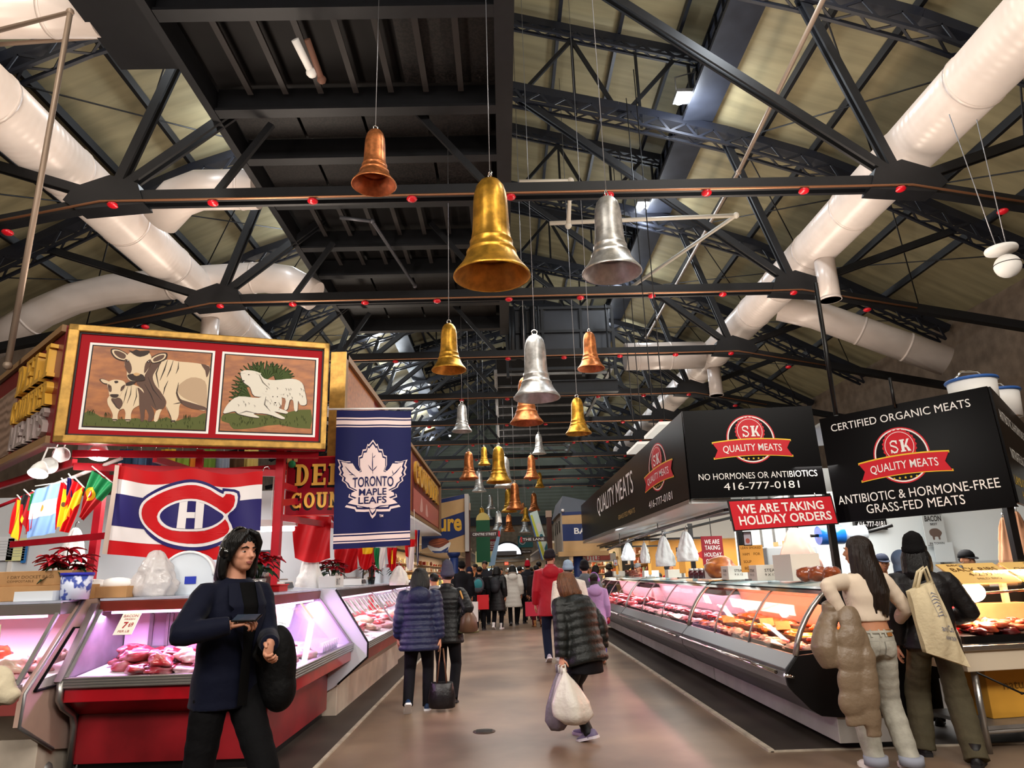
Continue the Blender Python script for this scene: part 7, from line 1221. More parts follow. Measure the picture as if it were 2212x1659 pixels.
    if hair: hm_ = remesh(hair_mesh(P, hair[0], hair[1], Rh, hair[2], hat and hat[0] in ('beanie', 'cap')), 'hair', hair[1], .0065 if det else .013, 1, .35); put('hair', hm_, o)
    # trousers
    wd = tro.get('w', 1.0); mb = MB(); mb.loft([sring(T(z, 0, y), Rm, (a+.012)*build, (b+.012)*build) for z, a, b, y in rings[:4] if z < tro.get('top', .12)]+[sring(T(tro.get('top', .12)), Rm, .152*build, .112*build)])
    for sx in (-1, 1): mb.ball(T(-.035, sx*.072, -.052), (.084, .074, .092), 0, 16, 12, Rm)
    for i, (hj, kn, an) in enumerate(legs):
        end = tro.get('end', 1.0); a2 = kn.lerp(an, end)+(Vector((0, 0, -.045)) if end == 1 else Vector())
        pts = [hj+Vector((0, 0, .03)), hj.lerp(kn, .35), hj.lerp(kn, .75), kn, kn.lerp(a2, .5), kn.lerp(a2, .9), a2]; rs = [.098, .094, .080*wd**.5, .072*wd, .068*wd, .062*wd, .064*wd]
        if tro.get('puff'): pts, rs = puffed(pts, rs, tro['puff'])
        elif det == 2:
            pts, rs = resample(pts, rs, .02); rs = [r_+.0016*math.sin(k*1.7+i)+.002*math.sin(k*.9)*(1 if k > len(rs)*.5 else .4) for k, r_ in enumerate(rs)]
        mb.tube(pts, rs, 16)
    put('trousers', remesh(mb, 'trousers', tro['mat'], cl, 2), o)
    if tro.get('cuff'):
        for (hj, kn, an) in legs: MB().tube([an+Vector((0, 0, -.045)), an+Vector((0, 0, .02))], .073*wd, 18).build('rolled_cuff', tro['cuff'], o)
    if tro.get('stripe'):
        for sx, (hj, kn, an) in zip((-1, 1), legs): MB().tube([hj+Vector((sx*.1, 0, 0)), kn+Vector((sx*.072*wd, 0, 0)), an+Vector((sx*.062*wd, 0, 0))], .012, 6).build('side_stripe', tro['stripe'], o)
    # jacket
    for J in (jacket if isinstance(jacket, list) else [jacket] if jacket else []):
        th = J.get('t', .03); hem = J.get('hem', -.14); pf_ = J.get('puff'); mb = MB(); zs = []; z = hem; top = J.get('top', .555)
        while z < top-.001: zs.append(z); z += .018 if pf_ else .04
        zs.append(top); RR = []
        for z in zs:
            if z < -.03: a, b, y = .166+J.get('flare', .1)*(-.03-z), .122+J.get('flare', .1)*.8*(-.03-z), -.010
            else:
                for q0, q1 in zip(rings, rings[1:]):
                    if q0[0] <= z <= q1[0] or q1 is rings[-1]:
                        f_ = min(1, max(0, (z-q0[0])/(q1[0]-q0[0]))); a, b, y = [q0[k]+(q1[k]-q0[k])*f_ for k in (1, 2, 3)]; break
                a = max(a, .150+J.get('box', 0)) if z < .4 else a
            e_ = pf_[1]*(abs(math.sin(math.pi*(z-hem)/pf_[0]))**.55-.6) if pf_ else (.004*math.sin(z*37+1) if det == 2 else 0)
            RR.append(sring(T(z, 0, y), Rm, a*build+th+e_, b*build+th+e_, 28))
        mb.loft(RR)
        if J.get('sleeves', True):
            for sj, el, wr in arms:
                w2 = el.lerp(wr, J.get('slen', .97)); at = J.get('at', th); pts = [sj+(T(.46)-sj)*.25, sj, sj.lerp(el, .5), el, el.lerp(wr, .5), w2]; rs = [.055+at, .058+at, .052+at, .046+at, .043+at, .036+at*.8]
                if pf_: pts, rs = puffed(pts, rs, pf_)
                elif det == 2: pts, rs = resample(pts, rs, .02); rs = [r_+.0014*math.sin(k*1.9) for k, r_ in enumerate(rs)]
                mb.tube(pts, rs, 16)
        if J.get('collar', 1):
            for k, z in enumerate(J.get('collarz', (.0, .035))): c = nb+Rm @ Vector((0, -.004, z+.01)); mb.tube([c+Rm @ Vector((.076*math.cos(a), .08*math.sin(a), .012*math.sin(a+math.pi))) for a in [k_*math.pi/10 for k_ in range(20)]], .022, 8, closed=True)
        if J.get('hood') == 'down': mb.ball(T(.49, 0, -.155), (.150, .062, .11), 0, 18, 12, Rm); mb.ball(T(.55, 0, -.09), (.115, .06, .06), 0, 18, 12, Rm)
        put(J.get('name', 'jacket'), remesh(mb, J.get('name', 'jacket'), J['mat'], cl, 2 if pf_ else 3), o)
        if J.get('hood') == 'up': put('hood', remesh(MB().ball(P(0, -.03, .03), (.112, .118, .128), 0, 20, 14, Rh).ball(T(.53, 0, -.06), (.12, .09, .09), 0, 18, 12), 'hood', J['mat'], .012, 2), o)
        if J.get('fur'):
            mbf = MB(); c = T(.565, 0, -.06); mbf.tube([c+Rm @ Vector((.12*math.cos(a), .09*math.sin(a), .03*math.sin(a+math.pi))) for a in [k_*math.pi/10 for k_ in range(20)]], .04, 8, closed=True); put('fur_trim', remesh(mbf, 'fur_trim', J['fur'], .014, 0), o)
    # shoes
    for i, (hj, kn, an) in enumerate(legs):
        fx, fy, lift, pit, yw = feet[i]; Rf = rotZ(yw) @ rotX(-pit); c = an-Vector((0, 0, .085)); PF = lambda x, y, z: an+Rf @ Vector((x, y, z-.085)); rr_ = []
        for y, w_, z1 in ((-.075, .022, .05), (-.062, .036, .085), (-.02, .042, .10), (.03, .043, .092), (.07, .045, .07), (.12, .047, .054), (.16, .038, .046), (.185, .018, .034)):
            rr_.append([PF(w_*math.cos(a), y, .018+(z1-.018)*max(0, math.sin(a))) for a in [math.pi*k/9 for k in range(10)]]+[PF(-w_*.5, y, .014), PF(w_*.5, y, .014)])
        u_ = MB().loft(rr_)
        if bootsh: u_.tube([PF(0, -.02, .06), an+Vector((0, -.005, bootsh))], [.044, .046], 16)
        sh = u_.build('shoe', C(shoes[0], .5), o); out = [(.030, -.082), (.044, -.05), (.042, .02), (.050, .09), (.048, .14), (.028, .185), (0, .197), (-.028, .185), (-.048, .14), (-.050, .09), (-.042, .02), (-.044, -.05), (-.030, -.082)]
        MB().prism(out, lambda u, v, d: PF(u, v, d), 0, .026).build('sole', C(shoes[1], .6), sh)
    if hat:
        k, m = hat[0], hat[1]; rings_ = []
        if k == 'beanie':
            tall = hat[2] if len(hat) > 2 else 0
            for z, r_ in ((.015, .098), (.035, .103), (.06, .103), (.068, .095), (.10, .090), (.13+tall*.4, .080), (.148+tall*.8, .062), (.160+tall, .025)): r_ *= 1.05; rings_.append([P(r_*.92*math.cos(a), -.018+r_*1.08*math.sin(a)-.25*tall*max(0, z-.06), z-.03*math.sin(a)*-.4) for a in [2*math.pi*j/22 for j in range(22)]])
            put('beanie', MB().loft(rings_).mesh('beanie', m), o)
            put('cuff', MB().loft([[P(r_*.93*math.cos(a), -.016+r_*1.08*math.sin(a), z+.012*math.sin(a)) for a in [2*math.pi*j/24 for j in range(24)]] for z, r_ in ((.012, .094), (.010, .103), (.035, .106), (.066, .103), (.068, .092))]).mesh('cuff', m), o)
            if len(hat) > 3: put('pompom', MB().ball(P(0, -.03, .17+tall), .035).mesh('pompom', hat[3]), o)
        elif k == 'cap':
            for z, r_ in ((.03, .094), (.07, .090), (.10, .076), (.125, .048), (.133, .01)): r_ *= 1.05; rings_.append([P(r_*.92*math.cos(a), -.012+r_*1.10*math.sin(a), z) for a in [2*math.pi*j/20 for j in range(20)]])
            c_ = put('cap', MB().loft(rings_).mesh('cap', m), o); b_ = MB(); b_.prism([(.07*math.cos(a), .085+.075*math.sin(a)) for a in [math.pi*j/10 for j in range(11)]]+[(-.075, .06), (.075, .06)], lambda u, v, d: P(u, v, .035+d-.25*max(0, v-.08)), 0, .006); put('brim', b_.mesh('brim', m), c_)
        elif k == 'hijab':
            mb = MB().ball(P(0, -.012, .035), (.098, .112, .105), 0, 22, 14, Rh).tube([P(0, -.02, -.03), P(0, -.025, -.10), T(.50, 0, -.01), T(.40, 0, .0)], [.088, .085, .14, .17], 18).ball(P(0, .02, -.095), (.06, .055, .04), 0, 14, 10, Rh); put('headscarf', remesh(mb, 'headscarf', m, .011, 2), o)
        elif k == 'muffs':
            put('ear_muffs', MB().ball(P(.09, 0, 0), (.03, .045, .05)).ball(P(-.09, 0, 0), (.03, .045, .05)).tube([P(.098*math.cos(a), -.0, .02+.115*math.sin(a)) for a in [math.pi*j/12 for j in range(13)]], .008, 6).mesh('ear_muffs', m), o)
        elif k == 'phones':
            b_ = put('headphones', MB().tube([P(.094*math.cos(a), -.012, .0+.142*math.sin(a)) for a in [math.pi*j/14 for j in range(15)]], .011, 8).mesh('headphones', m), o)
            for sx in (-1, 1): put('ear_cup', MB().lathe([(0, -.015), (.034, -.015), (.040, 0), (.036, .022), (.02, .03), (0, .03)], P(sx*.088, -.012, -.005), 20, axis=tuple(Rh @ Vector((sx, 0, 0)))).mesh('ear_cup', m), b_)
    if scarf:
        mb = MB().tube([nb+Vector((.085*math.cos(a), .085*math.sin(a)+.01, .03+.01*math.sin(3*a))) for a in [k_*math.pi/9 for k_ in range(18)]], .035, 8, closed=True); mb.tube([nb+Vector((.04, .09, .02)), nb+Vector((.05, .15, -.12)), nb+Vector((.05, .15, -.3))], .035, 8); put('scarf', remesh(mb, 'scarf', scarf, .012, 2), o)
    return dict(o=o, M=M_, P=P, T=T, hands=hw_, arms=[[M_ @ p for p in a] for a in arms], Rm=Rm, nb=nb, Hc=Hc)
def W2(r, v): return r['M'] @ Vector(v)
def at_feet(px, py): return atZ(px, py, 0)
def hgt(px, py, Y): return atY(px, py, Y).z
walk = lambda st=.22, l=.06: [(-.09, st, 0, 0, 5), (.09, -st, l, 28, -5)]
walkr = lambda st=.22, l=.06: [(-.09, -st, l, 28, 5), (.09, st, 0, 0, -5)]
# ---- man with the phone, nearest on the left
NB = mat('navy_velvet_blazer', '#090d1f', .7, 0, .1, sheen=.06, bump=(18, .25)); BS = mat('black_shirt', '#040405', .8)
mp = Vector((-1.46, 4.22, 0))
A = person('man in a navy blazer with headphones looking up from his phone', mp, -128, 1.80, 'light', 2, [(-.10, .22, 0, 0, 6), (.10, -.62, .20, 50, -4)], [atY(583, 1392, 4.12), atY(500, 1350, 4.08)], [(-.5, -.6, -.6), (.9, -.35, -.3)], (5, 2), 1.0, .02,
  dict(name='blazer', mat=NB, hem=-.12, t=.024, at=.016, box=.012, collar=1, collarz=(.0,), top=.55, flare=.04), dict(mat=mat('black_wool_trousers', '#0a0a0c', .85, bump=(26, .3)), w=1.12), ('#0c0c0e', '#15151a'), ('curtain', HAIRB, .17), ('phones', mat('black_gloss_plastic', '#0a0a0c', .15, coat=.6)), 2, (75, 70),
  handdir=(((.1, -.75, -.75), (.9, -.2, .2), 1), ((.93, -.12, .20), (.1, .35, -.9), 1)))
o = A['o']; T_ = A['T']
def chest(u, v, h=0):
    z, a_, b_ = v, .19, .135+.03*max(0, .16-abs(v-.30))
    if v > .42: a_ -= (v-.42)*.55; b_ -= (v-.42)*.42
    return T_(z, u, (b_*1.06+.026)*max(.02, 1-abs(u/a_)**2.3)**(1/2.3)-.008+h)
art('shirt', [(BS, [[(-.062, .545), (.062, .545), (.05, .40), (.028, .20), (.03, -.10), (-.03, -.10), (-.028, .20), (-.05, .40)]])], lambda u, v, h: chest(u, v, .006+h), o, .02)
for s_ in (-1, 1): art('lapel', [(NB, [[(s_*.050, .545), (s_*.098, .54), (s_*.118, .43), (s_*.095, .405), (s_*.112, .385), (s_*.03, .18), (s_*.045, .38)]])], lambda u, v, h: chest(u, v, .014+h), o, .02)
hp_ = A['hands'][1]; ph = thing('phone', 'dark phone in the hand of the man in the navy blazer', 'phone', hp_+Vector((.0, -.015, .016))); MB().box((0, 0, 0), (.150, .075, .009), rot=rotZ(-8) @ rotX(24)).build('case', mat('phone_black', '#0b0b0d', .2, coat=.5), ph, .004); MB().box(rotX(24) @ Vector((0, 0, .0055)), (.135, .066, .001), rot=rotZ(-8) @ rotX(24)).build('screen', mat('phone_screen', '#2c3440', .1, emit=.15), ph)
rg = put('ring', MB().tube([(hp_+Vector((-.045, -.01, -.002))+Vector((0, .012*math.cos(a), .012*math.sin(a)))) for a in [k*math.pi/6 for k in range(12)]], .002, 5, closed=True).mesh('ring', CHROME)); rg.parent = o; rg.matrix_parent_inverse = A['M'].inverted(); 
nk = MB().tube([A['nb']+Vector((.075*math.cos(a), .072*math.sin(a)+.012, .012-.03*math.sin(a))) for a in [k*math.pi/12 for k in range(24)]], .0028, 5, closed=True).build('necklace', CHROME, o)
bk = thing('black_backpack', 'black bag held at the side of the man in the navy blazer', 'bag', atY(598, 1440, 4.42)); mb = MB().ball((.0, 0, -.0), (.115, .10, .235), 0, 20, 14).ball((-.05, .0, .05), (.09, .09, .17), 0, 18, 12).ball((.02, .0, -.12), (.10, .10, .13), 0, 18, 12); put('bag', remesh(mb, 'bag', mat('black_nylon', '#070708', .7, 0, .15, bump=(20, .5)), .012, 2), bk); MB().tube([(-.03, -.05, .2), (-.06, -.14, .17), (-.07, -.2, .09), (-.05, -.12, .02)], .014, 8).build('strap', mat('black_nylon', '#0d0d0f', .5), bk)
# ---- person cut by the left edge
e1 = atY(-25, 1400, 4.6); A2 = person('person in black cut off by the left edge, only a dark sleeve in view', (e1.x-.18, 4.6, 0), -60, 1.68, 'light', 0, None, [None, None], None, (0, 0), 1.05, 0, dict(name='coat', mat=mat('black_wool', '#0c0c0e', .8), hem=-.4, t=.03), None, det=1)
tt = thing('cream_tote', 'cream cloth bag corner at the left edge beside the cream case', 'bag', atY(14, 1482, 4.5)); put('bag', remesh(MB().ball((-.06, 0, 0), (.11, .05, .12), 0, 16, 10).tube([(-.03, 0, -.02), (.05, 0, -.06), (.085, 0, -.035)], [.09, .05, .02], 10), 'bag', mat('cream_canvas', '#cfc3a8', .8, bump=(30, .3)), .012, 2), tt); MB().tube([(-.08, 0, .08), (-.1, 0, .35)], .012, 6).build('strap', mat('cream_canvas', '#cfc3a8', .8), tt)
# ---- the couple walking away
l = at_feet(905, 1538); B = person('woman in a navy puffer jacket walking away with a black chain bag', l, 3, hgt(918, 1228, l.y), 'light', 3, [(-.13, -.14, .06, 40, 8), (.10, .12, 0, 0, -4)], [None, atY(951, 1393, l.y-.02)], None, (-4, 0), 1.18, .01, dict(name='puffer_jacket', mat=NPUFF, hem=-.19, t=.045, at=.032, puff=(.072, .020), hood='down'), dict(mat=DARKTR, w=1.05), ('#1c3558', '#e6e6ea'), ('bob', HAIRB, .14), None, 1)
hb1 = B['hands'][1]; cb = thing('chain_bag', 'black leather bag on chain straps in the hand of the navy puffer woman', 'bag', hb1+Vector((.02, -.02, -.10))); mb = MB(); mb.loft([[Vector((w_*math.cos(a), d_*math.sin(a), z)) for a in [2*math.pi*k/20 for k in range(20)]] for z, w_, d_ in ((-.56, .13, .06), (-.55, .15, .075), (-.44, .155, .07), (-.3, .13, .045), (-.28, .12, .03))]); put('bag', mb.mesh('bag', mat('black_leather', '#121012', .35, bump=(14, .3))), cb)
for x in (-.055, .055): MB().tube([(x, .02, -.29), (x*.3, 0, .08), (x*.3, -.02, .08), (x, -.03, -.29)], .008, 6).build('chain_strap', mat('brown_chain', '#6b4c38', .4, .6), cb)
l = at_feet(966, 1517); D = person('person in a slouchy grey beanie and black puffer with a brown handbag', l, -6, hgt(965, 1224, l.y)*.99, 'light', 3, [(-.12, .14, 0, 0, 6), (.10, -.12, .02, 12, -6)], [None, atY(1000, 1345, l.y-.05)], [None, (.6, -.8, -.2)], (20, 0), 1.1, .01, dict(name='puffer_jacket', mat=BPUFF, hem=-.17, t=.038, at=.03, puff=(.062, .014)), dict(mat=DARKTR, w=1.05), ('#17171a', '#26262a'), ('short', HAIRD, .1), ('beanie', mat('grey_knit', '#4c4b5c', .9, bump=(60, .5)), .075), 1)
hg = thing('brown_handbag', 'brown and olive handbag with a tan shoulder strap beside the grey beanie', 'bag', atY(1012, 1335, l.y-.1)); hb = MB(); hb.loft([[Vector((w_*math.cos(a)**3 if False else w_*math.cos(a), d_*math.sin(a), z)) for a in [2*math.pi*k/16 for k in range(16)]] for z, w_, d_ in ((-.16, .10, .15), (-.15, .12, .17), (0, .10, .15), (.08, .05, .11), (.10, .02, .09))]); put('bag', hb.mesh('bag', mat('brown_leather', '#5a4030', .4, vary=(5, .2))), hg); MB().tube([(.0, .0, -.17), (.0, .0, -.14)], .13, 16).build('olive_base', C('#5a5a3a', .5), hg)
for y in (-.05, .05): MB().tube([(0, y, .08), (-.06, y, .22), (-.10, y, .33)], .011, 6).build('strap', C('#b5823f', .5), hg)
# ---- old woman with plastic bags
l = at_feet(1272, 1597); OW = person('old woman in a dark quilted puffer bent forward carrying plastic bags', l, 42, 1.54, 'light', 17, [(-.09, -.10, .03, 15, 8), (.10, .12, 0, 0, 0)], [atY(1214, 1430, l.y-.12), None], [(-.3, -.8, .1), None], (14, -4), 1.15, .04, dict(name='puffer_jacket', mat=mat('green_black_puffer', '#0e1211', .5, 0, .35, bump=(24, .4)), hem=-.16, t=.045, at=.034, puff=(.085, .018)), dict(mat=mat('black_leggings', '#0e0f14', .6), w=.92), ('#6b6280', '#cfcad0'), ('bob', HAIRM, .15), None, 1, (60, 20))
put('skirt', remesh(MB().loft([sring(OW['T'](0)+Vector((0, -.03, z)), rotX(0), a, b, 24) for z, a, b in ((-.24, .195, .16), (-.18, .19, .155), (-.05, .18, .15))]), 'skirt', mat('black_skirt', '#121114', .8), .014, 1), OW['o'])
hL = OW['hands'][0]
def carrier(label, top, h, w, d, m, seed, lean_=(0, 0)):
    o = thing('carrier_bag', label, 'plastic bag', top, 0, 'plastic carrier bags of the old woman'); rings = []
    for k in range(14):
        t = k/13; prof = .10+.90*min(1, max(0, (t-.12))/.5)**.75; prof *= 1 if t < .85 else 1-(t-.85)*3.2
        rings.append([Vector((w/2*prof*(1+.10*math.sin(5*a+seed+2*t)+.12*noise.noise(Vector((math.cos(a)*1.5+seed, math.sin(a)*1.5, t*3))))*math.cos(a)+lean_[0]*t, d/2*prof*(1+.12*math.sin(4*a+seed))*math.sin(a)+lean_[1]*t, -h*t)) for a in [2*math.pi*j/26 for j in range(26)]])
    MB().loft(rings).build('bag', m, o); MB().tube([(-.015, 0, -.05), (-.02, 0, .015), (.01, 0, .03), (.02, 0, -.05)], .009, 6).build('handle', m, o); return o
carrier('white carrier bag in front, in the hand of the old woman', hL+Vector((.015, -.05, .0)), .47, .34, .24, mat('thin_white_bag', '#d6d0c6', .35, 0, .5, bump=(14, .6), vary=(4, .1)), 1, (.075, -.03)); carrier('second white carrier bag beside it in the old woman\'s hand', hL+Vector((-.01, -.0, .0)), .46, .22, .2, mat('thin_white_bag2', '#bdb8b4', .35, bump=(14, .6)), 4, (.03, .02)); carrier('grey carrier bag hanging behind the white ones', hL+Vector((-.03, .05, 0)), .55, .22, .2, mat('thin_grey_bag', '#7d7580', .35, bump=(14, .6)), 7, (-.03, .05))
# ---- right side of the aisle
l = at_feet(1197, 1428); RJ = person('tall man in a red hooded jacket and dark beanie walking away', l, 0, hgt(1193, 1192, l.y), 'light', 1, walkr(.12, .02), None, None, (-35, 0), 1.15, .0, dict(name='red_jacket', mat=mat('red_shell', '#a80f22', .55, bump=(14, .35)), hem=-.22, t=.035, at=.03, hood='down'), dict(mat=NAVYTR, w=1.08), ('#b9b4c0', '#e8e6ea'), ('short', HAIRM, .1), ('beanie', mat('dark_knit', '#2a242a', .9, bump=(60, .5))), 1)
l = Vector((atY(1236, 1400, 11.6).x, 11.6, 0)); person('person in a white fleece hoodie and pale blue beanie behind the old woman', l, 2, hgt(1228, 1217, 11.6), 'light', 2, walk(.1, .0), None, None, (0, 0), 1.15, 0, dict(name='hoodie', mat=mat('white_fleece', '#d6cdc2', .9, bump=(30, .6)), hem=-.14, t=.05, at=.035, hood='down'), dict(mat=NAVYTR), ('#8f2a3a', '#d8d0d0'), ('short', HAIRD, .1), ('beanie', mat('pale_blue_knit', '#8a9db4', .9, bump=(60, .5)), .01), 1)
l = Vector((atY(1272, 1400, 13.2).x, 13.2, 0)); person('person in a grey jacket with a dark hood just ahead of the child in lilac', l, -6, hgt(1268, 1216, 13.2), 'light', 2, None, None, None, (0, 0), 1.2, 0, dict(name='jacket', mat=mat('grey_jacket', '#5f646a', .7, bump=(16, .4)), hem=-.2, t=.045, at=.04, hood='down'), dict(mat=mat('grey_trousers', '#3d4047', .8)), ('#55504c', '#b9b4b0'), ('short', HAIRB, .1), ('beanie', mat('brown_black_knit', '#1d1a1c', .9, bump=(60, .5)), .02), 1)
l = at_feet(1294, 1434); K = person('child in a lilac jacket with purple headphones and red mittens', l, -3, hgt(1284, 1240, l.y), 'light', 1, walk(.1, .03), None, None, (-18, 0), 1.02, 0, dict(name='lilac_jacket', mat=mat('lilac_shell', '#a585b4', .6, bump=(16, .35)), hem=-.18, t=.035, at=.03, hood='down'), dict(mat=mat('mauve_trousers', '#8a6a84', .75), stripe=C('#3a4aa5', .6)), ('#b08d6a', '#d9d4d0'), ('tail', HAIRD, .22), ('phones', C('#b06ac9', .35)), 1)
for i in (0, 1): put('mitten', MB().ball(K['M'].inverted() @ K['hands'][i], (.045, .04, .075), 0, 14, 10).mesh('mitten', C('#8f1f3a', .8)), K['o'])
# ---- woman in cream top and light jeans, coat over her arm
lj = Vector((2.84, 5.70, 0)); CR = mat('cream_rib_knit', '#d9c8b4', .8, wave=('X', 60, .2))
J = person('woman in a cropped cream top and light jeans, long dark hair, seen from behind', lj, 4, 1.69, 'tan', 0, [(-.10, .03, 0, 0, 10), (.15, -.03, 0, 0, -6)], [atY(1822, 1330, 5.52), atY(1935, 1345, 5.95)], [(-.8, -.6, -.2), (.5, -.6, -.4)], (38, 4), .98, .0, dict(name='cropped_top', mat=CR, hem=.165, t=.012, at=.010, collar=0, top=.545), dict(mat=DENIM, w=1.22, top=.10, cuff=mat('denim_cuff', '#8f93a0', .8)), ('#e2ddd6', '#eeeae4'), ('long', HAIRD, .46), None, 2, (30, 30))
T_ = J['T']; jo = J['o']; MB().tube([T_(.085, .158*math.cos(a), .118*math.sin(a)) for a in [k*math.pi/16 for k in range(32)]], .014, 8, closed=True).build('waistband', DENIM, jo)
from mathutils.bvhtree import BVHTree
tm = [c for c in jo.children if c.name.startswith('trousers')][0].data; bvh = BVHTree.FromPolygons([v.co for v in tm.vertices], [list(p.vertices) for p in tm.polygons])
def seat(u, v, h=0):
    q = bvh.ray_cast(T_(v, u, -.5), Vector((0, 1, 0))); p = q[0] if q[0] is not None else T_(v, u, -.1); return p-Vector((0, .003+h, 0))
art('leather_patch', [(C('#8a5a2a', .6), [rr(.06, .055, .115, .105)])], lambda u, v, h: seat(u, v, .006+h), jo, .02)
for s in (-1, 1): art('back_pocket', [(mat('denim_pocket', '#8f8c84', .8), [[(s*.08+a*1.06, -.03+b*1.06) for a, b in ((-.055, .05), (.055, .05), (.05, -.05), (0, -.075), (-.05, -.05))]]), (DENIM, [[(s*.08+a, -.03+b) for a, b in ((-.055, .05), (.055, .05), (.05, -.05), (0, -.075), (-.05, -.05))]])], lambda u, v, h: seat(u, v, .003+h), jo, .02)
for x in (-.07, 0.0, .045): art('belt_loop', [(DENIM, [rr(x-.007, .055, x+.007, .108)])], lambda u, v, h: seat(u, v, .009+h), jo, .02)
pcm = thing('tan_puffer_coat', 'tan puffer coat hanging over the arm of the woman in cream', 'coat', J['arms'][0][2]+Vector((-.02, .02, .02))); mb = MB()
def quilt(pts, rs, per, amp, flat=.7):
    P_, Q_ = resample(pts, rs, per/7); L = 0; out = []
    for i, p in enumerate(P_):
        if i: L += (p-P_[i-1]).length
        out.append(Q_[i]+amp*(abs(math.sin(math.pi*L/per))**.5-.6))
    mb.tube(P_, out, 18, flat=flat)
quilt([(.05, -.05, .05), (.03, -.09, -.12), (.0, -.10, -.35), (-.02, -.09, -.62), (.0, -.08, -.76)], [.06, .09, .11, .115, .09], .15, .024, .5); quilt([(-.02, .02, .06), (-.10, .02, -.08), (-.15, .0, -.24), (-.12, 0, -.38)], [.05, .09, .12, .08], .16, .012, .8); quilt([(.02, .02, .07), (-.06, .03, .04), (-.06, .05, -.1)], [.05, .08, .07], .12, .012); quilt([(.09, -.06, -.1), (.10, -.10, -.3), (.07, -.11, -.55), (.08, -.10, -.84)], [.05, .07, .085, .05], .14, .013, .7)
put('coat', remesh(mb, 'coat', TPUFF, .010, 2), pcm)
# ---- person with the tote bag
lt = Vector((3.42, 5.9, 0)); TB = person('person in a black beanie and black jacket with a canvas tote, olive trousers', lt, -22, 1.68, 'light', 3, [(-.17, .16, 0, 0, 14), (.15, -.13, 0, 0, -18)], [None, (3.70, 6.07, 1.02)], [None, (.8, -.5, -.6)], (-14, 0), 1.12, .02, dict(name='jacket', mat=mat('black_bomber', '#121012', .5, bump=(18, .4)), hem=-.06, t=.035, at=.03), dict(mat=OLIVE, w=1.42), ('#141214', '#1c1a1c'), ('long', HAIRB, .20), ('beanie', mat('black_knit', '#0e0d0e', .9, bump=(60, .5)), .03), 2, (30, 30), bootsh=.08)
CANV = mat('cream_canvas_tote', '#d3c4a2', .85, bump=(34, .3), vary=(5, .08)); tp = atY(1983, 1262, 5.62)
tg = thing('canvas_tote', 'cream canvas tote bag with a grey print on the shoulder of the beanie person', 'bag', tp)
tf = cloth([(-.09, -.02, -.05), (.13, .0, .02), (.30, .02, -.62), (-.03, .0, -.50)], lambda u, v: .075*math.sin(math.pi*min(1, max(0, u)))*math.sin(math.pi*(.12+.8*min(1, max(0, v))))+.008*math.sin(u*17+v*9), 0)
tf2 = cloth([(-.09, .03, -.05), (.13, .05, .02), (.30, .07, -.62), (-.03, .05, -.50)], lambda u, v: -.045*math.sin(math.pi*u)*math.sin(math.pi*(.12+.8*v)), 0)
mb = MB(); N_ = 16
g = [[tf(i/N_, j/N_) for i in range(N_+1)] for j in range(N_+1)]; g2 = [[tf2(i/N_, j/N_) for i in range(N_+1)] for j in range(N_+1)]
for gg in (g, g2):
    mb.add([p for r_ in gg for p in r_], [(j*(N_+1)+i, j*(N_+1)+i+1, (j+1)*(N_+1)+i+1, (j+1)*(N_+1)+i) for j in range(N_) for i in range(N_)], 0, True)
rim_ = [(0, i) for i in range(N_+1)]+[(j, N_) for j in range(1, N_+1)]+[(N_, i) for i in range(N_-1, -1, -1)]+[(j, 0) for j in range(N_-1, 0, -1)]
mb.add([g[j][i] for j, i in rim_]+[g2[j][i] for j, i in rim_], [(k, (k+1) % len(rim_), len(rim_)+(k+1) % len(rim_), len(rim_)+k) for k in range(len(rim_))], 0, True); mb.build('bag', CANV, tg)
INK = C('#6a7086', .8); art('print_drawing', [(INK, [stroke([(.52+.06*math.cos(k*1.3), .12+.04*k), (.64, .10+.04*k), (.78+.05*math.sin(k), .14+.04*k)], .006) for k in range(8)]+[rr(.5, .08, .51, .42), rr(.84, .08, .85, .42)])], lambda u, v, h: tf(u, v, .004+h), tg, .06)
text('and Co', tf, (.45, .52, .86, .60), INK, tg, .0, .006); text('BAKERY', tf, (.5, .66, .9, .71), INK, tg, .0, .006)
for dy in (-.01, .04): MB().tube([(-.02, dy, -.04), (.03, dy-.01, .09), (.10, dy+.03, .13), (.11, dy, .0)], .014, 6, flat=.4).build('strap', CANV, tg)
# ---- others at the right counters
l = Vector((3.78, 7.05, 0)); l = Vector((atY(1962, 1300, 7.1).x, 7.1, 0)); person('person in a blue grey headscarf and dark coat between the two women', l, -25, hgt(1962, 1192, 7.1), 'tan', 2, None, None, None, (-20, 0), 1.12, 0, dict(name='coat', mat=mat('dark_navy_coat', '#14141c', .7), hem=-.45, t=.035), None, ('#141214', '#1c1a1c'), None, ('hijab', mat('blue_grey_scarf', '#4a5a72', .75, bump=(14, .4))), 1)
def staff(label, px, py, Y, face, jm, hat=None, skin='light', hair=('short', HAIRB, .1), det=1, head=(0, 0), **k):
    p = atY(px, py+60, Y); return person(label, (p.x, Y, 0), face, hgt(px, py, Y), skin, 6, None, None, None, head, 1.0, 0, dict(name='shirt', mat=jm, hem=-.16, t=.02, slen=k.get('slen', .5), collar=0), dict(mat=DARKTR), ('#141214', '#1c1a1c'), hair, hat, det)
BCAP = mat('black_cap', '#131316', .7)
staff('butcher in a dark cap behind the counter left of the headscarf', 1908, 1198, 8.9, 170, C('#2a2c34', .8), ('cap', mat('navy_cap', '#232838', .7)), 'tan'); staff('butcher in a black cap behind the yellow price boards', 2086, 1190, 8.3, 185, C('#2c2a2c', .8), ('cap', BCAP), 'tan')
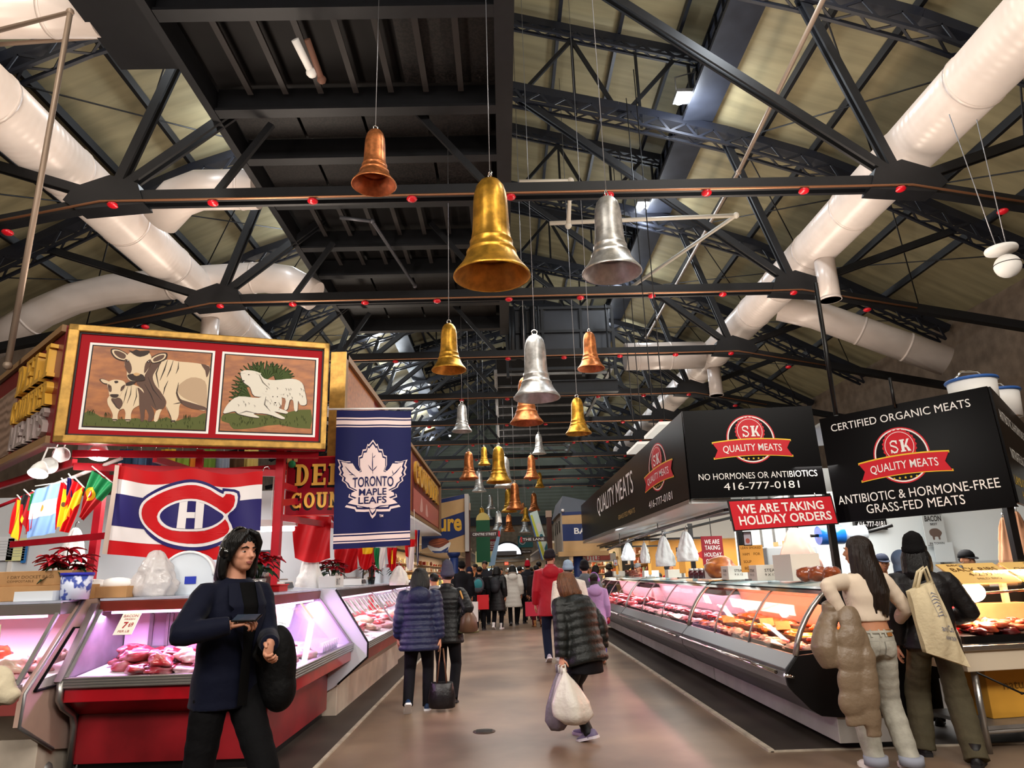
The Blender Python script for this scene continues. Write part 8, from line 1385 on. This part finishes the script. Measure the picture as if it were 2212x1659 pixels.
R3_ = staff('man in a red shirt and black cap looking down behind the far right counter', 1458, 1211, 14.8, 130, C('#c0182c', .7), ('cap', BCAP), 'tan', head=(0, -20)); staff('boy with a smiling face beside the man in the red shirt', 1428, 1238, 15.6, 165, C('#e2e0dc', .8), None, 'brown'); staff('worker in a grey cap behind the far right counter', 1384, 1217, 18.2, 150, C('#b0473f', .8), ('cap', C('#8f9296', .8)), 'light')
staff('worker in a white shirt seen past the black posts', 1556, 1226, 16.5, 30, C('#d8dce8', .8), None, 'tan'); staff('worker with dark apron straps by the orange wall', 1607, 1226, 18.4, 10, C('#d8cfcf', .8), None, 'tan'); staff('worker with big curly black hair far along the right counter', 1322, 1217, 25.0, 40, C('#4a4248', .8), None, 'brown', ('bob', HAIRB, .06)); staff('customer in dark clothes right of the tall note', 1660, 1232, 18.6, 90, C('#6a5a4a', .8), None, 'tan', ('short', HAIRM, .1))
staff('worker in a white shirt half hidden behind the red post', 592, 1238, 8.9, 80, C('#e9e8e6', .8), None, 'light', ('short', HAIRM, .1)); staff('worker looking over the scale on the left counter', 676, 1240, 10.1, 190, C('#2a2f4a', .8), None, 'tan')
# ---- crowd down the aisle
def crowd(label, px, py, Y, face, jm, hem=-.2, puff=None, hood=None, tm=None, hat=None, hair=('short', HAIRB, .1), skin='tan', st=.1, shoes=('#17171a', '#55555a'), build=1.1, det=0, fur=None, hands=None, t=.04, boot=0, trw=1.0, slen=.97):
    p = atY(px, py+50, Y); return person(label, (p.x, Y, 0), face, hgt(px, py, Y), skin, 2, walk(st, .03) if random.random() < .5 else walkr(st, .03), hands, None, (random.uniform(-15, 15), 0), build, 0, dict(name='jacket', mat=jm, hem=hem, t=t, puff=puff, hood=hood, fur=fur, flare=.12, slen=slen), dict(mat=tm or DARKTR, w=trw), shoes, hair, hat, det, bootsh=boot)
BLKC = mat('black_coat_wool', '#0e0e11', .8); CHAR = mat('charcoal_coat', '#24242a', .75)
crowd('person in a long black coat and black beanie nearest in the crowd on the left', 998, 1216, 19.4, 5, BLKC, -.3, hat=('beanie', mat('black_knit', '#0e0d0e', .9)))
crowd('woman in a dark beanie facing the camera in the crowd', 1015, 1228, 20.6, 175, CHAR, -.25, hat=('beanie', mat('navy_knit', '#1c2034', .9)), skin='light', det=1, hair=('bob', HAIRD, .12))
bp = crowd('man in black carrying the red shopping bag in the crowd', 1036, 1225, 20.2, -5, BLKC, -.15)
crowd('tall bearded man facing the camera in the crowd', 1048, 1213, 22.6, 178, CHAR, -.15, skin='tan', det=1)
bq_ = crowd('woman in a long black quilted coat with a black backpack in the crowd', 1073, 1225, 20.4, -12, BPUFF, -.42, (.09, .012), hair=('bob', HAIRB, .1), shoes=('#e6e4e2', '#eeeeee'), boot=.08)
crowd('person in a long white parka with ear muffs in the crowd', 1108, 1222, 21.6, 0, mat('white_parka', '#d9d4cc', .7, bump=(16, .3)), -.40, (.12, .010), 'down', hat=('muffs', mat('white_fluff', '#e8dcd6', .95)), hair=('bob', HAIRB, .12), fur=mat('grey_fur', '#8f8378', .95, bump=(40, .8)))
crowd('man in a dark short sleeved shirt right of the white parka', 1123, 1224, 22.2, -20, mat('dark_tshirt', '#23232a', .8), -.1, slen=.35, t=.02); crowd('person in a red and white santa hat in the crowd', 1141, 1216, 24.0, 0, CHAR, -.2, hat=('beanie', C('#b0182a', .85), .05, WHITE)); cr = crowd('person in maroon trousers and tan boots at the right of the crowd', 1160, 1222, 20.8, 10, mat('dark_brown_coat', '#1f1818', .8), -.25, tm=mat('maroon_trousers', '#5a1c26', .8), shoes=('#a5733f', '#6b4a2a'), boot=.1)
crowd('dark haired person behind the red jacket man', 1166, 1214, 23.4, 15, BLKC); crowd('person in dark clothes far behind the white parka', 1083, 1228, 27, 178, CHAR, skin='light', det=0); crowd('person with grey hair far down the aisle', 1096, 1230, 30, 0, C('#6a6058', .8), hair=('short', C('#9a948c', .7), .1)); crowd('small person in black far down the aisle left', 1062, 1230, 29, 0, BLKC); crowd('person in an orange brown jacket by the left stalls', 1028, 1219, 24.6, 120, C('#8f5a3a', .8), skin='tan')
crowd('person in a black hat at the left stalls beside the brown post', 990, 1214, 23.0, 60, BLKC, hat=('cap', BCAP)); crowd('person in grey by the right shelves behind the grey jacket', 1288, 1222, 21.0, -60, C('#7a7470', .8), hair=('bob', HAIRD, .1)); crowd('person in black ahead of the tall red jacket man', 1150, 1226, 26, 0, CHAR); crowd('person in a pale jacket far down the aisle right', 1130, 1229, 31, 175, C('#9a948c', .8), skin='light')
crowd('seated looking customer in grey just beyond the couple', 938, 1240, 11.6, 20, C('#8a8a90', .7), -.15, shoes=('#2a2a2e', '#d8304a'))
def bagbox(nm, label, p, d, m, hm): 
    o = thing(nm, label, 'bag', p); MB().box((0, 0, -d[2]/2), d).build('bag', m, o, .006)
    for y in (-.03, .03): MB().tube([(-d[0]*.25, y, 0), (-d[0]*.2, y, .14), (d[0]*.2, y, .14), (d[0]*.25, y, 0)], .008, 6).build('handle', hm, o)
    return o
bagbox('shopping_bag', 'bright red shopping bag with a white mark in the crowd', atY(1043, 1285, 19.9), (.32, .16, .38), C('#d0242a', .5), BLACK); o = bagbox('shopping_bag', 'pink and dark red gift bag held near the maroon trousers', atY(1148, 1300, 20.3), (.36, .14, .38), C('#b0203a', .5), BLACK); bagbox('shopping_bag', 'white paper bag on the left of the crowd', atY(1022, 1300, 19.2), (.26, .14, .5), C('#cdc8c0', .7), BLACK)
def backpack(label, r, m, m2=None):
    o = thing('backpack', label, 'bag', W2(r, r['T'](.3, 0, -.24)), r['o'].rotation_euler.z); put('bag', remesh(MB().ball((0, 0, 0), (.16, .10, .22), 0, 18, 12).ball((0, -.06, -.08), (.13, .07, .12), 0, 16, 10), 'bag', m, .016, 2), o)
    if m2: MB().ball((0, -.09, .03), (.12, .05, .14), 0, 16, 10).build('coloured_panel', m2, o)
    for x in (-.1, .1): MB().tube([(x, .06, .2), (x, .2, .22), (x, .34, .1)], .018, 6).build('strap', m, o)
backpack('black backpack on the woman in the long quilted coat', bq_, C('#1d2026', .6)); backpack('grey backpack with a teal panel on the man with the red bag', bp, C('#4a4d54', .6), C('#2f7f86', .6))
